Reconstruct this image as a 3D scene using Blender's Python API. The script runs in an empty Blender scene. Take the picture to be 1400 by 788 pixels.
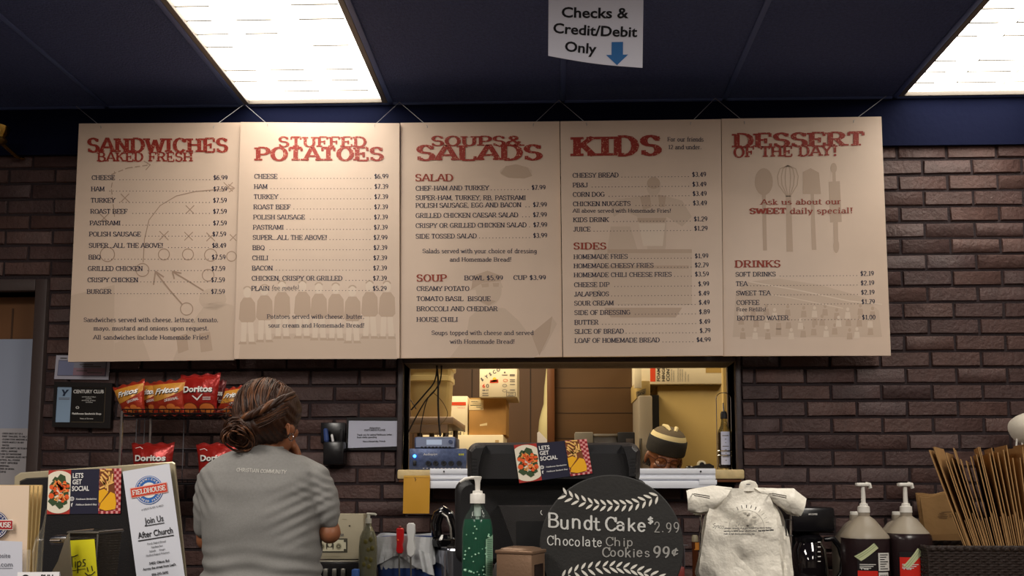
import bpy, bmesh, math, random
from mathutils import Vector, Matrix, Euler, noise as mnoise
random.seed(11)
C = bpy.context.scene
COL = C.collection
# ---------------------------------------------------------------- camera
F, CX, CY = 1100.0, 726.0, 573.0          # focal length and principal point on the 1400x788 frame
PITCH, YAW = math.radians(4.9), math.radians(1.5)
EYE = Vector((0, 0, 1.42))
cam = bpy.data.cameras.new('camera'); cam.sensor_width = 36; cam.lens = F/1400*36
cam.shift_x = (700-CX)/1400; cam.shift_y = (CY-394)/1400
cam.clip_start = .05
camo = bpy.data.objects.new('camera', cam); COL.objects.link(camo)
camo.location = EYE; camo.rotation_euler = Euler((math.pi/2+PITCH, 0, YAW))
C.camera = camo
RC = camo.rotation_euler.to_matrix()
def P(px, py, Y):
    "the point of the vertical plane at distance Y seen at photo pixel (px, py)"
    d = RC @ Vector(((px-CX)/F, -(py-CY)/F, -1))
    return EYE + d*(Y/d.y)
def M(px, Y): return px*Y/F                   # pixels to metres at distance Y
# ---------------------------------------------------------------- view, world, lamps
C.view_settings.view_transform = 'Standard'; C.view_settings.look = 'None'
C.view_settings.gamma = 1; C.view_settings.use_curve_mapping = False
C.view_settings.exposure = 0.0
C.cycles.use_denoising = True
C.cycles.max_bounces = 8; C.cycles.transparent_max_bounces = 12
C.cycles.caustics_reflective = False; C.cycles.caustics_refractive = False
C.cycles.sample_clamp_indirect = 6
W = bpy.data.worlds.new('world'); C.world = W; W.use_nodes = True
W.node_tree.nodes['Background'].inputs[0].default_value = (.02,.02,.025,1)
TROFFER = 7.6        # radiance of the ceiling troffers
ROOMLAMP = 62.0      # watts of each unseen lamp added under the ceiling as room fill
KITCHEN = 34.0       # watts of each lamp in the kitchen
def area(name, loc, sx, sy, watts, col):
    l = bpy.data.lights.new(name, 'AREA'); l.shape = 'RECTANGLE'; l.size = sx; l.size_y = sy; l.energy = watts; l.color = col
    o = bpy.data.objects.new(name, l); o.location = loc; COL.objects.link(o); return o
ZC = P(600, 143, 3.3).z                        # ceiling height
ZB = P(1300, 199, 3.3).z                       # top of the brick
YW = 3.3                                       # brick wall face
for x in (-1.6, 1.5):
    for y, k in ((.35, 1), (-2.3, .55)):
        area('room_fill_lamp', (x, y, ZC-.03), .6, 1.2, ROOMLAMP*k, (1,.93,.84))
area('kitchen_ceiling_lamp', (-.45, 3.95, 2.86), .6, 1.2, KITCHEN*1.5, (1,.82,.56))
area('kitchen_ceiling_lamp', (1.3, 4.1, 2.86), .6, 1.2, KITCHEN*.6, (1,.80,.52))
# ---------------------------------------------------------------- materials
def lin(c):
    return tuple(((x/255)/12.92 if x/255 <= .04045 else ((x/255+.055)/1.055)**2.4) for x in c)
MATS = {}
def mat(name, rgb, rough=.6, metal=0, spec=.5, bump=0, bscale=60, vary=0, vscale=8, emit=0, alpha=1, trans=0, coat=0, stretch=None, sheen=0, ior=1.45):
    if name in MATS: return MATS[name]
    m = bpy.data.materials.new(name); m.use_nodes = True; nt = m.node_tree; b = nt.nodes['Principled BSDF']
    col = lin(rgb) + (1,)
    b.inputs['Base Color'].default_value = col
    b.inputs['Roughness'].default_value = rough; b.inputs['Metallic'].default_value = metal
    b.inputs['Specular IOR Level'].default_value = spec; b.inputs['IOR'].default_value = ior
    b.inputs['Coat Weight'].default_value = coat; b.inputs['Transmission Weight'].default_value = trans
    b.inputs['Alpha'].default_value = alpha
    if sheen: b.inputs['Sheen Weight'].default_value = sheen
    if emit:
        b.inputs['Emission Color'].default_value = col; b.inputs['Emission Strength'].default_value = emit
    tc = nt.nodes.new('ShaderNodeTexCoord'); vec = tc.outputs['Object']
    if stretch:
        mp = nt.nodes.new('ShaderNodeMapping'); mp.inputs['Scale'].default_value = stretch
        nt.links.new(vec, mp.inputs['Vector']); vec = mp.outputs[0]
    if bump:
        n = nt.nodes.new('ShaderNodeTexNoise'); n.inputs['Scale'].default_value = bscale; n.inputs['Detail'].default_value = 4
        nt.links.new(vec, n.inputs['Vector'])
        bp = nt.nodes.new('ShaderNodeBump'); bp.inputs['Strength'].default_value = bump; bp.inputs['Distance'].default_value = .01
        nt.links.new(n.outputs[0], bp.inputs['Height']); nt.links.new(bp.outputs[0], b.inputs['Normal'])
    if vary:
        n = nt.nodes.new('ShaderNodeTexNoise'); n.inputs['Scale'].default_value = vscale; n.inputs['Detail'].default_value = 5
        nt.links.new(vec, n.inputs['Vector'])
        mr = nt.nodes.new('ShaderNodeMapRange'); mr.inputs[1].default_value = .3; mr.inputs[2].default_value = .7
        mr.inputs[3].default_value = 1-vary; mr.inputs[4].default_value = 1+vary
        nt.links.new(n.outputs[0], mr.inputs[0])
        mx = nt.nodes.new('ShaderNodeVectorMath'); mx.operation = 'SCALE'; mx.inputs[0].default_value = col[:3]
        nt.links.new(mr.outputs[0], mx.inputs['Scale']); nt.links.new(mx.outputs[0], b.inputs['Base Color'])
    MATS[name] = m
    return m
def worn_print(name, rgb, under, scale=150, cut=.56):
    "ink with speckled wear through which the board shows"
    m = mat(name, rgb, .6); nt = m.node_tree; b = nt.nodes['Principled BSDF']
    tc = nt.nodes.new('ShaderNodeTexCoord'); n = nt.nodes.new('ShaderNodeTexNoise')
    n.inputs['Scale'].default_value = scale; n.inputs['Detail'].default_value = 6
    nt.links.new(tc.outputs['Object'], n.inputs['Vector'])
    mr = nt.nodes.new('ShaderNodeMapRange'); mr.inputs[1].default_value = cut; mr.inputs[2].default_value = cut+.05
    nt.links.new(n.outputs[0], mr.inputs[0])
    mx = nt.nodes.new('ShaderNodeMix'); mx.data_type = 'RGBA'
    mx.inputs[6].default_value = lin(rgb)+(1,); mx.inputs[7].default_value = lin(under)+(1,)
    nt.links.new(mr.outputs[0], mx.inputs[0]); nt.links.new(mx.outputs[2], b.inputs['Base Color'])
    return m
# ---------------------------------------------------------------- mesh builder
def wloc(o):
    v = Vector((0,0,0))
    while o is not None: v = v + o.location; o = o.parent
    return v
class MB:
    def __init__(s): s.v = []; s.f = []; s.m = []; s.tone = []
    def add(s, vs, fs, mi=0, tone=None):
        k = len(s.v); s.v += [Vector(v) for v in vs]
        for f in fs: s.f.append([k+i for i in f]); s.m.append(mi); s.tone.append(tone or 0)
        return s
    def box(s, a, b, mi=0, bev=0, rot=None, seg=2):
        a = Vector(a); b = Vector(b); c = (a+b)/2; d = b-a
        bm = bmesh.new(); bmesh.ops.create_cube(bm, size=1)
        for v in bm.verts: v.co = Vector((v.co.x*d.x, v.co.y*d.y, v.co.z*d.z))
        if bev: bmesh.ops.bevel(bm, geom=bm.edges[:], offset=bev, segments=seg, affect='EDGES', profile=.5)
        if rot: bm.transform(rot.to_4x4())
        bm.verts.index_update()
        s.add([v.co+c for v in bm.verts], [[v.index for v in f.verts] for f in bm.faces], mi); bm.free(); return s
    def tube(s, pts, r, n=8, mi=0, cap=True, flat=1.0):
        pts = [Vector(p) for p in pts]; L = len(pts)
        rr = r if isinstance(r, (list, tuple)) else [r]*L
        vs = []; ref = None
        for i, p in enumerate(pts):
            t = (pts[min(i+1, L-1)] - pts[max(i-1, 0)])
            if t.length < 1e-9: t = Vector((0,0,1))
            t.normalize()
            if ref is None:
                ref = Vector((0,1,0)) if abs(t.y) < .9 else Vector((1,0,0))
            u = (ref - t*ref.dot(t))
            if u.length < 1e-6: u = t.orthogonal()
            u.normalize(); w = t.cross(u); ref = u
            for k in range(n):
                a = 2*math.pi*k/n; vs.append(p + u*math.cos(a)*rr[i]*flat + w*math.sin(a)*rr[i])
        fs = [[i*n+k, i*n+(k+1)%n, (i+1)*n+(k+1)%n, (i+1)*n+k] for i in range(L-1) for k in range(n)]
        if cap: fs += [list(range(n))[::-1], [(L-1)*n+k for k in range(n)]]
        return s.add(vs, fs, mi)
    def lathe(s, c, prof, n=24, mi=0, sx=1, sy=1, cap=True, rot=0, sq=2):
        "prof: (z, r); sq > 2 makes the section squarer"
        vs = []; c = Vector(c)
        for z, r in prof:
            for k in range(n):
                a = 2*math.pi*k/n+rot; ca, sa = math.cos(a), math.sin(a)
                q = 1 if sq == 2 else (abs(ca)**sq+abs(sa)**sq)**(-1/sq)
                vs.append(Vector((c.x+r*q*ca*sx, c.y+r*q*sa*sy, c.z+z)))
        L = len(prof)
        fs = [[i*n+k, i*n+(k+1)%n, (i+1)*n+(k+1)%n, (i+1)*n+k] for i in range(L-1) for k in range(n)]
        if cap: fs += [list(range(n))[::-1], [(L-1)*n+k for k in range(n)]]
        return s.add(vs, fs, mi)
    def ell(s, c, r, mi=0, nu=20, nv=12, rot=None):
        c = Vector(c); vs = []; fs = []
        if not isinstance(r, (list, tuple)): r = (r,r,r)
        for j in range(nv+1):
            t = math.pi*j/nv
            for k in range(nu):
                a = 2*math.pi*k/nu
                p = Vector((r[0]*math.sin(t)*math.cos(a), r[1]*math.sin(t)*math.sin(a), r[2]*math.cos(t)))
                if rot: p = rot @ p
                vs.append(c+p)
        for j in range(nv):
            for k in range(nu):
                q = [j*nu+k, (j+1)*nu+k, (j+1)*nu+(k+1)%nu, j*nu+(k+1)%nu]
                if j == 0: q = [k, (j+1)*nu+k, (j+1)*nu+(k+1)%nu]
                if j == nv-1: q = [j*nu+k, (j+1)*nu+k, j*nu+(k+1)%nu]
                fs.append(q)
        return s.add(vs, fs, mi)
    def prism(s, front, off, mi=0, side=None):
        "closed outline of 3D points pushed back by the vector off"
        front = [Vector(p) for p in front]; n = len(front); off = Vector(off)
        s.add(front + [p+off for p in front], [], mi); k = len(s.v)-2*n
        s.f.append([k+i for i in range(n)]); s.m.append(mi); s.tone.append(0)
        s.f.append([k+n+i for i in range(n)][::-1]); s.m.append(mi); s.tone.append(0)
        for i in range(n):
            s.f.append([k+i, k+n+i, k+n+(i+1)%n, k+(i+1)%n]); s.m.append(mi if side is None else side); s.tone.append(0)
        return s
    def sheet(s, fn, nu, nv, mi=0, off=None):
        vs = [Vector(fn(i/nu, j/nv)) for j in range(nv+1) for i in range(nu+1)]
        fs = [[j*(nu+1)+i, j*(nu+1)+i+1, (j+1)*(nu+1)+i+1, (j+1)*(nu+1)+i] for j in range(nv) for i in range(nu)]
        s.add(vs, fs, mi)
        if off is not None:
            o = Vector(off); N = len(vs)
            s.add([v+o for v in vs], [f[::-1] for f in fs], mi)
            k = len(s.v)-2*N
            ring = [i for i in range(nu+1)] + [(j+1)*(nu+1)-1 for j in range(1, nv+1)] + [nv*(nu+1)+i for i in range(nu-1, -1, -1)] + [j*(nu+1) for j in range(nv-1, 0, -1)]
            for a, b in zip(ring, ring[1:]+ring[:1]):
                s.f.append([k+b, k+a, k+N+a, k+N+b]); s.m.append(mi); s.tone.append(0)
        return s
    def face(s, pts, mi=0): return s.add(pts, [list(range(len(pts)))], mi)
    def build(s, name, mats, parent=None, angle=35, loc=None):
        if not isinstance(mats, (list, tuple)): mats = [mats]
        me = bpy.data.meshes.new(name)
        if parent is not None: base = wloc(parent)
        elif loc is not None: base = Vector(loc)
        else:
            xs = [v.x for v in s.v]; ys = [v.y for v in s.v]; zs = [v.z for v in s.v]
            base = Vector(((min(xs)+max(xs))/2, (min(ys)+max(ys))/2, min(zs)))
        me.from_pydata([v-base for v in s.v], [], s.f)
        for m in mats: me.materials.append(m)
        me.polygons.foreach_set('material_index', s.m)
        if any(s.tone):
            at = me.attributes.new('tone', 'FLOAT', 'FACE'); at.data.foreach_set('value', s.tone)
        me.validate(); me.update()
        me.polygons.foreach_set('use_smooth', [True]*len(me.polygons))
        if hasattr(me, 'set_sharp_from_angle'): me.set_sharp_from_angle(angle=math.radians(angle))
        o = bpy.data.objects.new(name, me); COL.objects.link(o)
        if parent is not None: o.parent = parent
        else: o.location = base
        return o
def fix(o):
    "outward normals for closed shells"
    bm = bmesh.new(); bm.from_mesh(o.data); bmesh.ops.recalc_face_normals(bm, faces=bm.faces[:]); bm.to_mesh(o.data); bm.free(); return o
def tag(o, label, cat, group=None):
    o['label'] = label; o['category'] = cat
    if group: o['group'] = group
    return o
def thing(name, label, cat, loc, group=None):
    o = bpy.data.objects.new(name, None); COL.objects.link(o); o.location = loc
    o.empty_display_size = .05
    return tag(o, label, cat, group)
def struct(o): o['kind'] = 'structure'; return o
def boxpx(mb, x0, y0, x1, y1, Y, depth, mi=0, bev=0):
    "box whose front face spans pixels (x0,y0)-(x1,y1) at distance Y"
    a = P(x0, y1, Y); b = P(x1, y0, Y)
    return mb.box((a.x, Y, a.z), (b.x, Y+depth, b.z), mi, bev)
def lathepx(mb, cx, Y, prof, n=24, mi=0, sx=1, sy=1, cap=True, sq=2, mid=None):
    "turned solid: prof lists (pixel row, half width in pixels)"
    c = P(cx, prof[len(prof)//2][0] if mid is None else mid, Y)
    return mb.lathe((c.x, Y, 0), [(P(cx, y, Y).z, M(r, Y)) for y, r in prof], n, mi, sx, sy, cap, 0, sq)
# ---------------------------------------------------------------- lettering: a stroke alphabet with optional slab serifs
G = {
'A':(.8,'0,0 .38,1 .44,1 .8,0;.15,.34 .66,.34'),'B':(.76,'.12,0 .12,1;.12,1 .4,1 @.4,.77,.24,.23,90,-90 .12,.54;.4,.54 @.42,.27,.28,.27,90,-90 .12,0'),
'C':(.76,'.66,.74 @.4,.5,.34,.5,38,322;!.69,.98 .69,.7'),'D':(.84,'.12,0 .12,1;.12,1 .38,1 @.38,.5,.38,.5,90,-90 .12,0'),
'E':(.72,'.12,0 .12,1;.12,1 .66,1;.12,.52 .46,.52;.12,0 .68,0;!.46,.64 .46,.4'),'F':(.68,'.12,0 .12,1;.12,1 .64,1;.12,.52 .46,.52;!.46,.64 .46,.4'),
'G':(.82,'.66,.78 @.4,.5,.34,.5,42,300 .7,.1 .7,.4;.5,.42 .8,.42'),'H':(.86,'.12,0 .12,1;.72,0 .72,1;.12,.52 .72,.52'),
'I':(.38,'.18,0 .18,1'),'J':(.58,'.4,1 .4,.24 @.22,.22,.18,.22,0,-170'),'K':(.82,'.12,0 .12,1;.7,1 .14,.42;.34,.58 .74,0'),
'L':(.68,'.12,0 .12,1;.12,0 .64,0'),'M':(.98,'.12,0 .12,1;.12,1 .48,.12 .84,1;.84,1 .84,0'),'N':(.86,'.12,0 .12,1;.12,1 .72,0;.72,0 .72,1'),
'O':(.84,'@.42,.5,.36,.5,90,450'),'P':(.72,'.12,0 .12,1;.12,1 .4,1 @.4,.73,.27,.27,90,-90 .12,.46'),
'Q':(.84,'@.42,.5,.36,.5,90,450;.46,.26 .78,-.1'),'R':(.8,'.12,0 .12,1;.12,1 .42,1 @.42,.75,.25,.25,90,-90 .12,.5;.4,.5 .72,0'),
'S':(.68,'.58,.82 @.33,.75,.25,.25,30,270 .33,.5 @.34,.26,.27,.26,90,-150;!.58,.98 .58,.74;!.08,.02 .08,.26'),
'T':(.74,'.36,0 .36,1;.04,1 .68,1'),'U':(.84,'.12,1 .12,.3 @.41,.3,.29,.3,180,360 .7,1'),'V':(.8,'.02,1 .4,0 .78,1'),
'W':(1.1,'.02,1 .3,0 .55,.9 .8,0 1.08,1'),'X':(.8,'.06,0 .74,1;.06,1 .74,0'),'Y':(.78,'.02,1 .38,.46 .74,1;.38,.46 .38,0'),
'Z':(.7,'.08,1 .62,1 .06,0 .64,0'),
'a':(.6,'.48,0 .48,.44 @.27,.44,.21,.22,0,155;.48,.38 .27,.38 @.24,.19,.18,.19,90,270 .34,.02 .48,.14'),
'b':(.64,'.12,0 .12,1;@.33,.33,.22,.33,150,-150'),'c':(.56,'.46,.5 @.29,.33,.22,.33,40,320'),
'd':(.66,'.54,0 .54,1;@.31,.33,.22,.33,30,330'),'e':(.58,'.08,.36 .5,.36 @.29,.36,.21,.3,0,180 @.29,.33,.22,.33,180,320'),
'f':(.4,'.18,0 .18,.78 @.34,.78,.16,.22,180,60;.04,.64 .36,.64'),'g':(.62,'@.29,.38,.2,.28,90,450;.5,.66 .5,-.06 @.29,-.06,.21,.22,0,-160'),
'h':(.68,'.12,0 .12,1;.12,.42 @.34,.44,.21,.22,170,0 .55,0'),'i':(.32,'.15,0 .15,.66;*.15,.88'),'j':(.32,'.18,.66 .18,-.08 @.06,-.08,.12,.18,0,-120;*.18,.88'),
'k':(.62,'.12,0 .12,1;.5,.66 .14,.26;.26,.4 .54,0'),'l':(.32,'.15,0 .15,1'),
'm':(1,'.12,0 .12,.66;.12,.42 @.31,.44,.18,.22,170,0 .49,0;.49,.42 @.68,.44,.18,.22,170,0 .86,0'),
'n':(.68,'.12,0 .12,.66;.12,.42 @.34,.44,.21,.22,170,0 .55,0'),'o':(.62,'@.3,.33,.23,.33,90,450'),
'p':(.64,'.12,-.28 .12,.66;@.33,.33,.22,.33,150,-150'),'q':(.64,'.54,-.28 .54,.66;@.31,.33,.22,.33,30,330'),
'r':(.5,'.14,0 .14,.66;.14,.4 @.32,.44,.18,.22,170,50'),'s':(.52,'.42,.56 @.26,.5,.17,.16,30,270 .26,.34 @.27,.17,.19,.17,90,-150'),
't':(.42,'.18,.92 .18,.18 @.34,.18,.16,.18,180,310;.03,.64 .38,.64'),'u':(.68,'.12,.66 .12,.22 @.33,.22,.21,.22,180,350 ;.55,.66 .55,0'),
'v':(.6,'.04,.66 .3,0 .56,.66'),'w':(.86,'.04,.66 .24,0 .43,.6 .62,0 .82,.66'),'x':(.6,'.06,0 .54,.66;.06,.66 .54,0'),
'y':(.6,'.04,.66 .3,.02;.56,.66 .24,-.16 .1,-.28'),'z':(.54,'.08,.66 .46,.66 .06,0 .48,0'),
'0':(.62,'@.3,.5,.23,.5,90,450'),'1':(.5,'.12,.82 .3,1 .3,0'),'2':(.6,'.08,.74 @.3,.73,.22,.27,175,-20 .08,0 .54,0'),
'3':(.6,'.1,.9 @.28,.76,.2,.24,130,-90 @.28,.27,.24,.26,90,-150'),'4':(.62,'.44,0 .44,1 .04,.28 .6,.28'),'5':(.6,'.5,1 .14,1 .12,.56 @.28,.32,.24,.32,120,-150'),
'6':(.62,'.5,.92 @.42,.4,.34,.56,75,180 @.3,.3,.23,.3,180,540'),'7':(.58,'.06,1 .54,1 .2,0'),'8':(.62,'@.3,.76,.19,.24,-90,270;@.3,.27,.23,.27,90,450'),
'9':(.62,'@.3,.7,.22,.3,0,360 @.2,.6,.32,.56,0,-75'),
'$':(.6,'.5,.76 @.3,.72,.2,.2,30,270 .3,.52 @.3,.28,.22,.24,90,-150;.3,1.1 .3,-.1'),
'.':(.28,'*.13,.04'),',':(.28,'.15,.08 .06,-.14'),'!':(.34,'.16,.28 .16,1;*.16,.04'),"'":(.24,'.12,1 .1,.76'),'-':(.44,'.06,.36 .38,.36'),
'/':(.46,'.02,-.1 .42,1.05'),'(':(.36,'.3,1.1 @.42,.5,.3,.6,130,230'),')':(.36,'.06,1.1 @-.06,.5,.3,.6,50,-50'),
'&':(.86,'.8,0 .24,.72 @.38,.8,.18,.2,205,-30 .2,.44 @.3,.25,.24,.25,130,300 .56,.18 .74,.46'),
'\u00a2':(.56,'.46,.5 @.29,.33,.22,.33,40,320;.36,.8 .2,-.12'),':':(.28,'*.13,.06;*.13,.56'),
' ':(.34,''),'@':(.9,'@.44,.36,.16,.2,90,450;.6,.56 .6,.3 @.72,.3,.12,.16,180,360 @.44,.4,.4,.46,0,300'),
}
G['\u00d1'] = (G['N'][0], G['N'][1]+';!.24,1.14 .36,1.22 .48,1.14 .6,1.22')
def _path(s):
    pts = []
    for t in s.split():
        if t[0] == '@':
            cx, cy, rx, ry, a0, a1 = map(float, t[1:].split(','))
            n = max(3, int(abs(a1-a0)/26))
            pts += [(cx+rx*math.cos(math.radians(a0+(a1-a0)*i/n)), cy+ry*math.sin(math.radians(a0+(a1-a0)*i/n))) for i in range(n+1)]
        else: pts.append(tuple(map(float, t.split(','))))
    out = [pts[0]]
    for p in pts[1:]:
        if math.dist(p, out[-1]) > 1e-4: out.append(p)
    return out
def _stroke(pts, tv, th, rnd=False):
    for i in range(1, len(pts)-1):      # sharp corners: two strokes that overlap
        ax, ay = pts[i][0]-pts[i-1][0], pts[i][1]-pts[i-1][1]; bx, by = pts[i+1][0]-pts[i][0], pts[i+1][1]-pts[i][1]
        if ax*bx+ay*by < -.2*math.hypot(ax, ay)*math.hypot(bx, by):
            return _stroke(pts[:i+1], tv, th, rnd)+_stroke(pts[i:], tv, th, rnd)
    n = len(pts); closed = math.dist(pts[0], pts[-1]) < 1e-3; L = []; R = []
    for i in range(n):
        def nrm(a, b):
            dx, dy = b[0]-a[0], b[1]-a[1]; l = math.hypot(dx, dy) or 1; return (-dy/l, dx/l)
        if closed and i in (0, n-1): n1, n2 = nrm(pts[-2], pts[0]), nrm(pts[0], pts[1])
        else:
            n1 = nrm(pts[i-1], pts[i]) if i > 0 else None; n2 = nrm(pts[i], pts[i+1]) if i < n-1 else None
            n1 = n1 or n2; n2 = n2 or n1
        nx, ny = n1[0]+n2[0], n1[1]+n2[1]; l2 = nx*nx+ny*ny
        k = min(2/l2, .9) if l2 > .01 else .5
        ox, oy = nx*k*tv/2, ny*k*th/2
        L.append((pts[i][0]+ox, pts[i][1]+oy)); R.append((pts[i][0]-ox, pts[i][1]-oy))
    polys = [[R[i], R[i+1], L[i+1], L[i]] for i in range(n-1)]
    if rnd:
        for p in (pts[0], pts[-1]):
            polys.append([(p[0]+tv/2*math.cos(a*math.pi/4), p[1]+th/2*math.sin(a*math.pi/4)) for a in range(8)])
    return polys
_gc = {}
def glyph(ch, tv, th, serif):
    key = (ch, tv, th, serif)
    if key in _gc: return _gc[key]
    adv, src = G.get(ch, G['-']); polys = []; paths = []
    for st in src.split(';'):
        if not st.strip(): continue
        if st[0] == '*':
            x, y = map(float, st[1:].split(',')); r = tv*.62
            polys.append([(x+r*math.cos(a*math.pi/4), y+r*math.sin(a*math.pi/4)) for a in range(8)]); continue
        ns = st[0] == '!'; paths.append((_path(st.lstrip('!')), ns))
    low = ch.islower()
    for i, (p, ns) in enumerate(paths):
        polys += _stroke(p, tv*(.6 if ns and serif else 1), th, not serif)
        if not serif or ns or math.dist(p[0], p[-1]) < 1e-3: continue
        for e, q in ((p[0], p[1]), (p[-1], p[-2])):
            dx, dy = q[0]-e[0], q[1]-e[1]
            if abs(dy) > abs(dx)*.9:
                for yy in (0, 1, .66, -.28):
                    if abs(e[1]-yy) < .02 and (yy != .66 or low):
                        sw = tv*.5+.1; top = dy < 0
                        if any(abs(pp[0][0]-e[0]) < .3 and abs(pp[0][1]-e[1]) < .05 and abs(pp[1][1]-e[1]) < .05 for pp, _ in paths if pp is not p) and not low: 
                            x0, x1 = e[0]-sw, e[0]+tv*.5
                        else: x0, x1 = e[0]-sw, e[0]+(tv*.5 if (low and top) else sw)
                        y0 = yy-th if top else yy
                        polys.append([(x0, y0), (x1, y0), (x1, y0+th), (x0, y0+th)])
            elif abs(dy) < abs(dx)*.2 and ch in 'EFLTZz':
                if any(min(math.dist(e, a) for a in pp) < .05 or (abs(pp[0][0]-pp[-1][0]) < .01 and abs(pp[0][0]-e[0]) < .05) for pp, n2 in paths if pp is not p and not n2): continue
                hgt = .26*(1 if e[1] < .5 else -1); w = tv*.55
                s_ = 1 if dx < 0 else -1
                polys.append(sorted_quad(e[0]-w*(s_ < 0)*0-w/2, e[1], w, hgt))
    if serif:   # keep caps inside 0..1: strokes are centred on their skeletons, so squeeze a little
        k = 1/(1+th)
        for pl in polys:
            for j, (x, y) in enumerate(pl): pl[j] = (x, (y-.5)*k+.5 if not low else y)
    _gc[key] = (adv, polys)
    return _gc[key]
def sorted_quad(x, y, w, h):
    return [(x, y), (x+w, y), (x+w, y+h), (x, y+h)] if h > 0 else [(x, y+h), (x+w, y+h), (x+w, y), (x, y)]
def layout(txt, tv=.115, th=.075, serif=True, track=.06, jit=0, rnd=None):
    x = 0; out = []
    for ch in txt:
        adv, polys = glyph(ch, tv, th, serif)
        jx, jy, js = (rnd.uniform(-jit, jit), rnd.uniform(-jit, jit), 1+rnd.uniform(-jit, jit)) if jit else (0, 0, 1)
        out += [[(x+(a+jx)*js, (b+jy)*js) for a, b in pl] for pl in polys]
        x += adv+track
    return x-track, out
def ink(mb, polys, fn, mi=0):
    for k, pl in enumerate(polys):
        lift = Vector((0, -.00004*(k % 6), 0)); mb.face([Vector(fn(a, b))+lift for a, b in pl], mi)
def pixmap(Y): return lambda x, y: P(x, y, Y)
def text_px(mb, txt, xl, xr, yl, yr, cap, fmap, mi=0, align='l', hs=None, italic=0, **kw):
    """stroke lettering whose baseline runs from pixel (xl,yl) to (xr,yr) with capitals cap pixels high;
    hs None stretches it to the span, else hs is its width factor and it keeps left / right / centre"""
    w, polys = layout(txt, **kw)
    if hs is None: sx = (xr-xl)/w; x0 = xl
    else:
        sx = cap*hs; x0 = xl if align == 'l' else (xr-w*sx if align == 'r' else (xl+xr)/2-w*sx/2)
    sl = (yr-yl)/(xr-xl) if xr != xl else 0
    def f(a, b):
        x = x0+(a+italic*b)*sx; y = yl+(x-xl)*sl-b*cap
        return fmap(x, y)
    ink(mb, polys, f, mi)
    return x0, x0+w*sx
_sc = {}
def sans(txt, bold=0, shear=0):
    "outline text of Blender's own sans face as flat polygons, normalised to capital height 1"
    key = (txt, bold, shear)
    if key in _sc: return _sc[key]
    def mesh_of(t):
        cu = bpy.data.curves.new('t', 'FONT'); cu.body = t; cu.size = 1; cu.resolution_u = 3; cu.offset = bold; cu.shear = shear
        ob = bpy.data.objects.new('t', cu); COL.objects.link(ob)
        dg = bpy.context.evaluated_depsgraph_get(); me = ob.evaluated_get(dg).to_mesh()
        vs = [(v.co.x, v.co.y) for v in me.vertices]; fs = [list(p.vertices) for p in me.polygons]
        ob.evaluated_get(dg).to_mesh_clear(); bpy.data.objects.remove(ob); bpy.data.curves.remove(cu)
        return vs, fs
    ref, _ = mesh_of('H'); ch = max(v[1] for v in ref)-min(v[1] for v in ref)
    vs, fs = mesh_of(txt); x0 = min(v[0] for v in vs); y0 = min(v[1] for v in ref)
    vs = [((x-x0)/ch, (y-y0)/ch) for x, y in vs]
    _sc[key] = (max(v[0] for v in vs), [[vs[i] for i in f] for f in fs]); return _sc[key]
def sans_px(mb, txt, xl, xr, yl, yr, cap, fmap, mi=0, bold=0, shear=0):
    w, polys = sans(txt, bold, shear)
    ux, uy = (xr-xl)/w, (yr-yl)/w
    l = math.hypot(xr-xl, yr-yl); nx, ny = (yr-yl)/l*cap, -(xr-xl)/l*cap
    ink(mb, polys, lambda a, b: fmap(xl+a*ux+b*nx, yl+a*uy+b*ny), mi)
def uvmap(p0, p1, p2, p3, fm, w=1, h=1):
    "bilinear: (u, v) in 0..w, 0..h (v down) inside the pixel quad p0 (top left) p1 (top right) p2 (bottom right) p3 (bottom left)"
    def f(u, v):
        u /= w; v /= h
        x = (p0[0]*(1-u)+p1[0]*u)*(1-v)+(p3[0]*(1-u)+p2[0]*u)*v
        y = (p0[1]*(1-u)+p1[1]*u)*(1-v)+(p3[1]*(1-u)+p2[1]*u)*v
        return fm(x, y)
    return f
def disc(cx, cy, rx, ry=None, n=20, a0=0, a1=360):
    ry = ry or rx
    return [(cx+rx*math.cos(math.radians(a0+(a1-a0)*i/n)), cy+ry*math.sin(math.radians(a0+(a1-a0)*i/n))) for i in range(n if a1-a0 == 360 else n+1)]
def line_polys(pts, w):
    return _stroke(list(pts), w, w, False)
def ring(cx, cy, r, w, n=24, a0=0, a1=360, ry=None):
    ry = ry or r
    return line_polys([(cx+r*math.cos(math.radians(a0+(a1-a0)*i/n)), cy+ry*math.sin(math.radians(a0+(a1-a0)*i/n))) for i in range(n+1)], w)
# ================================================================ the room
def rsub(rects, h):
    out = []
    for x0, z0, x1, z1 in rects:
        if h[2] <= x0 or h[0] >= x1 or h[3] <= z0 or h[1] >= z1: out.append((x0,z0,x1,z1)); continue
        a, b = max(x0, h[0]), min(x1, h[2])
        if h[0] > x0: out.append((x0,z0,h[0],z1))
        if h[2] < x1: out.append((h[2],z0,x1,z1))
        if h[1] > z0: out.append((a,z0,b,h[1]))
        if h[3] < z1: out.append((a,h[3],b,z1))
    return out
XL, XR, YF = -3.15, 3.3, -3.6
WIN = (P(551,600,YW).x, P(700,645,YW).z, P(1006,600,YW).x, P(700,497,YW).z)
DOOR = (-3.0, 0, P(46,500,YW).x, P(20,399,YW).z)
HOLES = (WIN, DOOR)
m_mortar = mat('mortar', (44,34,37), .9, bump=.4, bscale=120)
m_brick = mat('painted_brick', (112,90,88), .62, bump=.55, bscale=70)
nt = m_brick.node_tree; b_ = nt.nodes['Principled BSDF']
at = nt.nodes.new('ShaderNodeAttribute'); at.attribute_name = 'tone'
mx = nt.nodes.new('ShaderNodeMix'); mx.data_type = 'RGBA'
mx.inputs[6].default_value = lin((68,50,50))+(1,); mx.inputs[7].default_value = lin((86,62,57))+(1,)
nt.links.new(at.outputs['Fac'], mx.inputs[0])
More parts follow.
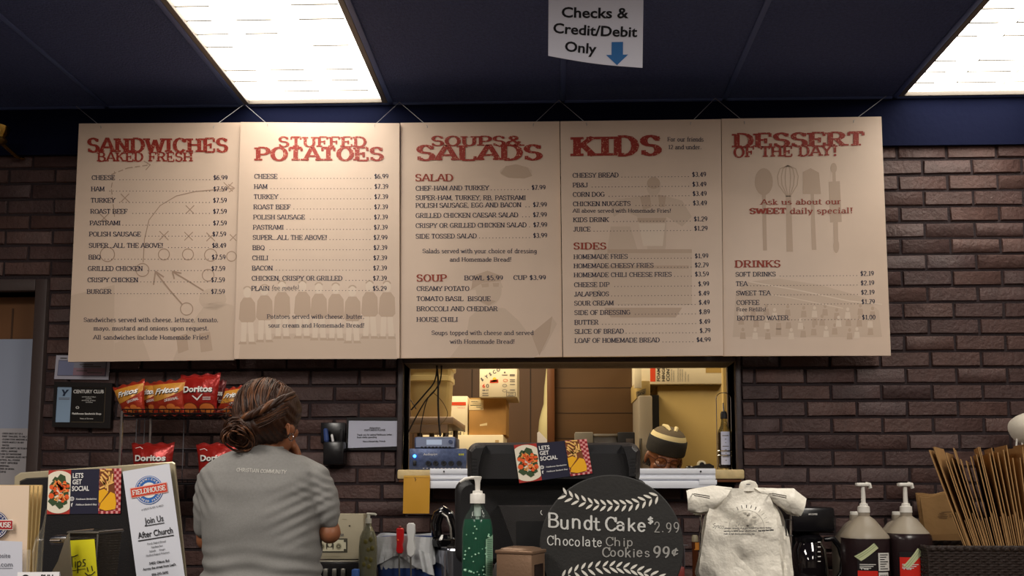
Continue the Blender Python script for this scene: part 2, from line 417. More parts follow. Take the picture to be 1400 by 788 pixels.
nz = nt.nodes.new('ShaderNodeTexNoise'); nz.inputs['Scale'].default_value = 14; nz.inputs['Detail'].default_value = 6
tc = nt.nodes.new('ShaderNodeTexCoord'); nt.links.new(tc.outputs['Object'], nz.inputs['Vector'])
mr = nt.nodes.new('ShaderNodeMapRange'); mr.inputs[1].default_value = .3; mr.inputs[2].default_value = .7; mr.inputs[3].default_value = .8; mr.inputs[4].default_value = 1.15
nt.links.new(nz.outputs[0], mr.inputs[0])
sc = nt.nodes.new('ShaderNodeVectorMath'); sc.operation = 'SCALE'
nt.links.new(mx.outputs[2], sc.inputs[0]); nt.links.new(mr.outputs[0], sc.inputs['Scale']); nt.links.new(sc.outputs[0], b_.inputs['Base Color'])
m_navy = mat('navy_paint', (12,17,42), .9, spec=.12, bump=.15, bscale=40)
m_tile = mat('navy_ceiling_tile', (74,87,134), .8, bump=.9, bscale=130, vary=.15, vscale=90)
m_tbar = mat('navy_grid_paint', (84,100,152), .5)

mb = MB(); DEP = .13
for r in [q for h in [0] for q in rsub(rsub([(XL, 0, XR, ZB)], WIN), DOOR)]:
    mb.box((r[0], YW+.007, r[1]), (r[2], YW+DEP, r[3]), 1)
z0 = P(1200,570.5,YW).z; x0 = P(1171.5,560,YW).x; CH, BL, J = .0677, .2045, .0105
rb = random.Random(4)
row = -int(z0/CH)-1
while z0+row*CH < ZB-.01:
    za, zb = z0+row*CH+J/2, z0+(row+1)*CH-J/2
    off = x0+(BL/2 if row % 2 else 0)
    for k in range(int((XL-off)/BL)-1, int((XR-off)/BL)+1):
        tone = rb.random()
        for (a, c, b, d) in rsub(rsub([(max(XL, off+k*BL+J/2), max(0, za), min(XR, off+(k+1)*BL-J/2), min(zb, ZB))], (WIN[0]-.03, WIN[1]-.01, WIN[2]+.03, WIN[3]+.05)), (DOOR[0], DOOR[1], DOOR[2]+.05, DOOR[3]+.05)):
            if b-a < .012 or d-c < .012: continue
            ch = .0035; jj = lambda: rb.uniform(-.0022, .0022); y1 = YW+.0+rb.uniform(-.002, .002)
            vs = []
            for (px, pz, sx, sz) in ((a,c,1,1),(b,c,-1,1),(b,d,-1,-1),(a,d,1,-1)):
                vs.append((px, YW+.009, pz))
            for (px, pz, sx, sz) in ((a,c,1,1),(b,c,-1,1),(b,d,-1,-1),(a,d,1,-1)):
                vs.append((px+jj()*.6, y1+.005, pz+jj()*.6))
            for (px, pz, sx, sz) in ((a,c,1,1),(b,c,-1,1),(b,d,-1,-1),(a,d,1,-1)):
                vs.append((px+sx*ch+jj(), y1, pz+sz*ch+jj()))
            fs = [[8,9,10,11]]
            for i in range(4):
                j = (i+1) % 4
                fs += [[i,j,j+4,i+4],[i+4,j+4,j+8,i+8]]
            mb.add(vs, fs, 0, tone+.001)
    row += 1
struct(mb.build('wall_back', [m_brick, m_mortar], angle=50))
mb = MB(); mb.box((XL, YW-.012, ZB), (XR, YW+DEP, ZC)); mb.box((XL, YW-.02, ZB-.006), (XR, YW-.012, ZB+.012))
struct(mb.build('wall_upper', m_navy))
m_wall = mat('dining_room_wall', (120,110,104), .8, bump=.2)
for n, a, b in (('wall_left', (XL-.1,YF,0), (XL,YW+.13,ZC)), ('wall_right', (XR,YF,0), (XR+.1,YW+.13,ZC)), ('wall_front', (XL-.1,YF-.1,0), (XR+.1,YF,ZC))):
    struct(MB().box(a, b).build(n, m_wall))
m_floor = mat('floor_tile', (150,138,126), .45, vary=.12)
struct(MB().box((XL-.1, YF-.1, -.06), (XR+.1, 6.1, 0)).build('floor', m_floor))

# ---- ceiling with the openings of the troffers
T1 = (P(338,142,YW).x, P(532,142,YW).x); T2X = P(1224,134,YW).x; T2 = (T2X, T2X+.6)
YB = YW-.03; YT = YB-1.22                       # back and front edges of the troffers
tro = [(T1[0], YT, T1[1], YB), (T2[0], YT+.03, T2[1], YB+.0)]
rects = [(XL-.1, YF-.1, XR+.1, YW+.12)]
for t in tro: rects = rsub(rects, t)
mb = MB()
for r in rects: mb.box((r[0], r[1], ZC), (r[2], r[3], ZC+.03))
struct(mb.build('ceiling', m_tile))
mb = MB(); xb = P(989,141,YW).x
for x in (xb, T1[1]+.012, T1[0]-.012, T1[0]-.6, (T1[1]+xb)/2+.03, T2[0]-.012, T2[1]+.012):
    mb.box((x-.011, YF, ZC-.006), (x+.011, YB+.02, ZC-.0005), 0, .002)
for y in (YB+.013, YT-.012, YT-1.23, YT-2.45):
    mb.box((XL, y-.011, ZC-.006), (XR, y+.011, ZC-.0005), 0, .002)
struct(mb.build('trim_1', m_tbar))
m_frame = mat('troffer_frame', (120,112,104), .45)
m_lens = mat('acrylic_lens', (255,247,232), .4, emit=TROFFER)
m_rib = mat('lens_rib', (120,116,110), .6)
for i, (t, lab) in enumerate(zip(tro, ('lit ceiling light panel above the stuffed potatoes board', 'lit ceiling light panel at the right edge above bare brick'))):
    th = thing('ceiling_light', lab, 'ceiling light', ((t[0]+t[2])/2, (t[1]+t[3])/2, ZC-.004), 'troffers in the navy ceiling')
    mb = MB(); w = .022
    for a, b in (((t[0],t[1]),(t[0]+w,t[3])), ((t[2]-w,t[1]),(t[2],t[3])), ((t[0]+w,t[1]),(t[2]-w,t[1]+w)), ((t[0]+w,t[3]-.008),(t[2]-w,t[3]))):
        mb.box((a[0],a[1],ZC-.006), (b[0],b[1],ZC+.02), 0, .002)
    mb.build('frame', m_frame, th)
    MB().box((t[0]+.01,t[1]+.01,ZC+.012), (t[2]-.01,t[3]-.006,ZC+.016)).build('lens', m_lens, th)
    mb = MB(); rr = random.Random(i)
    for k in range(1, 14):
        y = t[3]-k*.085
        for a, b in ((.03,.27),(.33,.62),(.7,.97)):
            if rr.random() < .8:
                mb.box((t[0]+.6*a, y, ZC+.0085), (t[0]+.6*(b-rr.random()*.1), y+.005, ZC+.0118))
    for x in (.33, .66): mb.box((t[0]+.6*x, t[1]+.03, ZC+.009), (t[0]+.6*x+.003, t[3]-.8 if i == 0 else t[3]-.03, ZC+.0118))
    mb.build('lens_ribs', m_rib, th)

# ---- doorway on the left
m_dwood = mat('dark_door_frame', (64,52,50), .5, bump=.2, bscale=30)
m_brown = mat('brown_wood_panel', (112,76,48), .5, bump=.2, bscale=12, vary=.18, vscale=5, stretch=(1,1,.12))
mb = MB(); d = DOOR
mb.box((d[2], YW-.018, 0), (d[2]+.05, YW+.2, d[3]+.05), 0, .004); mb.box((d[0], YW-.018, d[3]), (d[2], YW+.2, d[3]+.05), 0, .004)
mb.box((d[0]-.05, YW-.018, 0), (d[0], YW+.2, d[3]+.05), 0, .004)
struct(mb.build('trim_2', m_dwood))
dr = MB().box((d[0], YW+.1, 0), (d[2], YW+.14, d[3]), 0).build('door_1', m_brown); struct(dr)
m_kick = mat('door_panel_groove', (70,46,30), .6)
mb = MB()
for x in (d[0]+.15, d[2]-.17, d[2]-.42): mb.box((x-.004, YW+.098, .05), (x+.004, YW+.1005, d[3]-.05))
mb.build('panel_groove', m_kick, dr)
# ---- pass-through window
m_jamb = mat('window_frame_paint', (58,48,50), .5, bump=.3, bscale=40)
w = WIN; mb = MB()
mb.box((w[0]-.022, YW-.02, w[1]-.03), (w[0], YW+.16, w[3]+.03), 0, .004)
mb.box((w[2], YW-.02, w[1]-.03), (w[2]+.022, YW+.16, w[3]+.03), 0, .004)
mb.box((w[0], YW-.02, w[3]), (w[2], YW+.16, w[3]+.03), 0, .004)
wo = struct(mb.build('window_1', m_jamb))
m_cream = mat('cream_sill_paint', (214,190,140), .5, vary=.1, vscale=30, bump=.15)
m_sillu = mat('sill_wood_underside', (110,62,30), .6)
sl = P(543,647,YW-.1).x; sr = P(1018,647,YW-.1).x; zs0 = P(780,655.5,YW-.1).z; zs1 = P(780,642.5,YW-.1).z
ws = MB().box((sl, YW-.1, zs0), (sr, YW+.34, zs1), 0, .006).build('window_sill', m_cream, wo)
MB().box((sl+.005, YW-.09, zs0-.012), (sr-.01, YW+.1, zs0), 0, .002).build('sill_apron', m_sillu, wo)
m_alu = mat('brushed_aluminium', (240,243,252), .35, 0, bump=.05, bscale=300)
m_aluscrew = mat('screw_black', (16,16,18), .5)
mb = MB(); ax0 = P(588,655,YW-.12).x; ax1 = P(978,655,YW-.12).x; Ya = YW-.128
zz = lambda y: P(780,y,Ya).z
mb.box((ax0,Ya,zz(648.5)), (ax1,YW-.1,zz(641)), 0, .0015); mb.box((ax0,Ya+.006,zz(653)), (ax1,YW-.1,zz(648.5))); mb.box((ax0,Ya,zz(656)), (ax1,YW-.1,zz(652.5)), 0, .001)
mb.box((ax0,Ya+.010,zz(658.5)), (ax1,YW-.1,zz(656))); mb.box((ax0,Ya,zz(668)), (ax1,YW-.112,zz(658)), 0, .0015)
mb.box((ax1-.065,Ya-.003,zz(663)), (ax1+.004,Ya+.004,zz(656.5)), 0, .001)
ar = mb.build('aluminium_rail', m_alu, wo)
mb = MB()
for x in (607, 697, 786, 958): 
    c = P(x,645,Ya); mb.lathe((c.x, Ya-.001, c.z-.0), [(-.003,.003),(.003,.003)], 8)
mb.build('screws', m_aluscrew, ar)

# ================================================================ the kitchen beyond
KX0, KX1, KY = -1.75, 2.35, 5.45
m_kpan = mat('kitchen_panelling', (84,58,36), .55, bump=.1, bscale=10, vary=.15, vscale=4, stretch=(1,1,.1))
m_kwall = mat('kitchen_wall', (170,150,100), .7)
m_groove = mat('panel_groove_brown', (46,30,18), .7)
mb = MB(); mb.box((KX0,KY,0), (KX1,KY+.1,2.95))
for k in range(21): mb.box((KX0+k*.2, KY-.003, 0), (KX0+k*.2+.008, KY, 2.95), 1)
struct(mb.build('wall_kitchen_back', [m_kpan, m_groove]))
struct(MB().box((KX0-.1,YW+DEP,0), (KX0,KY+.1,2.95)).build('wall_kitchen_left', m_kwall))
struct(MB().box((KX1,YW+DEP,0), (KX1+.1,KY+.1,2.95)).build('wall_kitchen_right', m_kwall))
struct(MB().box((KX0-.1,YW+DEP,2.95), (KX1+.1,KY+.1,3.0)).build('ceiling_kitchen', m_kwall))
# partition clad in boards, with a wooden post at its left end
PY = 4.75
m_board = mat('kitchen_partition_boards', (80,56,30), .5, bump=.15, bscale=9, vary=.2, vscale=3, stretch=(.12,1,1))
m_post = mat('varnished_post', (92,56,30), .35, vary=.15, vscale=6, stretch=(1,1,.1))
pa, pb = P(756,550,PY).x, P(868,550,PY).x
mb = MB(); mb.box((pa, PY, 0), (pb, PY+.06, 2.95))
for k in range(20): mb.box((pa, PY-.002, .06+k*.15), (pb, PY, .063+k*.15), 1)
struct(mb.build('wall_partition', [m_board, m_groove]))
pp = P(748,550,PY).x
struct(MB().box((pp, PY-.06, 0), (pa+.01, PY+.07, 2.95), 0, .005).build('trim_3', m_post))
m_steel = mat('stainless_steel', (150,146,138), .35, .8, bump=.03, bscale=300)
m_white = mat('white_carton', (228,216,186), .7, vary=.04)
m_kraftbox = mat('brown_carton', (182,138,78), .75, vary=.07, vscale=14)
m_red = mat('orange_red_ink', (214,70,30), .6); m_blk = mat('black_ink', (26,24,28), .6); m_gry = mat('grey_ink', (96,92,92), .6)
m_paper = mat('white_paper', (224,222,224), .6)
m_dsteel = mat('dark_steel', (92,84,80), .4, .7)
# kitchen counter under the pass-through
th = thing('prep_table', 'steel prep table behind the pass-through sill', 'table', (.1, 3.55, 0))
MB().box((-.75, 3.45, .93), (1.12, 3.66, .97), 0, .006).build('table_top', m_steel, th)
for x in (-.7, 1.07):
    for y in (3.48, 3.63): MB().tube([(x,y,0),(x,y,.93)], .02, 12).build('leg', m_steel, th)
# storage rack on the left: steel shelves holding bucket and cartons
sy = 3.72
zsh = P(590,570,sy).z
th = thing('storage_shelf', 'steel shelf with thick edge holding the cream bucket', 'shelf', (P(590,600,sy).x, sy+.2, 0))
c0, c1 = P(545,568,sy), P(626,575,sy)
mb = MB(); mb.box((c0.x-.25, sy, zsh-.035), (c1.x-.02, sy+.5, zsh), 0, .008); mb.box((c0.x-.25, sy+.01, zsh-.075), (c1.x-.05, sy+.03, zsh-.03), 0, .004)
mb.build('shelf_board', mat('shelf_taupe', (140,120,104), .5), th)
for x in (P(571,600,sy).x, P(607,600,sy).x): MB().tube([(x, sy+.06, 0), (x, sy+.06, zsh-.03)], .014, 10).build('post', m_dsteel, th)
for x in (P(571,600,sy).x, P(607,600,sy).x): MB().tube([(x, sy+.44, 0), (x, sy+.44, zsh-.03)], .014, 10).build('post', m_dsteel, th)
m_pail = mat('cream_plastic', (206,188,136), .4, vary=.05)
Yb = 3.93; bz = P(590,572,sy).z
th = thing('bucket', 'tall cream square plastic bucket with ribbed lid on the steel shelf', 'bucket', (P(590,560,Yb).x, Yb, zsh))
cx = P(590,540,Yb).x; zt = P(590,508,Yb).z; hw = M(30,Yb)
MB().lathe((cx, Yb, 0), [(zsh+.001,hw*.8),(zsh+.01,hw*.84),(zt-.06,hw*.93),(zt-.058,hw*1.0),(zt-.035,hw*1.0),(zt-.033,hw*.95),(zt,hw*.96)], 40, sq=6).build('body', m_pail, th)
MB().lathe((cx, Yb, 0), [(zt,hw*1.02),(zt+.006,hw*1.05),(zt+.022,hw*1.05),(zt+.024,hw*.97),(zt+.016,hw*.95),(zt+.016,.001)], 40, sq=6).build('lid', m_pail, th)
MB().tube([(cx-hw*.95,Yb-.06,zt-.03),(cx-hw*.97,Yb-.12,zt-.12),(cx-hw*.5,Yb-hw-.02,zt-.2)], .003, 6).build('handle', m_dsteel, th)

def carton(name, label, x0, y0, x1, y1, Y, depth, m, group, prints=None, cat='box', z0=None):
    a, b = P(x0, y1, Y), P(x1, y0, Y)
    if z0 is not None: a.z = z0
    t = thing(name, label, cat, ((a.x+b.x)/2, Y+depth/2, a.z), group)
    MB().box((a.x, Y, a.z), (b.x, Y+depth, b.z), 0, .003).build('carton', m, t)
    mb = MB(); mb.box((a.x+.002, Y+.002, b.z-.0006), (b.x-.002, Y+depth-.002, b.z+.0005)); 
    mb.build('top_flap', m, t)
    if prints:
        mb = MB(); mats = prints(mb, pixmap(Y-.0012)); mb.build('printing', mats, t)
    return t, b.z
# big pallet-like run of cartons at the rear: low long carton carries the others
YC = 4.35
def pr_low(mb, f):
    mb.face([f(677,602), f(682,602), f(682,606), f(677,606)], 0); return [mat('box_mark', (200,170,120), .7)]
zlow = P(660,594.5,YC-.03).z
th = thing('storage_shelf', 'plain wooden shelf at the kitchen rear under the stacked cartons', 'shelf', (-.5, YC+.2, 0))
zbase = P(660,640,YC).z
MB().box((P(560,600,YC).x, YC-.06, zbase-.03), (P(735,600,YC).x, YC+.45, zbase-.001), 0, .004).build('shelf_board', m_kpan, th)
for x in (570, 728):
    for y in (YC, YC+.4): MB().tube([(P(x,600,YC).x, y, 0), (P(x,600,YC).x, y, zbase-.03)], .018, 8).build('post', m_dsteel, th)
carton('cardboard_box', 'long plain cream carton lying under the white and brown boxes', 572, 595, 688, 640, YC-.03, .36, m_white, 'cartons in the kitchen', pr_low, z0=zbase)
def pr_orange(mb, f):
    ink(mb, [[(612,550),(637,550),(637,554.5),(612,554.5)]], f, 0)
    sans_px(mb, 'Yelloware', 625, 636, 558.5, 558.5, 1.6, f, 0)
    for k in range(9): ink(mb, [[(613+k*2,592-(k%3)*.6),(614.4+k*2,592-(k%3)*.6),(614.4+k*2,595),(613+k*2,595)]], f, 1)
    ink(mb, line_polys([(613,596),(634,596),(634,591)], .5), f, 1)
    for k in range(4): ink(mb, [[(634,582+k*2.4),(636,582+k*2.4),(636,583.6+k*2.4),(634,583.6+k*2.4)]], f, 1)
    return [m_red, m_blk]
carton('cardboard_box', 'tall white carton with an orange band beside the bucket', 604, 542, 639.5, 594, YC, .26, m_white, 'cartons in the kitchen', pr_orange, z0=zlow)
def pr_brown(mb, f):
    ink(mb, [[(642,546),(661,547),(661,561),(641,561)]], f, 0)
    for k, (a, b) in enumerate(((644,654),(646,659),(643,658),(651,660),(656,660))): ink(mb, [[(a,549+k*2.5),(b,549+k*2.5),(b,550+k*2.5),(a,550+k*2.5)]], f, 1)
    ink(mb, [[(643,544.4),(658,544.4),(658,546.5),(643,546.5)]], f, 2)
    ink(mb, [[(656,580.5),(666,578.5),(666,582),(656,583)]], f, 3)
    return [mat('carton_label', (226,206,160), .6), m_gry, mat('tape_tan', (200,160,96), .4), mat('carton_label', (226,206,160), .6)]
_, zbr = carton('cardboard_box', 'plain brown carton with shipping label carrying the white crisp box', 641, 545, 692, 594, YC, .3, m_kraftbox, 'cartons in the kitchen', pr_brown, z0=zlow)
def pr_sysco(mb, f):
    pts = [(660.5,518.5,-38),(666.5,515,-30),(671.5,511.5,-30),(677,508.5,-32),(682.5,505.5,-34)]
    for ch, (x, y, a) in zip('SYSCO', pts):
        c, s = math.cos(math.radians(a)), math.sin(math.radians(a)); w, pl = sans(ch, .03); k = 4.6
        ink(mb, pl, lambda u, v: f(x+(u-w/2)*k*c+v*k*s*1-0, y+(u-w/2)*k*s-v*k*c+2.3), 0)
    ink(mb, [disc(676,518.8,2.7)], f, 2); ink(mb, [[(670,520),(681,519),(681.5,523.5),(669.5,524)]], f, 1); ink(mb, [[(671,521),(680,520.3),(680,522.2),(671,522.8)]], f, 4)
    sans_px(mb, '6', 659.5, 663.5, 530.5, 530.5, 5.2, f, 1, .02); sans_px(mb, '0', 664.5, 668.5, 530.5, 530.5, 5.2, f, 3, .02)
    sans_px(mb, '100 CT', 659.5, 668, 535, 535, 2.1, f, 0, .03)
    for (a, b, y) in ((659.5,667.5,538),(659.5,668,541),(686,694,513),(697,704,512.5),(697,704,514),(697,704,519.5),(697,704,522),(697,704,526),(697,704,533.5)): ink(mb, [[(a,y-.5),(b,y-.5),(b,y+.5),(a,y+.5)]], f, 3)
    ink(mb, [disc(690,509.5,1.2)], f, 3)
    for (x, y) in ((691,520.5),(690,527.5),(690,534.5)): ink(mb, ring(x, y, 3, .55, 14, ry=1.7), f, 1 if y < 525 else 3)
    ink(mb, line_polys([(692.5,536.5),(704.5,536.5),(704.5,542),(692.5,542),(692.5,536.5)], .6), f, 0)
    sans_px(mb, 'FLAME', 695, 702, 539, 539, 1.5, f, 0); sans_px(mb, 'BROIL', 695, 702, 541.4, 541.4, 1.5, f, 0)
    return [mat('blue_black_ink', (40,48,72), .6), m_red, mat('yellow_ink', (240,200,60), .6), m_gry, mat('pale_orange_ink', (240,190,140), .6)]
carton('cardboard_box', 'white printed food carton set on the brown carton', 655.5, 496, 707, 545, YC-.05, .3, m_white, 'cartons in the kitchen', pr_sysco, z0=zbr+.001)
# plastic-wrapped bundle by the post
m_bag = mat('clear_film', (206,196,150), .25, alpha=.85)
mb = MB(); lathepx(mb, 752, PY+.3, [(503,5),(530,8),(553,9),(563,12),(575,15),(590,16.5),(603,16),(625,15),(640,10)], 24)
c = P(752,503,PY+.3); mb.tube([(c.x,c.y,c.z-.01),(c.x,c.y,2.951)], .004, 6); tag(fix(mb.build('plastic_bundle', m_bag)), 'pale plastic-wrapped bundle hanging beside the wooden post', 'bag')
mb = MB(); f = pixmap(PY+.08)
mb.prism([f(734.5,592),f(737,590),f(752,606),f(752,760),f(735,760)], (0,.01,0)); tag(mb.build('paper_sack', m_paper), 'bright white corner of a sack below the plastic bundle', 'sack')
# black printer / ticket rail seen over the till
Yr = 4.2
th = thing('ticket_rail', 'grey metal ticket rail with two clip boxes above the till', 'rail', (P(825,600,Yr).x, Yr, P(825,640,Yr).z))
mb = MB(); boxpx(mb, 786, 591, 811, 640, Yr, .08, 0, .006); mb.build('clip_box', mat('grey_plastic', (112,108,100), .45), th)
mb = MB(); boxpx(mb, 811, 593.5, 845, 597, Yr+.01, .05, 0, .003); boxpx(mb, 811, 597, 845, 640, Yr+.03, .03, 0, .002); mb.build('rail', m_steel, th)
for x in (798, 857): MB().tube([(P(x,640,Yr).x, Yr+.04, 0), (P(x,640,Yr).x, Yr+.04, P(x,636,Yr).z)], .012, 8).build('post', m_dsteel, th)
mb = MB(); boxpx(mb, 845, 591, 868, 640, Yr, .08, 0, .006); mb.build('clip_box', mat('black_plastic', (28,28,31), .4, bump=.06, bscale=400), th)
mb = MB(); boxpx(mb, 856, 600, 866, 612, Yr-.004, .006, 0, .002); mb.build('window', m_dsteel, th)
# fridge
Yf = 4.55; m_fr = mat('fridge_enamel', (176,152,96), .45, vary=.03); m_frd = mat('fridge_door', (150,140,124), .4, .3)
a, b = P(899,527,Yf), P(1012,527,Yf)
th = thing('refrigerator', 'tall beige refrigerator with its grey door edge, carton on top', 'refrigerator', ((a.x+b.x)/2, Yf+.3, 0))
MB().box((a.x, Yf, .08), (b.x, Yf+.66, a.z), 0, .01).build('cabinet', m_fr, th)
fx0 = P(873,560,Yf-.25).x; fx1 = P(892,560,Yf-.25).x; zt = P(880,541,Yf-.25).z
MB().box((fx0, Yf-.25, .12), (fx1, Yf+.06, zt), 0, .008).build('door', m_frd, th)
MB().box((P(887,560,Yf-.01).x, Yf-.02, .1), (a.x+.004, Yf+.02, P(890,541,Yf).z), 0).build('door_gap_shade', mat('gap_black', (14,13,14), .7), th)  # black strip standing in for the shade in the gap beside the door
mb = MB(); mb.box((P(870,535,Yf-.2).x, Yf-.2, P(880,545,Yf-.2).z), (P(889,535,Yf-.2).x, Yf+.1, a.z), 0, .006); mb.build('header', m_fr, th)
f = pixmap(Yf-.2025); mb = MB()
ink(mb, [[(869.5,536),(883,531),(883,539),(870.5,545)]], f, 0); sans_px(mb, '2ru', 872, 882, 542.3, 538, 5, f, 1, .02, .3)
mb.build('badge', [mat('badge_plate', (150,136,104), .3, .5), m_blk], th)
MB().tube([P(876,600,Yf-.27), P(876,640,Yf-.27)], .008, 8).build('handle', m_steel, th)
for x in (a.x+.05, b.x-.05): MB().lathe((x, Yf+.1, 0), [(0,.02),(.085,.02)], 10).build('foot', m_dsteel, th)
def pr_foam(mb, f):
    ink(mb, [[(889,500),(896,500),(896,522),(889,522)]], f, 0)
    fr = lambda x, y: f(x, y)
    for t, x, c, ln in (('FOAM', 902.6, 4.6, 17.5), ('HINGE', 909, 4.2, 20), ('CONTAIN', 915.6, 4.6, 33)):
        sans_px(mb, t, x, x, 521.5, 521.5-ln, c, f, 1, .02)
    for x, ln in ((919,17),(922,15),(928,18),(931,17),(934,17),(938,14),(942,10)): 
        sans_px(mb, 'CONTENEDORES'[:int(ln*.65)], x, x, 522, 522-ln, 1.7, f, 2)
    ink(mb, [[(965,500),(987,500),(987,510),(965,510)]], f, 3)
    return [m_red, m_blk, m_gry, mat('carton_tape', (176,146,84), .4)]
th, zq = carton('cardboard_box', 'white foam-container carton with red stripe on top of the refrigerator', 870, 480, 988, 526.5, Yf-.04, .4, m_white, 'cartons in the kitchen', pr_foam, z0=a.z+.001)
mb = MB(); boxpx(mb, 867, 503, 877, 531, Yf-.24, .012, 0, .002); mb.build('side_flap', m_white, th)
m_conduit = mat('conduit_cream', (214,186,120), .5)
tag(MB().tube([(P(990.5,503,4.0).x, 4.0, 2.945), (P(991,640,4.0).x, 4.0, .97)], .011, 10).build('conduit_pipe', m_conduit), 'thin cream pipe running up beside the refrigerator', 'pipe')
# ================================================================ hanging menu boards
BY0 = 3.17
m_parch = mat('parchment_print', (212,189,171), .42, vary=.05, vscale=4, spec=.4)
m_edge = mat('board_core_edge', (222,204,180), .6)
m_title = worn_print('worn_red_title_ink', (146,42,30), (200,150,126), 170, .6)
m_head = mat('brick_red_ink', (146,50,32), .6)
m_navyink = mat('navy_ink', (34,32,58), .6)
m_tan1 = mat('faded_tan_print', (201,178,159), .5); m_tan2 = mat('faded_brown_print', (187,162,142), .5); m_tan3 = mat('pale_print', (218,198,180), .5)
m_tan4 = mat('faded_line_print', (168,141,122), .5)
m_string = mat('clear_string', (150,150,156), .3)
TB = dict(tv=.17, th=.105); TT = dict(tv=.25, th=.13, track=.11)
HS = .985
class Board:
    def __init__(s, label, x0, quad, seq):
        BY = BY0-.014*(seq % 2); s.BY = BY; s.x0 = x0; s.quad = quad; s.f = pixmap(BY-.0008); s.f2 = pixmap(BY-.0016)
        c = [P(x, y, BY) for x, y in quad]
        s.root = thing('menu_board', label, 'menu board', ((c[2].x+c[3].x)/2, BY, min(c[2].z, c[3].z)), 'menu boards over the pass-through')
        MB().prism([c[3], c[2], c[1], c[0]], (0, .012, 0), 0, 1).build('panel', [m_parch, m_edge], s.root, 20)
        s.t, s.h, s.p, s.n, s.pic = MB(), MB(), MB(), MB(), MB()
        s.picm = []
    def X(s, z): return s.x0+z/2.252
    def Y(s, z): return 150+z/2.252
    def title(s, txt, x0, x1, top, base, dy=0, mb=None, **kw):
        a = dict(TT); a.update(kw)
        text_px(mb or s.t, txt, s.X(x0), s.X(x1), s.Y(base), s.Y(base+dy), (base-top)/2.252, s.f2, **a)
    def item(s, name, price, xl, y, xr, dy=0, cap=15.2):
        c = cap/2.252; by = s.Y(y+7); byr = s.Y(y+7+dy)
        _, e = text_px(s.p, name, s.X(xl), s.X(xr), by, byr, c, s.f, hs=HS, **TB)
        if price is None: return
        q, _ = text_px(s.p, price, s.X(xl), s.X(xr), by, byr, c, s.f, align='r', hs=HS*.98, **TB)
        x = q-5
        while x > e+3:
            yy = by+(byr-by)*(x-s.X(xl))/(s.X(xr)-s.X(xl))
            ink(s.p, [disc(x, yy-.5, .62, n=6)], s.f); x -= 4.55
    def note(s, txt, x0, x1, y, cap=13.5, mb=None, tv=.15):
        text_px(mb or s.n, txt, s.X(x0), s.X(x1), s.Y(y+6), s.Y(y+6), cap/2.252, s.f, tv=tv, th=.1)
    def draw(s, polys, mi): ink(s.pic, [[(s.X(a), s.Y(b)) for a, b in pl] for pl in polys], lambda x, y: P(x, y, s.BY-.0003*(1+.35*mi)), mi)
    def done(s, hooks):
        for mb, n, m in ((s.t,'title_lettering',m_title),(s.h,'heading_lettering',m_head),(s.p,'price_list',m_navyink),(s.n,'note_lettering',m_navyink),(s.pic,'faded_picture',[m_tan1,m_tan2,m_tan3,m_tan4])):
            if mb.v: mb.build(n, m, s.root)
        for (ax, ay), (bx, by) in hooks:
            a = P(ax, ay, s.BY-.002); b = P(bx, by, YW-.03); b.z = ZC-.002
            t = (a+b)/2
            o = MB().tube([a+Vector((0,.001,-.008)), a, b], .0012, 5).build('hanging_string', m_string, s.root)

# board 1: sandwiches
b = Board('leftmost menu board, headed SANDWICHES BAKED FRESH', 90, [(108,169),(329,167.5),(320,492.5),(93,495)], 0)
b.title('SANDWICHES', 68, 498, 86, 133); b.title('BAKED FRESH', 98, 390, 130, 161, tv=.2)
for n, p, y, xl, xr in (('CHEESE','$6.99',210,80,498),('HAM','$7.59',245,78,497),('TURKEY','$7.59',280,77,496),('ROAST BEEF','$7.59',314,76,496),('PASTRAMI','$7.59',350,74,496),('POLISH SAUSAGE','$7.59',384,72,494),
    ('SUPER...ALL THE ABOVE!','$8.49',419,71,494),('BBQ','$7.59',455,70,492),('GRILLED CHICKEN','$7.59',490,68,491),('CRISPY CHICKEN','$7.59',525,67,490),('BURGER','$7.59',561,65,490)): b.item(n, p, xl, y, xr)
b.note('Sandwiches served with cheese, lettuce, tomato,', 55, 470, 648); b.note('mayo, mustard and onions upon request.', 86, 440, 674); b.note('All sandwiches include Homemade Fries!', 85, 440, 702)
# a football play diagram: crosses, rings, dashed and arrowed runs; a faint player low on the right
for x, y, r in ((182,272,13),(382,308,13),(302,388,14),(378,390,13),(446,392,13),(515,394,10),(118,334,13),(500,238,14)):
    b.draw(line_polys([(x-r,y-r),(x+r,y+r)], 2.6)+line_polys([(x-r,y+r),(x+r,y-r)], 2.6), 3)
for x, y, r in ((236,494,20),(302,446,17),(376,446,17),(446,448,19),(438,510,18),(372,614,19),(128,446,22),(510,452,15)): b.draw(ring(x, y, r, 2.6, 22), 3)
def dashed(pts, w, on=16, off=7):
    out = []
    for a, c in zip(pts, pts[1:]):
        L = math.dist(a, c); d = 0
        while d < L:
            e = min(d+on, L); out += line_polys([(a[0]+(c[0]-a[0])*d/L, a[1]+(c[1]-a[1])*d/L), (a[0]+(c[0]-a[0])*e/L, a[1]+(c[1]-a[1])*e/L)], w); d += on+off
    return out
arc = [(238,470),(242,400),(256,340),(290,296),(340,266),(400,252),(470,246),(516,242)]
b.draw(line_polys(arc, 2.6)+line_polys([(500,230),(520,242),(502,254)], 2.6), 3)
b.draw(dashed([(140,200),(190,180),(258,170)], 3)+line_polys([(240,158),(260,170),(246,186)], 3), 3)
b.draw(line_polys([(358,600),(320,556),(276,500)], 4.4)+line_polys([(270,540),(276,498),(302,516)], 4.4), 3)
b.draw(line_polys([(424,558),(380,530),(330,500)], 4.4)+line_polys([(334,522),(328,498),(356,504)], 4.4), 3)
b.draw(dashed([(150,330),(140,240),(150,190)], 2.4), 3)
b.draw([[(16,572),(150,540),(148,772),(10,774)]], 0)
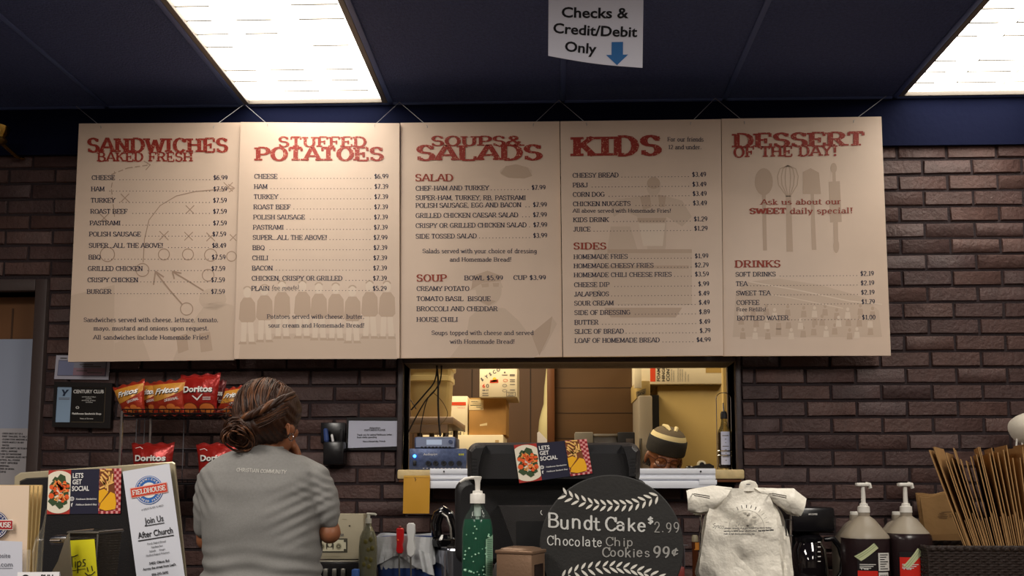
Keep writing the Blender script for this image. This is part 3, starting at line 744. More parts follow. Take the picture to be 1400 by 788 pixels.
b.draw([[(400,640),(430,600),(470,590),(516,604),(518,770),(330,772),(350,720)]], 0)
b.draw([disc(452,584,42,34), [(150,720),(230,690),(260,772),(148,772)]], 0)
b.draw([[(340,700),(372,690),(378,740),(346,752)], [(410,690),(444,684),(452,742),(416,748)]], 1)
b.done([((138,173),(104,145)), ((292,173),(334,146))])

# board 2: potatoes
b = Board('second menu board, headed STUFFED POTATOES, brightest under the ceiling light', 310, [(329,167),(546,168.5),(546,490),(320,491)], 1)
b.title('STUFFED', 160, 430, 82, 116, tv=.2); b.title('POTATOES', 90, 481, 114, 159)
for i, (n, p) in enumerate((('CHEESE','$6.99'),('HAM','$7.39'),('TURKEY','$7.39'),('ROAST BEEF','$7.39'),('POLISH SAUSAGE','$7.39'),('PASTRAMI','$7.39'),('SUPER...ALL THE ABOVE!','$7.99'),('BBQ','$7.39'),('CHILI','$7.39'),('BACON','$7.39'),('CHICKEN, CRISPY OR GRILLED','$7.39'),('PLAIN','$5.29'))):
    b.item(n, p, 85-.8*i, 206+31.4*i, 498-.5*i)
b.note('Potatoes served with cheese, butter,', 124, 424, 638); b.note('sour cream and Homemade Bread!', 128, 424, 665)
rp = random.Random(8)
b.draw([[(46,690),(520,690),(524,768),(36,768)]], 0)
for i in range(9):      # a row of standing players
    x = 66+i*54+rp.uniform(-5,5); h = 540+rp.uniform(-14,10)
    b.draw([[(x-22,h+46),(x-12,h+30),(x+12,h+30),(x+24,h+46),(x+26,h+96),(x+16,h+108),(x-16,h+108),(x-26,h+96)]], 1)
    b.draw([disc(x,h+14,12,16)], 2); b.draw([disc(x,h+4,13,10,12,180,360)], 1)
    b.draw([[(x-18,h+106),(x-1,h+106),(x-4,h+166),(x-20,h+166)], [(x+1,h+106),(x+18,h+106),(x+22,h+166),(x+5,h+166)]], 2)
    b.draw([[(x-22,h+164),(x-3,h+164),(x-2,h+174),(x-28,h+174)], [(x+4,h+164),(x+22,h+164),(x+28,h+174),(x+4,h+174)]], 1)
text_px(b.n, '(no meats)', b.X(138), b.X(222), b.Y(555), b.Y(553), 5.4, b.f2, serif=False, tv=.1, th=.08, italic=.2, jit=.08, rnd=random.Random(1))
b.done([((366,170),(334,146)), ((512,171),(546,147))])

# board 3: soups and salads
b = Board('middle menu board, headed SOUPS & SALADS', 535, [(547.5,168),(765,166),(769,488),(547,490)], 2)
b.title('SOUPS&', 124, 402, 80, 113, tv=.22); b.title('SALADS', 80, 462, 108, 159, -2)
b.title('SALAD', 74, 190, 198, 221, mb=b.h, tv=.2, th=.1); b.title('SOUP', 78, 170, 507, 530, mb=b.h, tv=.2, th=.1)
for n, p, y, xl, xr in (('CHEF-HAM AND TURKEY','$7.99',243,75,475),('SUPER-HAM, TURKEY, RB, PASTRAMI',None,272,75,479),('POLISH SAUSAGE, EGG AND BACON','$7.99',296,75,479),('GRILLED CHICKEN CAESAR SALAD','$7.99',327,75,479),('CRISPY OR GRILLED CHICKEN SALAD','$7.99',358,75,480),('SIDE TOSSED SALAD','$3.99',391,75,480)): b.item(n, p, xl, y, xr, -3 if p else 0)
for n, x, x1, y in (('BOWL $5.99',225,344,519),('CUP $3.99',376,476,518),('CREAMY POTATO',78,240,552),('TOMATO BASIL  BISQUE',78,306,583),('BROCCOLI AND CHEDDAR',78,327,614),('HOUSE CHILI',78,205,647)): 
    text_px(b.p, n, b.X(x), b.X(x1), b.Y(y+7), b.Y(y+7), 15.2/2.252, b.f, **TB)
b.note('Salads served with your choice of dressing', 96, 448, 436); b.note('and Homemade Bread!', 180, 370, 462); b.note('Soups topped with cheese and served', 124, 438, 688); b.note('with Homemade Bread!', 181, 380, 715)
b.draw([disc(384,192,50,20)], 0); b.draw([[(336,196),(352,174),(384,168),(420,178),(434,204),(410,212),(360,210)]], 1)
b.draw([disc(300,556,40,48), [(246,556),(250,520),(290,498),(330,512),(344,548)], [(230,700),(240,640),(280,606),(350,612),(392,650),(430,700),(496,640),(510,660),(470,740),(440,764),(180,764)]], 0)
b.draw([[(246,552),(252,512),(296,496),(334,510),(338,528),(280,534),(236,560)], [(276,536),(300,534),(300,546),(280,548)], [(312,534),(332,534),(330,546),(314,546)], [(272,590),(300,584),(322,590),(300,604)], [(430,690),(496,636),(488,690),(456,758)]], 1)
b.done([((584,172),(546,147)), ((729,170),(764,146))])

# board 4: kids
b = Board('fourth menu board, headed KIDS, with a SIDES list', 755, [(766,166),(985.5,163),(989,486.5),(770,488)], 3)
b.title('KIDS', 66, 332, 81, 147, -4, tv=.28, th=.13, track=.14)
b.note('For our friends', 355, 466, 92); b.note('12 and under.', 357, 460, 116)
b.title('SIDES', 66, 166, 409, 431, mb=b.h, tv=.2, th=.1)
for i, (n, p, y) in enumerate((('CHEESY BREAD','$3.49',203),('PB&J','$3.49',233),('CORN DOG','$3.49',262),('CHICKEN NUGGETS','$3.49',291),('KIDS DRINK','$1.29',340),('JUICE','$1.29',369),
    ('HOMEMADE FRIES','$1.99',454),('HOMEMADE CHEESY FRIES','$2.79',482),('HOMEMADE CHILI CHEESE FRIES','$3.59',510),('CHEESE DIP','$.99',540),('JALAPE\u00d1OS','$.49',569),('SOUR CREAM','$.49',597),('SIDE OF DRESSING','$.89',626),('BUTTER','$.49',656),('SLICE OF BREAD','$.79',684),('LOAF OF HOMEMADE BREAD','$4.99',712))):
    b.item(n, p, 63+.0125*(y-203), y, 474+.0275*(y-203), -3)
b.note('All above served with Homemade Fries!', 64, 366, 311, 12, tv=.15)
b.draw([disc(312,236,22,30), [(180,300),(200,276),(290,264),(340,264),(400,280),(430,330),(400,360),(352,330),(350,420),(330,500),(300,500),(292,420),(262,330),(220,310),(190,330)], [(180,360),(240,360),(262,430),(170,430)], [(130,430),(430,430),(430,600),(120,600)]], 0)
b.draw([disc(312,226,20,18), [(270,268),(300,262),(306,300),(280,310)], [(326,262),(350,266),(346,300),(330,300)], [(262,334),(350,334),(346,346),(264,346)], [(170,430),(430,430),(430,442),(170,442)], [(150,480),(420,480),(420,490),(150,490)], [(140,540),(420,540),(420,550),(140,550)], [(160,610),(400,610),(380,640),(180,640)]], 1)
b.draw([[(266,350),(348,350),(340,420),(280,420)]], 2)
b.done([((802,169),(764,146)), ((944,168),(978,146))])

# board 5: dessert and drinks
b = Board('rightmost menu board, headed DESSERT OF THE DAY', 975, [(986.5,162.5),(1205,159.5),(1218,486.5),(989.5,487)], 4)
b.title('DESSERT', 65, 466, 72, 119, -6); b.title('OF THE DAY!', 64, 382, 114, 149, -6, tv=.2)
b.title('Ask us about our', 148, 394, 276, 293, -2, mb=b.h, tv=.16, th=.09); b.title('SWEET', 113, 225, 303, 322, -1, mb=b.h, tv=.28, th=.14); b.title('daily special!', 237, 430, 303, 321, -2, mb=b.h, tv=.16, th=.09)
b.title('DRINKS', 68, 207, 464, 487, -1, mb=b.h, tv=.2, th=.1)
for n, p, y, xl, xr in (('SOFT DRINKS','$2.19',508,69,495),('TEA','$2.19',537,70,496),('SWEET TEA','$2.19',566,71,497),('COFFEE','$1.79',595,72,498),('BOTTLED WATER','$1.00',643,74,500)): b.item(n, p, xl, y, xr, -3)
b.note('Free Refills!', 72, 163, 615, 12, tv=.15)
b.draw([disc(156,222,28,42), [(150,262),(162,262),(166,434),(154,434)]], 1)                                   # spoon
for k in (-32,-20,-8,8,20,32): b.draw(line_polys([(232+k*.15,268),(230+k*.9,232),(230+k,205),(230+k*.75,182),(230,172)], 3), 1)
b.draw([[(224,266),(240,266),(246,438),(226,438)]], 1)                                                        # whisk
b.draw([[(276,192),(300,180),(326,194),(332,260),(276,260)], [(300,260),(310,260),(318,432),(304,432)]], 1)   # spatula
b.draw([[(356,222),(390,220),(396,346),(360,348)], [(366,172),(376,172),(378,222),(368,222)], disc(371,180,10,16), [(370,346),(384,346),(386,434),(372,434)], disc(379,420,9,22)], 1)  # rolling pin
b.draw([[(70,560),(110,530),(200,520),(330,540),(470,580),(510,620),(520,700),(60,700)]], 0)
rp = random.Random(3)
for r in range(3):
    for i in range(12):
        x = 90+i*36+rp.uniform(-9,9); y = 620+r*30+rp.uniform(-8,8)
        b.draw([disc(x,y-9,5,6,8), [(x-7,y),(x+7,y),(x+9,y+20),(x-9,y+20)]], 1 if (i+r) % 3 else 2)
b.draw(line_polys([(110,530),(260,556),(420,590),(520,600)], 4)+line_polys([(90,556),(240,580),(400,612)], 3), 2)
b.done([((1018,167),(978,146)), ((1167,165),(1212,140))])

# ================================================================ paper sign hanging from the ceiling
SY = 2.37
th = thing('paper_sign', 'white paper sign reading Checks & Credit/Debit Only hanging from the ceiling', 'sign', (P(815,90,SY).x, SY, P(815,90,SY).z))
q0 = P(750,-14,SY); q1 = P(880,-14,SY); q2 = P(878,95,SY); q3 = P(749.5,81,SY)
def sg(u, v):
    top = q0.lerp(q1, u); bot = q3.lerp(q2, u); p = top.lerp(bot, v); p.z -= .006*math.sin(math.pi*u)*v; p.y -= .02*v*v*(1-u*.5)-.0; return p
MB().sheet(sg, 16, 10, 0, (0,.0006,0)).build('sheet', mat('sign_paper', (238,238,252), .55), th)
def sgp(x, y):
    u = (x-750)/129; v = (y+14)/(95+14-(1-u)*14); p = sg(u, v); p.y -= .0012; return p
mb = MB()
sans_px(mb, 'Checks &', 768, 859, 24.5, 25.5, 14.5, sgp, 0, .022); sans_px(mb, 'Credit/Debit', 756.5, 871, 47, 52, 14.5, sgp, 0, .022); sans_px(mb, 'Only', 772.5, 815.5, 72.5, 75, 14.5, sgp, 0, .022)
mb.build('lettering', m_blk, th)
mb = MB(); ink(mb, [[(836.5,58),(852,58),(852,76),(836.5,76)], [(829,76),(859,76),(844,90.5)]], sgp); mb.build('arrow', mat('arrow_blue', (62,122,188), .5), th)
for x in (q0.x+.03, q1.x-.03): MB().tube([(x, SY, q0.z-.012), (x, SY, ZC-.001)], .0012, 5).build('hanging_string', m_string, th)

# ================================================================ things on the brick at the left
m_brass = mat('polished_brass', (206,168,84), .2, 1); m_glassl = mat('lamp_glass', (190,170,120), .1, trans=.6)
Yl = YW-.16
th = thing('wall_lamp', 'small brass cup lamp at the left edge above the brick', 'wall lamp', (P(1,185,Yl).x, YW-.012, P(1,190,Yl).z))
mb = MB(); lathepx(mb, -1, Yl, [(197,5),(194,9),(191,10),(189,8.5)], 24); mb.build('base_cup', mat('aged_brass', (110,84,46), .35, .9), th)
mb = MB(); lathepx(mb, -1, Yl, [(189,8),(186,9),(183,11.5),(176,13.5),(174,14),(174,13),(182,11)], 24); mb.build('shade', m_brass, th)
mb = MB(); c = P(-1,193,Yl); mb.tube([c, (c.x,YW-.05,c.z-.02), (c.x,YW-.01,c.z-.01)], .008, 8); mb.build('arm', m_brass, th)
# notice on the door
Yn = YW+.094; 
th = thing('notice_poster', 'tall pale blue-grey notice with typed task list in the doorway', 'poster', (P(10,600,Yn).x, Yn, 0.9))
n0, n1 = P(46,464,Yn), P(39,700,Yn); nx = P(-60,464,Yn).x
m_not = mat('notice_blue_grey', (150,158,178), .45); m_not2 = mat('notice_paper_grey', (176,172,176), .6)
MB().box((nx, Yn-.004, 0.9), (n0.x, Yn, n0.z), 0, .001).build('sheet', m_not, th)
f = pixmap(Yn-.005)
mb = MB(); ink(mb, [[(-50,586),(41,586),(37,720),(-50,720)]], f); mb.build('typed_panel', m_not2, th)
f = pixmap(Yn-.0056); mb = MB()
for i, (t, x0, x1) in enumerate((('-CHECK BACK OUT OF A',2.6,31),('FIRST TRAILERS, TO ONLY',3,37),('-CLEAN COOK MACHINE &',2.6,37),('CHECK MOSTLY IN ANY',3,33),('WAITER',3,12.5),('-REPLACE EMPTY, AS TO BUY',1,37),('-REFILL NAPKINS',1,23.5),('-CLEAN OUT BACKROOMS',-2,29),('OUT OF LEMONS ALSO NOT',-6,37),('CONTROL ALL FOODS',-4,27),('START SPICES',-4,24),('SWEEPING',-3,12.5),('ORDER IN WORK',-4,19.5),('MOPS',-4,8))):
    text_px(mb, t, x0, x1, 594+i*4.02, 594.6+i*4.02, 2.1, f, serif=False, tv=.24, th=.2)
mb.build('typed_lines', m_blk, th)
# certificate and plaque
Yc = YW-.006
th = thing('certificate', 'pale certificate print with grey border above the plaque', 'certificate', (P(112,520,Yc).x, Yc, P(112,520,Yc).z))
fm = uvmap((77,486),(151,487),(148,519.5),(74,518.5), pixmap(Yc-.003))
MB().prism([P(74,518.5,Yc),P(148,519.5,Yc),P(151,487,Yc),P(77,486,Yc)], (0,.003,0)).build('sheet', mat('certificate_paper', (180,178,192), .5), th)
fm = uvmap((77,486),(151,487),(148,519.5),(74,518.5), pixmap(Yc-.001)); mb = MB()
for mi, r in ((0,(.05,.2,.95,.86)),(1,(.06,.23,.34,.83)),(2,(.34,.52,.93,.83)),(3,(.34,.23,.93,.52))): ink(mb, [[(r[0],r[1]),(r[2],r[1]),(r[2],r[3]),(r[0],r[3])]], lambda a,b_,mi=mi: fm(a,b_)+Vector((0,-.0006*(mi>0),0)), mi)
for (x0,x1,y) in ((.08,.2,.1),(.45,.7,.36),(.5,.85,.44),(.4,.6,.62),(.6,.88,.7)): ink(mb, [[(x0,y),(x1,y),(x1,y+.04),(x0,y+.04)]], lambda a,b_: fm(a,b_)+Vector((0,-.0012,0)), 4)
mb.build('printing', [mat('cert_border', (98,98,120), .5), mat('cert_blue', (126,132,164), .5), mat('cert_rose', (152,122,136), .5), mat('cert_grey', (140,140,156), .5), m_gry], th)
th = thing('award_plaque', 'black framed CENTURY CLUB plaque with pale blue strip on the brick', 'plaque', (P(112,586,Yc).x, Yc, P(112,586,Yc).z))
Q = [(74,522),(153.5,524),(150.5,586),(71,584)]
fr = mat('plaque_black_frame', (24,21,22), .35); Yq = YW-.022
mb = MB(); o = [P(x,y,Yq) for x,y in Q]; mb.prism([o[3],o[2],o[1],o[0]], (0,.02,0)); mb.build('backing', fr, th)
IN = [(78,529),(145,530),(142.5,578),(75,577.5)]; mb = MB()
for i in range(4):
    j = (i+1) % 4; a, c = P(*Q[i],Yq-.006), P(*Q[j],Yq-.006); d, e = P(*IN[j],Yq-.006), P(*IN[i],Yq-.006)
    mb.prism([a, c, d, e], (0,.0065,0))
fix(mb.build('frame', fr, th))
fm = uvmap(*IN, pixmap(Yq-.001), 100, 100); fm2 = uvmap(*IN, pixmap(Yq-.0018), 100, 100)
mb = MB(); ink(mb, [[(0,0),(100,0),(100,100),(0,100)]], fm, 0); ink(mb, [[(0,0),(30,0),(30,100),(0,100)]], fm2, 1)
fm3 = uvmap(*IN, pixmap(Yq-.0024), 100, 100)
ink(mb, [[(10,8),(14,8),(17,15),(20,8),(25,8),(18,20),(17,26),(12,26),(14,19)]], fm3, 2)
for y in (31,34.5): ink(mb, [[(5,y),(27,y),(27,y+1.6),(5,y+1.6)]], fm3, 4)
sans_px(mb, 'CENTURY CLUB', 34, 96, 18, 17, 10, fm2, 3, .03)
for (a, c, y) in ((52,80,29),(60,72,34),(52,80,39),(60,74,44)): text_px(mb, 'certificate of thanks'[:int((c-a)*.7)], a, c, y, y, 3, fm2, 3, serif=False, tv=.16, th=.12)
ink(mb, ring(44,58,3,1.2,12), fm2, 3); sans_px(mb, 'FH', 42, 47, 62, 62, 3, fm2, 3)
sans_px(mb, 'Fieldhouse Sandwich Shop', 34, 93, 78, 78, 5.4, fm2, 3, .04)
text_px(mb, 'Years of Service', 50, 77, 91, 91, 3.6, fm2, 3, serif=False, tv=.16, th=.12)
ink(mb, line_polys([(33,1),(99,1),(99,99),(33,99)], .7), fm2, 5)
mb.build('engraving', [mat('plaque_black', (16,15,15), .3), mat('plaque_blue', (140,164,190), .4), mat('plaque_navy', (24,40,64), .5), mat('plaque_white', (220,218,214), .5), m_gry, mat('plaque_gold', (120,104,80), .4)], th)
# ================================================================ back counter along the brick wall
ZK = 1.04
m_ctop = mat('dark_laminate', (44,40,42), .35)
mb = MB(); mb.box((-2.1, 2.72, ZK-.04), (XR, YW-.012, ZK), 0, .006); mb.box((-2.08, 2.76, .0), (XR, YW-.012, ZK-.04))
struct(mb.build('trim_back_counter', m_ctop))
# ---- chip rack
m_chrome = mat('chrome', (200,198,200), .15, 1); m_wire = mat('dark_wire', (46,42,44), .35, .8); m_wireb = mat('grey_wire', (128,126,132), .35, .8)
Yr = 2.98
ra, rb_ = P(167,566,Yr), P(345,566,Yr); zt = ra.z
th = thing('chip_rack', 'two-tier wire rack holding the small crisp bags beside the plaque', 'rack', ((ra.x+rb_.x)/2, Yr+.1, ZK))
for x, y in ((ra.x,Yr),(rb_.x,Yr),(ra.x,Yr+.22),(rb_.x,Yr+.22)): 
    mb = MB(); mb.tube([(x,y,ZK),(x,y,zt+.01)], .006, 8); mb.build('post', m_chrome, th)
z2 = P(200,662,Yr).z
for z, n in ((zt,'wire_shelf'),(z2,'wire_shelf')):
    mb = MB()
    for y in (Yr, Yr+.22): mb.tube([(ra.x,y,z),(rb_.x,y,z)], .0035, 6); mb.tube([(ra.x,y,z+.016),(rb_.x,y,z+.016)], .0025, 6)
    for k in range(26):
        x = ra.x+(rb_.x-ra.x)*k/25; mb.tube([(x,Yr,z+.016),(x,Yr,z),(x,Yr+.22,z),(x,Yr+.22,z+.016)], .0018, 5)
    mb.build(n, m_wire, th)
mb = MB()
for x in (185,196,206,250,308): p = P(x,600,Yr+.22); mb.tube([(p.x,Yr+.225,z2),(p.x,Yr+.225,zt)], .0022, 6)
mb.tube([(ra.x,Yr+.225,P(200,610,Yr).z),(rb_.x,Yr+.225,P(200,610,Yr).z)], .0022, 6)
mb.build('back_wires', m_wireb, th)
# ---- bags of crisps
m_foilr = mat('red_foil', (158,32,26), .28, .25, bump=.5, bscale=22, vary=.12, vscale=20); m_foily = mat('orange_red_foil', (164,50,28), .3, .25, bump=.5, bscale=22, vary=.12, vscale=20)
m_foild = mat('dark_red_foil', (90,22,22), .3, .25, bump=.5, bscale=22); m_yel = mat('corn_yellow_print', (198,136,52), .35, .1)
m_lett = mat('white_logo', (232,228,224), .4); m_chip = mat('chip_orange_print', (206,112,50), .4); m_chipd = mat('chip_shadow_print', (120,40,20), .4)
m_blkp = mat('black_logo', (24,20,24), .4)
def crisp_bag(label, quad, Y, thick, kind, seed, group):
    "quad: pixel corners top-left, top-right, bottom-right, bottom-left of the bag's front"
    rr = random.Random(seed); c = [P(x, y, Y) for x, y in quad]
    th = thing('chip_bag', label, 'bag of chips', ((c[2].x+c[3].x)/2, Y, min(c[2].z, c[3].z)), group)
    ph = [rr.uniform(0, 6) for _ in range(6)]
    def bulge(u, v):
        b = max(0, math.sin(math.pi*u))**.6*max(0, math.sin(math.pi*min(1, max(0, (v-.06)/.88))))**.55
        wr = .05*math.sin(9*u+ph[0]+3*v)*math.sin(7*v+ph[1])+.04*math.sin(21*u+ph[2]-8*v)*(1-v)
        return b*(1+wr*1.4)
    def pt(u, v, sgn, off=0):
        p = c[0].lerp(c[1], u).lerp(c[3].lerp(c[2], u), v)
        e = .004*math.sin(math.pi*v)*(1 if u < .5 else -1)*(abs(u-.5)*2)**3       # sides pull in
        return Vector((p.x+e, Y-sgn*(thick*.5*bulge(u, v)+off), p.z+.004*math.sin(20*u+ph[3])*(1 if v < .04 or v > .96 else 0)))
    base = {'dor': m_foilr, 'fri': m_foily, 'dark': m_foild}[kind]
    mb = MB(); mb.sheet(lambda u, v: pt(u, v, 1), 26, 26); mb.sheet(lambda u, v: pt(1-u, v, -1), 12, 12)
    mb.build('pouch', base, th, 60)
    mb = MB(); 
    for v0 in (0.0, .945):
        for k in range(3): mb.sheet(lambda u, v: pt(u, v0+.012+k*.016+v*.008, 1, .0006), 20, 1)
    mb.build('crimped_seal', base, th, 60)
    def dense(pl, n=5):
        out = []
        for a, b in zip(pl, pl[1:]+pl[:1]): out += [(a[0]+(b[0]-a[0])*i/n, a[1]+(b[1]-a[1])*i/n) for i in range(n)]
        return out
    mb = MB()
    lv = lambda o: (lambda u, v: pt(u, v, 1, .0012+o))
    def patch(fu, nu=14, nv=6, mi=0, o=0): mb.sheet(lambda a, b: pt(*fu(a, b), 1, .001+o), nu, nv, mi)
    if kind == 'fri':
        patch(lambda a, b: (.02+.96*a, .1+b*(.52-.30*a*a-.02)), mi=0, o=.0)
        patch(lambda a, b: (.08+.84*a, .56+.1*b-.12*a), nv=3, mi=4, o=.0006) if False else None
        w, pl = sans('Fritos', .03, .3)
        ink(mb, pl, lambda a, b: lv(.0024)(.13+.72*a/w+.01, .42-.16*a/w*.3-b*.17+.008), 3); ink(mb, pl, lambda a, b: lv(.0034)(.13+.72*a/w, .41-.16*a/w*.3-b*.17), 2)
        for x, y, r in ((.35,.82,.12),(.62,.78,.13),(.5,.92,.1),(.8,.84,.1)): mb.sheet(lambda a, b: lv(.001)(x+r*b*math.cos(6.283*a), y+.7*r*b*math.sin(6.283*a)), 14, 2, 1)
        text_px(mb, 'ORIGINAL', 0, 1, 0, 0, 1, lambda a, b: lv(.0016)(.45+.4*a, .64+.07*b-.08*a), 2, serif=False, tv=.16, th=.12)
        mats = [m_yel, m_chip, m_lett, m_blkp, m_chipd]
    else:
        w, pl = sans('Doritos', .035)
        ink(mb, pl, lambda a, b: lv(.0016)(.135+.76*a/w, .455-b*.155+.012), 3); ink(mb, pl, lambda a, b: lv(.0028)(.12+.76*a/w, .45-b*.155), 2)
        for tri in ([(.38,.54),(.52,.66),(.66,.5),(.62,.5),(.52,.61),(.41,.53)],): ink(mb, [dense(tri, 2)], lv(.0014), 2)
        for x, y, r in ((.3,.85,.2),(.76,.85,.19)):
            mb.sheet(lambda a, b: lv(.0006)(x+r*b*math.cos(6.283*a)*1.15, y+.66*r*b*math.sin(6.283*a)*1.2), 16, 2, 4); mb.sheet(lambda a, b: lv(.0016)(x+r*b*math.cos(6.283*a), y+.66*r*b*math.sin(6.283*a)), 16, 2, 1)
        for k in range(3): ink(mb, [dense([(.66,.57+k*.03),(.86,.57+k*.03),(.86,.58+k*.03),(.66,.58+k*.03)], 2)], lv(.0014), 2)
        for y in (.12,.16): ink(mb, line_polys([(.1,y),(.22,y-.03),(.3,y+.02)], .012), lv(.001), 2) if rr.random() < .5 else None
        mats = [m_yel, m_chip, m_lett, m_blkp, m_chipd]
    mb.build('printing', mats, th, 60)
Yb = Yr+.10; TOPG, LOWG = 'crisp bags on the top tier', 'crisp bags on the lower tier'
crisp_bag('leftmost crisp bag on the top tier, orange and yellow, leaning outward', [(154,531),(198,519),(199,568),(168,568)], Yb-.02, .05, 'fri', 1, TOPG)
crisp_bag('second crisp bag from the left on the top tier, orange, half hidden', [(188,524),(222,523),(222,568),(192,568)], Yb+.03, .05, 'fri', 2, TOPG)
crisp_bag('orange crisp bag in the middle of the top tier, beside the tall red one', [(208,523),(255,518),(253,568),(210,568)], Yb-.03, .05, 'fri', 3, TOPG)
crisp_bag('tall red crisp bag standing upright on the top tier', [(247,514),(302,511),(296,568),(247,568)], Yb-.02, .055, 'dor', 4, TOPG)
crisp_bag('dark red crisp bag behind the yellow one on the top tier', [(288,520),(310,520),(308,569),(287,569)], Yb+.07, .04, 'dark', 5, TOPG)
crisp_bag('yellow crisp bag leaning beside the woman\'s hair on the top tier', [(308,532),(342,526),(338,572),(295,566)], Yb-.03, .05, 'fri', 6, TOPG)
crisp_bag('red crisp bag on the lower tier, left, just above the flyer', [(180,607),(239,606),(234,661),(182,661)], Yb-.03, .055, 'dor', 7, LOWG)
crisp_bag('red crisp bag on the lower tier behind the woman\'s left shoulder', [(268,607),(326,606),(324,661),(272,661)], Yb-.03, .055, 'dor', 8, LOWG)
# ---- pen holder and laminated note on the brick
Yp = YW-.05
th = thing('pen_holder', 'black wall-mounted pen cup on the brick left of the laminated note', 'pen holder', (P(454,633,Yp).x, Yp, P(454,636,Yp).z))
m_bp = mat('black_gloss_plastic', (20,19,22), .25)
mb = MB(); boxpx(mb, 441, 604, 470, 636, YW-.062, .062, 0, .006); mb.build('cup', m_bp, th)
mb = MB(); boxpx(mb, 438, 578, 472, 606, YW-.014, .012, 0, .003); mb.build('back_plate', m_bp, th)
def pen(nm, lab, x0, y0, x1, y1, r, m, capm=None):
    a, b = P(x0, y0, YW-.04), P(x1, y1, YW-.034)
    o = thing(nm, lab, 'pen', (b.x, b.y, b.z), 'pens in the black wall cup')
    MB().tube([b, b.lerp(a, .62)], r, 8).build('barrel', m, o); MB().tube([b.lerp(a,.62), b.lerp(a,.64), b.lerp(a,.97), a], [r*.9,r*1.15,r*1.05,r*.5], 8).build('cap', capm or m, o)
pen('pen', 'white pen leaning in the black wall cup', 453.5, 594, 460, 632, .0045, m_paper, m_paper)
pen('pen', 'thick blue marker in the black wall cup', 445, 586, 449, 632, .009, mat('marker_blue', (52,74,130), .4))
pen('pen', 'black pen at the right of the black wall cup', 467, 587, 464, 632, .0055, m_blk)
Yn = YW-.008
th = thing('laminated_note', 'small white laminated note on black backing left of the pass-through', 'notice', (P(511,615,Yn).x, Yn, P(511,615,Yn).z))
MB().prism([P(473,616,Yn),P(551,616,Yn),P(552,571,Yn),P(474,571,Yn)], (0,.007,0)).build('backing', m_bp, th)
MB().prism([P(475.5,613,Yn-.001),P(545,610.5,Yn-.001),P(548.5,576,Yn-.001),P(477,575.5,Yn-.001)], (0,.0012,0)).build('note', mat('laminate_paper', (190,192,210), .18), th)
f = pixmap(Yn-.0018); mb = MB()
for t, x0, x1, y in (('Attention',505,520,586.7),('CUSTOMERS PLEASE',498,527,589.7),('Thank you for eating Fieldhouse better',488,536,596),('from visits spending',488,515,599.5),('Have a blessed day, Friends',496,527,605)):
    text_px(mb, t, x0, x1, y, y-.4, 2.2, f, serif=False, tv=.2, th=.16)
mb.build('typed_lines', m_blk, th)
# ---- on the sill: mixer, receiver, cords, envelope, bottle
Ym = YW-.06; m_amp = mat('mottled_blue_grey_panel', (74,86,120), .35, .3, bump=.1, bscale=90, vary=.25, vscale=60); m_ampd = mat('mixer_black', (22,24,32), .4)
c = P(600,642.5,Ym)
th = thing('audio_mixer', 'blue-grey audio mixer with round knobs and blue light on the sill', 'audio mixer', (c.x, Ym+.1, zs1))
a, b = P(559,642,Ym), P(638,613.5,Ym); zm = b.z
MB().box((a.x, Ym, zs1+.001), (b.x, Ym+.2, b.z), 0, .004).build('case', m_amp, th)
for x in (586,596,607,617,628): 
    p = P(x,634,Ym); mb = MB(); mb.tube([(p.x,Ym,p.z),(p.x,Ym-.012,p.z)], .0105, 14); mb.tube([(p.x,Ym-.012,p.z),(p.x,Ym-.013,p.z+.006)], .003, 6); mb.build('knob', m_ampd, th)
mb = MB(); p = P(567,633.5,Ym); mb.box((p.x-.007,Ym-.004,p.z-.011),(p.x+.007,Ym,p.z+.011),0,.002); mb.build('rocker_switch', m_ampd, th)
m_led = mat('blue_led', (40,130,255), .4, emit=14); p = P(567,624,Ym)
MB().ell((p.x,Ym-.002,p.z), (.006,.004,.006)).build('led', m_led, th)
mb = MB(); f = pixmap(Ym-.001); 
for k in range(3): ink(mb, [[(627+k*2.6,620.5),(629+k*2.6,620.5),(629+k*2.6,623),(627+k*2.6,623)]], f, 0)
sans_px(mb, 'Audiopipe', 579, 598, 623, 622.5, 3, f, 1)
for k in range(11): ink(mb, [[(578+k*5,641-.6),(580+k*5,641-.6),(580+k*5,641),(578+k*5,641)]], f, 1)
mb.build('printing', [mat('amber_print', (190,190,60), .5), m_lett], th)
a, b = P(566,613.5,Ym+.02), P(623,597.5,Ym+.02)
th = thing('receiver', 'small receiver with pale display stacked on the audio mixer', 'receiver', ((a.x+b.x)/2, Ym+.1, zm))
MB().box((a.x,Ym+.02,zm+.001), (b.x,Ym+.16,b.z), 0, .008).build('case', m_amp, th)
mb = MB(); f = pixmap(Ym+.0185); ink(mb, [[(568.5,599.5),(621,599.5),(621,612),(568.5,612)]], f); mb.build('face_plate', mat('face_silver', (140,150,178), .35, .4), th)
mb = MB(); f = pixmap(Ym+.0175); ink(mb, [[(583,601.5),(604,601.5),(604,608.5),(583,608.5)]], f); mb.build('display', mat('lcd_pale', (176,190,214), .3, emit=.25), th)
mb = MB(); 
for x in (577,582,587,592,597,602,606,610,615): 
    p = P(x,612.2,Ym+.02); mb.box((p.x-.0045,Ym+.013,p.z-.003),(p.x+.0045,Ym+.019,p.z+.004),0,.0012)
mb.build('buttons', m_ampd, th)
mb = MB(); p = P(616,604.5,Ym+.02); mb.tube([(p.x,Ym+.02,p.z),(p.x,Ym+.012,p.z)], .008, 14); mb.build('dial', m_amp, th)
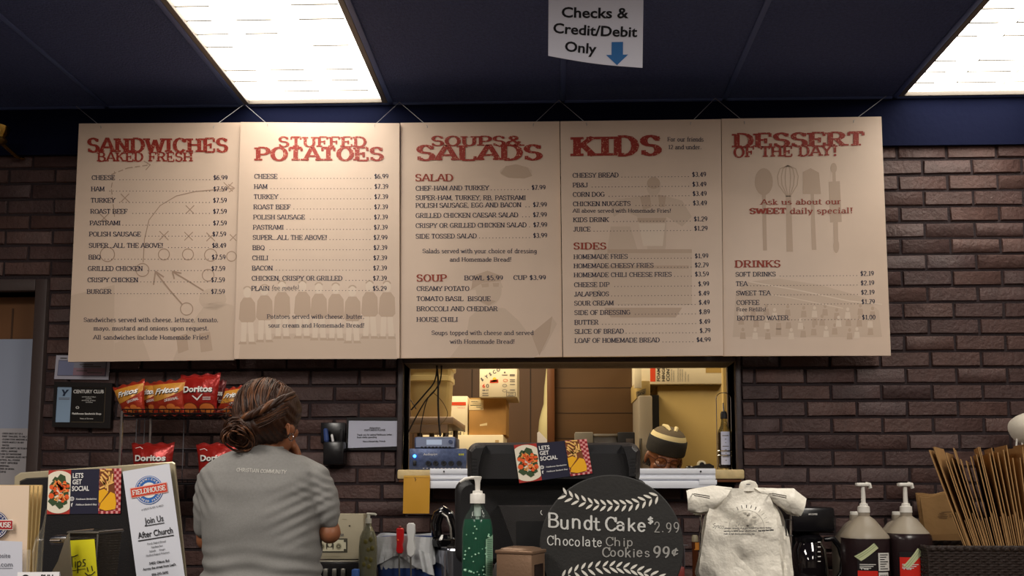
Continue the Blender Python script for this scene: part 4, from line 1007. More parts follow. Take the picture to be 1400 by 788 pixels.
def cord(label, pts, r, m, Y=YW+.04, dy=0):
    q = [P(x, y, Y+dy*i) for i, (x, y) in enumerate(pts)]
    # smooth through the points
    out = []
    for i in range(len(q)-1):
        p0, p1, p2, p3 = q[max(i-1,0)], q[i], q[i+1], q[min(i+2,len(q)-1)]
        for k in range(6):
            t = k/6; out.append(.5*((2*p1)+(p2-p0)*t+(2*p0-5*p1+4*p2-p3)*t*t+(3*p1-p0-3*p2+p3)*t*t*t))
    out.append(q[-1])
    tag(MB().tube(out, r, 6).build('power_cord', m), label, 'cord', 'cords hanging into the pass-through')
m_cord = mat('black_cord', (16,14,14), .5); m_cordt = mat('tan_cord', (110,90,56), .5)
cord('thick straight black cord hanging to the receiver', [(597,500),(599,520),(599,550),(600,575),(602,597)], .0042, m_cord)
cord('black cord sagging left from the window top', [(598,500),(594,522),(580,540),(562,561)], .0034, m_cord, YW+.03)
cord('black cord crossing down to the lower left', [(604,500),(602,520),(594,535),(582,548),(568,572),(558,592)], .003, m_cord, YW+.05)
cord('thin black cord hanging between the other cords', [(603,500),(601,525),(585,545),(577,575),(574,597)], .0022, m_cord, YW+.06)
cord('thin tan cord looping beside the bucket', [(592,537),(599,543),(607,553),(612,566),(608,575),(602,582),(598,597)], .0018, m_cordt, YW+.07)
Ye = YW-.135; m_env = mat('manila_yellow', (206,150,42), .55, vary=.05)
th = thing('envelope', 'mustard yellow envelope hanging from the sill', 'envelope', (P(570,703,Ye).x, Ye, P(570,703,Ye).z))
MB().sheet(lambda u, v: P(552+36*u-(1.2*v), 650.5+52*v+.5*u*(1-v), Ye-.004*math.sin(math.pi*u)*math.sin(math.pi*v)), 8, 10, 0, (0,.0016,0)).build('paper', m_env, th)
mb = MB(); ink(mb, [[(552,650.5),(588,650.5),(588,653),(552,653)]], pixmap(Ye-.0015)); mb.build('flap', mat('manila_flap', (220,170,70), .5), th)
p = P(567.5,656,Ye-.004); MB().tube([(p.x-.002,p.y,p.z+.008),(p.x+.003,p.y,p.z),(p.x-.001,p.y,p.z-.006)], .001, 5).build('clasp', m_chrome, th)
# bottle in its wire stand
Yo = YW+.06; m_glass = mat('bottle_glass', (210,190,120), .08, trans=.85, ior=1.3); m_dark = mat('dark_sauce', (26,18,20), .2)
zb_ = zs1
bc = P(991,638,Yo)
th = thing('sauce_bottle', 'dark sauce bottle with white label and pourer at the right end of the sill', 'bottle', (bc.x, Yo, zb_))
R = M(8.6, Yo); zz = lambda y: P(991,y,Yo).z
def prof(*yr): return [(max(zb_+.001, zz(y)), M(r, Yo)) for y, r in yr]
MB().lathe((bc.x,Yo,0), prof((641,7),(639,8.6),(600,8.6),(592,8.5)), 24).build('sauce', m_dark, th)
MB().lathe((bc.x,Yo,0), prof((592,8.6),(589,8),(583,5),(576,3.8),(572,3.8)), 24).build('neck', m_glass, th)
MB().lathe((bc.x,Yo,0), prof((573,4.6),(566,4.6),(565,4),(563,3.6)), 16).build('cap', m_blk, th)
MB().tube([(bc.x,Yo,zz(563)),(bc.x-.002,Yo,zz(551))], [.004,.0022], 8).build('pourer', m_chrome, th)
mb = MB(); mb.sheet(lambda u, v: Vector((bc.x+R*1.02*math.sin((u-.5)*1.5), Yo-R*1.02*math.cos((u-.5)*1.5), zz(591)+(zz(636)-zz(591))*v)), 10, 2); mb.build('label', mat('bottle_label', (196,200,226), .5), th)
mb = MB()
for k in range(8): mb.sheet(lambda u, v: Vector((bc.x+R*1.03*math.sin((u-.5)*(1.0-.3*(k % 3))), Yo-R*1.03*math.cos((u-.5)*1.0), zz(596+k*4.8)+(-.003)*v)), 6, 1)
mb.build('label_print', m_gry, th)
th = thing('wire_stand', 'looped chrome wire stand around the sauce bottle', 'stand', (bc.x, Yo, zb_))
mb = MB(); r2 = R+.004
lp = [(bc.x-r2,Yo,zb_+.003)]+[(bc.x-r2,Yo,zz(y)) for y in (600,560)]+[(bc.x-r2*math.cos(a),Yo,zz(545)+.024*math.sin(a)) for a in [i*math.pi/10 for i in range(11)]]+[(bc.x+r2,Yo,zz(y)) for y in (560,600)]+[(bc.x+r2,Yo,zb_+.003)]
mb.tube(lp, .0018, 6); mb.build('loop', m_chrome, th)
for y in (617,623): 
    mb = MB(); mb.tube([(bc.x+r2*1.08*math.cos(a),Yo+r2*1.08*math.sin(a),zz(y)) for a in [i*math.pi/12 for i in range(25)]], .0018, 6); mb.build('ring', m_chrome, th)
# small dark things on the sill
c = P(958,641,YW+.05)
th = thing('tape_dispenser', 'small black tape dispenser with pale roll on the sill by the sauce bottle', 'tape dispenser', (c.x, c.y, zs1))
k = M(1, YW+.05); o = lambda x, y: Vector((c.x+(x-958)*k, c.y, zs1+.001+(641-y)*k))
MB().prism([o(948,641),o(976,641),o(976,635),o(970,632),o(964,633),o(950,635)], (0,.03,0)).build('base', m_bp, th)
MB().tube([o(960,633.5)+Vector((0,.006,0)), o(960,633.5)+Vector((0,.024,0))], M(6,3.3), 20).build('roll', mat('tape_roll', (206,196,166), .4), th)
MB().tube([o(960,633.5)+Vector((0,.003,0)), o(960,633.5)+Vector((0,.027,0))], M(3.4,3.3), 16).build('hub', m_bp, th)
c2 = P(943,641,YW+.1); mb = MB(); mb.ell((c2.x,c2.y,zs1+M(3.4,3.4)), (M(6,3.4),.018,M(3.4,3.4)))
tag(mb.build('rubber_stamp', m_bp), 'small rounded black stamp on the sill near the beanie', 'stamp')

# ---- things on the back counter between the woman and the till
Yg = 3.02; 
th = thing('cash_sign_box', 'tan box printed with a dollar bill standing behind the soap bottle', 'box', (P(465,772,Yg).x, Yg+.03, ZK+.09))
m_tanb = mat('tan_board', (168,158,134), .6, vary=.06)
a, b = P(420,765,Yg), P(497,703,Yg)
MB().box((a.x,Yg,a.z), (b.x,Yg+.06,b.z), 0, .003).build('board', m_tanb, th)
f = pixmap(Yg-.0012); mb = MB()
ink(mb, [[(434,736.5),(475,736.5),(475,756),(434,756)]], f, 0)
f2 = pixmap(Yg-.0022); ink(mb, [[(436,738.5),(473,738.5),(473,754),(436,754)]], f2, 1); f3 = pixmap(Yg-.0032)
ink(mb, [disc(451,747,5.5,8)], f3, 0); ink(mb, [disc(451,744.5,2.6,3.6), [(447,754),(447.5,749),(454.5,749),(455,754)]], lambda x,y: f3(x,y)+Vector((0,-.0006,0)), 1)
for x in (440,463): ink(mb, [disc(x,747.5,4,4.6)], f3, 2); ink(mb, ring(x,747.5,2.2,1,10), lambda x,y: f3(x,y)+Vector((0,-.0006,0)), 0)
for x, y in ((437.5,740),(471.5,740),(437.5,752.5),(471.5,752.5)): ink(mb, [disc(x,y,1.8,1.8,8)], f3, 0)
text_px(mb, 'use', 462, 470, 734, 733.5, 5, f2, 3, serif=False, tv=.14, th=.14)
ink(mb, [disc(478,719.4,1.3,1.2,8)], f2, 0)
for x0, x1, y in ((440,465,761),(444,470,764),(468,474,710)): ink(mb, [[(x0,y),(x1,y),(x1,y+.5),(x0,y+.5)]], f2, 2)
mb.build('printing', [mat('bill_dark', (62,58,46), .6), mat('bill_pale', (196,190,164), .6), mat('bill_mid', (150,144,118), .6), m_gry], th)
# card reader under it
Yk = 2.95
th = thing('cash_tray', 'black tray with grey clips under the tan dollar sign box', 'tray', (P(462,790,Yk).x, Yk+.08, ZK))
a, b = P(430,800,Yk), P(494,769,Yk)
MB().box((a.x,Yk,ZK+.001), (b.x,Yk+.2,b.z), 0, .005).build('body', m_bp, th)
MB().box((a.x+.002,Yk-.002,b.z-.001), (b.x-.02,Yk+.05,b.z+.003), 0, .001).build('rim', m_steel, th)
mb = MB()
for x in (446,458,470): p = P(x,783,Yk); mb.box((p.x-.008,Yk-.012,p.z-.014),(p.x+.008,Yk,p.z+.014),0,.002)
mb.build('clips', m_steel, th)
# soap bottle
Ys = 2.82; cxs = 503
th = thing('soap_bottle', 'clear pump bottle of yellow-green soap right of the dollar sign', 'soap bottle', (P(cxs,800,Ys).x, Ys, ZK))
m_soap = mat('olive_soap', (150,140,70), .25, trans=.35); m_clear = mat('clear_plastic', (214,210,176), .12, trans=.8, ior=1.2)
zS = lambda y: P(cxs,y,Ys).z; c = P(cxs,760,Ys)
MB().lathe((c.x,Ys,0), [(ZK+.001,M(11,Ys)),(ZK+.01,M(12.5,Ys))]+[(zS(y),M(r,Ys)) for y,r in ((748,12.5),(735,11.5),(726,8),(719,4.2),(711,3.4))], 28, sy=.7).build('bottle', m_clear, th)
MB().lathe((c.x,Ys,0), [(ZK+.004,M(9,Ys)),(ZK+.012,M(10.5,Ys))]+[(zS(y),M(r,Ys)) for y,r in ((750,10.5),(738,9.5),(727,6.5))], 28, sy=.6).build('soap', m_soap, th)
mb = MB(); mb.tube([(c.x,Ys,zS(727)),(c.x,Ys,zS(704))], .006, 10); mb.tube([(c.x-.006,Ys,zS(703)),(c.x+.022,Ys,zS(703.5)),(c.x+.027,Ys,zS(705))], .0045, 8); mb.tube([(c.x,Ys,zS(716)),(c.x,Ys,zS(709))], .011, 12); mb.build('pump', mat('translucent_pump', (200,198,184), .35), th)
mb = MB(); rr = random.Random(2)
for x, y in ((500,741),(507,738),(503,752),(509,750),(501,764),(507,766),(504,775),(498,772)):
    p = P(x,y,Ys-.021); mb.ell((p.x,p.y,p.z), (.008,.002,.009), 0, 10, 6)
mb.build('label_marks', mat('olive_print', (96,88,36), .5), th)
a, b = P(483,800,2.8), P(500,778,2.8)
tag(MB().box((a.x,2.77,ZK+.001), (P(492,780,2.8).x,2.8,b.z), 0, .003).build('blue_packet', mat('packet_blue', (60,98,168), .5)), 'small blue packet at the foot of the soap bottle', 'packet')
# lined tub with two tools clipped on it
Yt = 2.86; zT = lambda y: P(550,y,Yt).z
th = thing('waste_tub', 'blue tub with white plastic liner folded over its rim', 'tub', (P(550,800,Yt).x, Yt+.1, ZK))
cT = P(549,760,Yt); hx = M(40,Yt)
MB().lathe((cT.x,Yt+.1,0), [(ZK+.001,hx*.86),(zT(737),hx*.98),(zT(737)-.002,hx*.93),(ZK+.02,hx*.82)], 40, sy=.95, sq=5).build('bin', mat('bin_blue', (44,66,120), .4), th)
def liner(u, v):
    a = 2*math.pi*u; ca, sa = math.cos(a), math.sin(a); q = (abs(ca)**5+abs(sa)**5)**(-.2)
    fold = .006*math.sin(a*13+2*v)+.004*math.sin(a*29+v*5)
    hang = .094+.012*math.sin(a*2+2.4)+.014*math.sin(a*5+.5)
    if v < .25: r = hx*(.86+.15*v/.25); z = zT(734)-.15*(1-v/.25)
    else: r = hx*(1.01+.02*(v-.25))+abs(fold)*1.3*(v-.1); z = zT(734)+.004*math.sin(a*3)-hang*(v-.25)/.75
    return Vector((cT.x+r*q*ca, Yt+.1+r*q*sa*.97, z))
MB().sheet(liner, 120, 16, 0).build('liner', mat('white_liner', (206,208,210), .3, alpha=.93, bump=.7, bscale=18), th, 60)
mb = MB(); p = P(580,770,Yt-.02); mb.sheet(lambda u, v: P(572+16*u+6*v, 752+30*v+6*u, Yt-.03)+Vector((0,.006*math.sin(u*9),0)), 10, 8, 0, (0,.001,0)); mb.build('liner_tail', MATS['white_liner'], th, 60)
def tool(name, label, cat, outline, Y, dep, m, extra=None):
    c = P(*outline[0], Y); t = thing(name, label, cat, (c.x, Y, min(P(x,y,Y).z for x,y in outline)))
    mb = MB(); n = len(outline); bx = sum(x for x,_ in outline)/n; by = sum(y for _,y in outline)/n
    L = []
    for k, s_ in ((0,.84),(.25,1),(.75,1),(1,.84)): L.append([P(bx+(x-bx)*s_, by+(y-by)*(1-(1-s_)*.35), Y)+Vector((0,dep*k,0)) for x,y in outline])
    mb.add([p for l in L for p in l], [[i*n+j, i*n+(j+1)%n, (i+1)*n+(j+1)%n, (i+1)*n+j] for i in range(3) for j in range(n)]+[list(range(n)), [3*n+j for j in range(n)][::-1]])
    fix(mb.build('handle', m, t, 50)); 
    if extra: extra(t)
    return t
Yw = Yt-.035
def red_x(t):
    mb = MB(); boxpx(mb, 544.5, 720, 548.5, 724, Yw+.004, .012, 0, .002); mb.build('trigger', mat('dark_red_plastic', (120,16,18), .4), t)
    p = P(544,739,Yw-.002); MB().ell((p.x,p.y,p.z), (.0035,.002,.0035), 0, 10, 6).build('button', mat('orange_button', (250,110,40), .4), t)
    MB().tube([P(545.5,754,Yw+.01), P(546,790,Yw+.012)], .003, 8).build('nozzle', m_steel, t)
tool('lighter', 'red long-handled lighter clipped on the lined tub', 'lighter', [(541.5,724),(543,722.5),(549.5,722.5),(551.5,724),(551.5,738),(550,745),(551,754),(549,757.5),(543.5,757.5),(541,754),(542,745)], Yw, .018, mat('lighter_red', (206,28,30), .3), red_x)
def gr_x(t):
    mb = MB(); ol = [(558,720.5),(562,721.5),(565,721),(566,727),(563.5,738),(566,750),(565,758),(561.5,761),(557.5,758.5),(556.5,750),(558.5,738),(557,727)]
    mb.prism([P(x,y,Yw-.001) for x,y in ol], (0,.004,0)); mb.build('grip', mat('grey_rubber', (128,120,104), .6), t)
    MB().tube([P(561.5,760,Yw+.01), P(562,795,Yw+.012)], .003, 8).build('shaft', m_steel, t)
tool('scraper', 'white scraper with grey rubber grip beside the red lighter', 'scraper', [(556,718),(558.5,715.5),(564.5,715.5),(567,718),(567.5,728),(565.5,738),(568,750),(566.5,759),(561.5,763),(556.5,760),(555,750),(557.5,738),(555.5,727)], Yw-.002, .016, mat('scraper_white', (226,226,224), .35), gr_x)
# coffee brewer: steel body with black lever head
Yx = 2.86
th = thing('coffee_urn', 'steel coffee urn with glossy black handle behind the hand sanitizer', 'coffee urn', (P(620,800,Yx).x, Yx+.1, ZK))
a, b = P(588,800,Yx), P(662,750,Yx); zu = b.z
MB().lathe(((a.x+b.x)/2,Yx+.1,0), [(ZK+.001,(b.x-a.x)/2),(zu-.01,(b.x-a.x)/2),(zu,(b.x-a.x)/2-.008)], 48).build('body', mat('polished_steel', (190,192,204), .14, .95), th)
MB().lathe(((a.x+b.x)/2,Yx+.1,0), [(zu,(b.x-a.x)/2-.004),(zu+.006,(b.x-a.x)/2-.004),(zu+.012,(b.x-a.x)/2-.02)], 48).build('rim', m_chrome, th)
mb = MB(); lathepx(mb, 608, Yx+.06, [(747,17),(742,19),(738,19),(735,15),(731,12)], 24); mb.build('lid', mat('gloss_black', (14,13,15), .08, coat=1), th)
mb = MB(); q = [P(x,y,Yx+.05) for x,y in ((598,734),(596,718),(600,704),(607,699),(614,704),(619,718),(621,738))]; mb.tube(q, [.02,.021,.021,.02,.019,.015,.01], 14); mb.build('handle', MATS['gloss_black'], th, 60)
mb = MB(); q = [P(x,y,Yx+.03) for x,y in ((604,702),(611,707),(616,722),(617,737))]; mb.tube(q, .0045, 8); mb.build('handle_trim', m_steel, th)
# ================================================================ right end of the back counter
Yc = 2.98
c = P(1113,760,Yc); zC = lambda y: P(1113,y,Yc).z
th = thing('coffee_maker', 'black drip coffee maker with glass pot between the plastic bags and the jugs', 'coffee maker', (c.x, Yc+.1, ZK))
a, b = P(1084,728,Yc), P(1142,694,Yc)
MB().box((a.x,Yc,a.z), (b.x,Yc+.22,b.z), 0, .012).build('brew_head', m_bp, th)
MB().box((a.x+.01,Yc+.15,ZK+.02), (b.x-.01,Yc+.22,a.z+.005), 0, .006).build('water_tank', m_bp, th)
MB().box((a.x-.004,Yc-.01,ZK+.001), (b.x+.004,Yc+.22,ZK+.028), 0, .008).build('base', m_bp, th)
mb = MB(); sans_px(mb, 'MR.COFFEE', 1105.5, 1117.5, 704.6, 704.6, 2.2, pixmap(Yc-.001), 0, .03); mb.build('logo', m_lett, th)
mb = MB(); mb.box((b.x-.004,Yc+.06,a.z),(b.x+.001,Yc+.2,b.z-.004),0,.001); mb.build('side_trim', m_steel, th)
pc = Yc+.055; pr = M(24,Yc)
MB().lathe((c.x,pc,0), [(ZK+.03,pr*.86),(ZK+.05,pr*.98),(ZK+.075,pr),(zC(752),pr*.9),(zC(745),pr*.72),(zC(741),pr*.68)], 36).build('glass_pot', mat('dark_pot_glass', (20,16,18), .05, coat=1), th)
MB().lathe((c.x,pc,0), [(zC(742),pr*.74),(zC(737),pr*.78),(zC(733),pr*.6),(zC(731),.001)], 30).build('pot_lid', m_bp, th)
hq = [(1127,738),(1139,737),(1148,748),(1153,765),(1151,783),(1143,795)]
mb = MB(); mb.tube([P(x,y,Yc+.02) for x,y in hq], [.009,.011,.011,.011,.01,.008], 12); mb.build('pot_handle', m_bp, th, 60)
mb = MB()
for k in range(5): p = P(1119.5,742+k*6.5,Yc); ink(mb, [[(1118,741+k*6.6),(1122,741+k*6.6),(1122,742.2+k*6.6),(1118,742.2+k*6.6)]], pixmap(pc-pr*1.005))
mb.build('scale_marks', m_lett, th)
# jugs of tea with pumps
m_fro = mat('frosted_jug_plastic', (176,164,146), .35, alpha=.68); m_frl = mat('jug_wall_over_tea', (58,42,42), .25, alpha=.25)
m_tea = mat('dark_tea', (34,22,26), .25); m_teac = mat('pale_syrup', (150,120,110), .35, alpha=.85); m_wp = mat('white_pump_plastic', (226,222,214), .35)
m_labr = mat('label_red', (206,38,26), .4); m_labk = mat('label_black', (26,20,22), .4); m_labw = mat('label_white', (212,210,204), .5); m_stk = mat('sticker_pale_green', (196,202,158), .5)
def jug(label, cx, Y, top, liquid, pump, stick, cap=None):
    c = P(cx, 760, Y); z = lambda y: P(cx,y,Y).z; R = M(29.5, Y)
    t = thing('jug', label, 'jug', (c.x, Y, ZK), 'gallon jugs on the back counter')
    prof = [(ZK+.001,R*.93),(ZK+.012,R),(z(top+39),R),(z(top+34),R*.97),(z(top+12),R*.42),(z(top+8),R*.24),(z(top),R*.23)]
    # lower wall clear over the tea, upper cone frosted
    cut = z(liquid)
    def rad(zz):
        for (z0,r0),(z1,r1) in zip(prof, prof[1:]):
            if z0 <= zz <= z1: return r0+(r1-r0)*(zz-z0)/(z1-z0)
        return prof[-1][1]
    up = [(cut, rad(cut))]+[q for q in prof if q[0] > cut]
    lo = [q for q in prof if q[0] < cut]+[(cut, rad(cut))]
    mb = MB(); mb.lathe((c.x,Y,0), lo, 40, 0, cap=False, sq=2.6); mb.lathe((c.x,Y,0), up, 40, 1, cap=False, sq=2.6); mb.build('bottle', [m_frl, m_fro], t)
    MB().lathe((c.x,Y,0), [(q[0]+(.002 if i == 0 else 0), q[1]*.965) for i, q in enumerate(lo)], 40, sq=2.6).build('tea', m_tea, t)
    if pump:
        MB().lathe((c.x,Y,0), [(z(top+3),M(8,Y)),(z(top-5),M(7.6,Y)),(z(top-6),M(5.6,Y)),(z(top-9),M(5.2,Y)),(z(top-10),M(3,Y))], 24).build('pump_collar', m_wp, t)
        MB().tube([(c.x,Y,z(top-9)),(c.x,Y,z(664))], [M(3.1,Y),M(2.5,Y)], 14).build('pump_stem', m_wp, t)
        mb = MB(); mb.box((c.x-M(9.5,Y),Y-.012,z(665.5)),(c.x+M(7,Y),Y+.012,z(660.5)),0,.004); mb.tube([(c.x+M(4,Y),Y,z(662.5)),(c.x+M(8.5,Y),Y,z(663)),(c.x+M(10,Y),Y,z(668))], [.009,.008,.006], 10); mb.build('pump_head', m_wp, t, 50)
    else:
        MB().lathe((c.x,Y,0), [(z(top+1),M(6.6,Y)),(z(top-3.5),M(6.6,Y)),(z(top-4.2),M(6,Y))], 24).build('cap', m_wp, t)
    # wrap-round label
    def cyl(x, y, o=0):
        s_ = max(-.999, min(.999, (x-cx-(cx-755)*R*.6/Y)/29.5)); an = math.asin(s_); q = (abs(s_)**2.6+abs(math.cos(an))**2.6)**(-1/2.6)
        r = R+.0012+o; return Vector((c.x+r*q*s_, Y-r*q*math.cos(an), z(y)))
    if stick:
        mb = MB()
        def pan(x0,y0,x1,y1,mi,o): mb.sheet(lambda u,v: cyl(x0+(x1-x0)*u, y0+(y1-y0)*v, o), 8, 2, mi)
        L = cx-1183
        r0 = 1171.5+L; pan(r0, 778 if stick == 1 else 760, 1194+L, 803, 0, 0); pan(r0, 753, 1194+L, 778 if stick == 1 else 760, 1, 0); pan(1195+L, 754, 1209+L, 778, 2, .0003); pan(1195+L, 780, 1207+L, 803, 2, .0003)
        for k in range(7): pan(1197+L, 756+k*3.1, 1207+L-(k%3)*2, 757.2+k*3.1, 1, .0008)
        for k in range(6): pan(1197+L+k*1.6, 783, 1197.8+L+k*1.6, 787.5, 1, .0008)
        ww, pl = sans('Tea', .02); ink(mb, pl, lambda u,v: cyl(r0+2+9*u/ww, 778-3*v-1.5, .001), 2)
        for k in range(3): pan(r0+2, 769+k*2.4, r0+20-k*3, 770+k*2.4, 2, .001)
        q = [(1169,759),(1190,741),(1195.5,747.5),(1175,765)] if stick == 1 else [(1174,772),(1191,747.5),(1197.5,754),(1180,774.5)]
        mb.sheet(lambda u,v: cyl(L+(q[0][0]*(1-u)+q[1][0]*u)*(1-v)+(q[3][0]*(1-u)+q[2][0]*u)*v, (q[0][1]*(1-u)+q[1][1]*u)*(1-v)+(q[3][1]*(1-u)+q[2][1]*u)*v, .0012), 8, 3, 3)
        for k in range(3): mb.sheet(lambda u,v: cyl(L+(q[0][0]*(1-u)+q[1][0]*u)+2+k*1.6, (q[0][1]*(1-u)+q[1][1]*u)+.5+k*1.7+.7*v, .0018), 6, 1, 4) if k < 2 else None
        mb.build('label', [m_labr, m_labk, m_labw, m_stk, mat('sticker_print', (120,140,96), .5)], t)
jug('front jug of dark tea with white pump, left of the pair', 1183, 2.86, 698, 735.5, True, 1)
jug('front jug of dark tea with white pump, right beside the kraft bags', 1241, 2.86, 698, 729, True, 2)
jug('jug with plain white cap behind the left pump jug', 1171, 3.13, 704, 790, False, 0)
jug('jug with plain white cap behind the right pump jug', 1229, 3.13, 704, 790, False, 0)
# wicker basket
m_wick = mat('dark_wicker', (44,32,28), .55, bump=.3, bscale=200)
bx0, bx1 = P(1269,760,2.74).x, P(1412,760,2.74).x; by0, by1 = 2.74, 3.0; bzt = P(1330,750,2.74).z
th = thing('wicker_basket', 'dark wicker basket holding the tall kraft bags at the right edge', 'basket', ((bx0+bx1)/2, 2.87, ZK))
def ringpts(off, z, wob=0, ph=0, n=120):
    P4 = [(bx0-off,by0-off),(bx1+off,by0-off),(bx1+off,by1+off),(bx0-off,by1+off)]; out = []
    for i in range(n+1):
        t = (i % n)/n*4; k = int(t); u = t-k; a, b = P4[k], P4[(k+1) % 4]
        s_ = wob*math.sin(i*math.pi/1.5+ph)
        nx, ny = [(0,-1),(1,0),(0,1),(-1,0)][k]
        out.append((a[0]+(b[0]-a[0])*u+nx*s_, a[1]+(b[1]-a[1])*u+ny*s_, z))
    return out
mb = MB()
for k in range(20):
    z = ZK+.006+k*(bzt-ZK-.02)/19; mb.tube(ringpts(0, z, .0045, (k % 2)*math.pi), .0052, 5)
for i in range(40): 
    q = ringpts(0, 0, n=40)[i]; mb.tube([(q[0],q[1],ZK),(q[0],q[1],bzt)], .004, 5)
mb.box((bx0,by0,ZK+.002),(bx1,by1,ZK+.01)); mb.build('woven_body', m_wick, th, 60)
mb = MB()
for k in range(3): mb.tube(ringpts(.003, bzt+.004*math.sin(k*2.1), .004, k*2.1, 140), .006, 6)
mb.build('rim', m_wick, th, 60)
# kraft carry-out bags
m_kraft = mat('kraft_paper', (166,127,80), .75, bump=.25, bscale=30, vary=.08, vscale=10); m_kraftd = mat('kraft_fold', (152,114,70), .75); m_kink = mat('kraft_print_ink', (96,70,44), .7)
# two small flat bags and a third leaning against the bricks behind the basket
def flat_bag(label, q, Y, prints, seed):
    c = [P(x, y, Y+(.09 if i < 2 else 0)) for i, (x, y) in enumerate(q)]
    t = thing('paper_bag', label, 'paper bag', ((c[2].x+c[3].x)/2, Y, ZK), 'short kraft bags leaning on the bricks')
    c[2].z = c[3].z = ZK+.001
    fn = lambda u, v: c[0].lerp(c[1], u).lerp(c[3].lerp(c[2], u), v)+Vector((0, -.003*math.sin(3.1*u+seed)*math.sin(5*v), .004*math.sin(9*u+seed)*(v < .05)))
    MB().sheet(fn, 14, 18, 0, (0,.004,.001)).build('sack', m_kraft, t, 50)
    v1 = .42
    MB().sheet(lambda u, v: fn(.03+.95*u, v1+(.99-v1)*v)+Vector((0,-.0045,.001)), 12, 8, 0, (0,.002,0)).build('folded_bottom', m_kraftd, t, 50)
    if prints:
        mb = MB(); g = lambda x, y: fn((x-1258)/56, (y-675)/142)+Vector((0,-.0025,0))
        ink(mb, ring(1303,686,2,.9,12), g); ink(mb, [disc(1303,686,.8)], g)
        for a, b, y in ((1296,1308,680.8),(1281,1288,702),(1279,1291,704.5),(1278,1292,707),(1280,1291,709.5),(1294,1305,705.5),(1294,1304,708),(1284,1306,700.5)):
            ink(mb, [[(a,y),(b,y),(b,y+.9),(a,y+.9)]], g)
        mb.build('print', m_kink, t)
flat_bag('short kraft bag leaning behind the printed one, only its edges showing', [(1252,676),(1308,673),(1330,790),(1270,790)], 3.11, False, 1)
flat_bag('short kraft bag, middle of the three leaning ones beside the jugs', [(1254,678),(1311,674),(1333,790),(1272,790)], 3.095, False, 2)
flat_bag('short printed kraft bag facing us behind the basket', [(1258,680),(1312,676),(1336,790),(1276,790)], 3.08, True, 3)
# tall flat-folded bags standing on edge in the basket
rk = random.Random(5)
proto = None; NB = 30
for i in range(NB):
    u = i/(NB-1)
    xb = P(1350+u*78, 760, 2.86).x; lean = -.29+.33*u+rk.uniform(-.015,.015); yaw = -.62+.5*u+rk.uniform(-.03,.03)
    H = .50+rk.uniform(-.03,.035); 
    lab = 'tall flat kraft bag standing on edge among the bags in the wicker basket'
    if proto is None:
        t = thing('paper_bag', 'front left tall kraft bag in the basket, its broad side showing', 'paper bag', (xb, 2.87, ZK+.012), 'tall kraft bags in the wicker basket')
        def wav(u_, v_): return Vector((.0022*math.sin(5*v_)+.001*math.sin(7*u_), 0, 0))
        base = Vector((xb, 2.87, ZK+.012))
        MB().sheet(lambda a, b: base+Vector((0,-.10+.20*a,.37*b))+wav(a,b)*.6, 10, 16, 0, (.003,0,0)).build('sack', m_kraft, t, 50)
        MB().sheet(lambda a, b: base+Vector((-.0032,-.098+.196*a,.001+.205*b))+wav(a,b)*.6, 10, 8, 0, (.0022,0,0)).build('folded_bottom', m_kraftd, t, 50)
        proto = t
    else:
        t = proto.copy(); COL.objects.link(t)
        for ch in proto.children:
            k = ch.copy(); COL.objects.link(k); k.parent = t
        t['label'] = lab
    t.location = (xb, 2.872, ZK+.012); t.rotation_euler = (0, lean, yaw); t.scale = (1,1,H/.37)
proto['group'] = 'tall kraft bags in the wicker basket'
# white device at the right edge
Yd = 3.12; c = P(1398,590,Yd)
th = thing('desk_lamp', 'white rounded lamp head with dark inside at the right edge over the kraft bags', 'lamp', (c.x, Yd, ZK))
R_ = Euler((math.radians(68), math.radians(18), 0)).to_matrix(); r = M(21,Yd)
mb = MB(); pf = [(.0,r*.98),(.02,r),(.05,r*.92),(.075,r*.7),(.09,r*.35),(.093,.001)]
k = len(mb.v); mb.lathe((0,0,0), pf, 32, 0, cap=False); mb.lathe((0,0,0), [(.0,r*.98),(.006,r*.9),(.05,r*.8),(.07,.001)], 32, 1, cap=False)
mb.v = [R_ @ (v*1.0)+c for v in mb.v]; mb.build('shade', [mat('white_enamel', (216,208,194), .35), mat('lamp_inside_black', (20,18,18), .5)], th)
mb = MB(); mb.tube([c+Vector((.0,.0,-.02)), P(1402,630,Yd), P(1404,700,Yd), (P(1404,700,Yd).x,Yd,ZK+.02)], .006, 8); mb.build('stem', m_bp, th)
MB().lathe((P(1404,700,Yd).x,Yd,0), [(ZK+.001,.055),(ZK+.012,.055),(ZK+.02,.03)], 24).build('base', m_bp, th)
for a_, b_ in (((1391,583),(1389,620)),((1395,585),(1398,612))): MB().tube([P(*a_,Yd-.03), P(*b_,Yd-.03)], .0035, 6).build('hinge_arm', m_wp, th)
# little bottles between the chalkboard and the plastic bags
Yv = 2.9
def small_bottle(label, cx, y0, r, prof_px, m, capm, capy):
    c = P(cx, y0, Yv); t = thing('seasoning_bottle', label, 'bottle', (c.x, Yv, ZK), 'little bottles left of the plastic bags')
    MB().lathe((c.x,Yv,0), [(ZK+.001,M(r,Yv)),(ZK+.004,M(r*1.03,Yv))]+[(P(cx,y,Yv).z, M(q,Yv)) for y, q in prof_px], 18).build('bottle', m, t)
    MB().lathe((c.x,Yv,0), [(P(cx,y,Yv).z, M(q,Yv)) for y, q in capy], 16).build('cap', capm, t)
small_bottle('small bottle with amber band and pale cap left of the plastic bags', 951, 790, 4, [(754,4.2),(750,4.6),(741,4.6)], mat('dark_amber_glass', (70,36,20), .2), mat('pale_cap', (130,120,96), .4), [(741,4.4),(734,4.2),(732,3)])
MB_ = MB(); cc = P(951,745,Yv)
t_ = [o for o in bpy.data.objects if o.name.startswith('seasoning_bottle')][0]
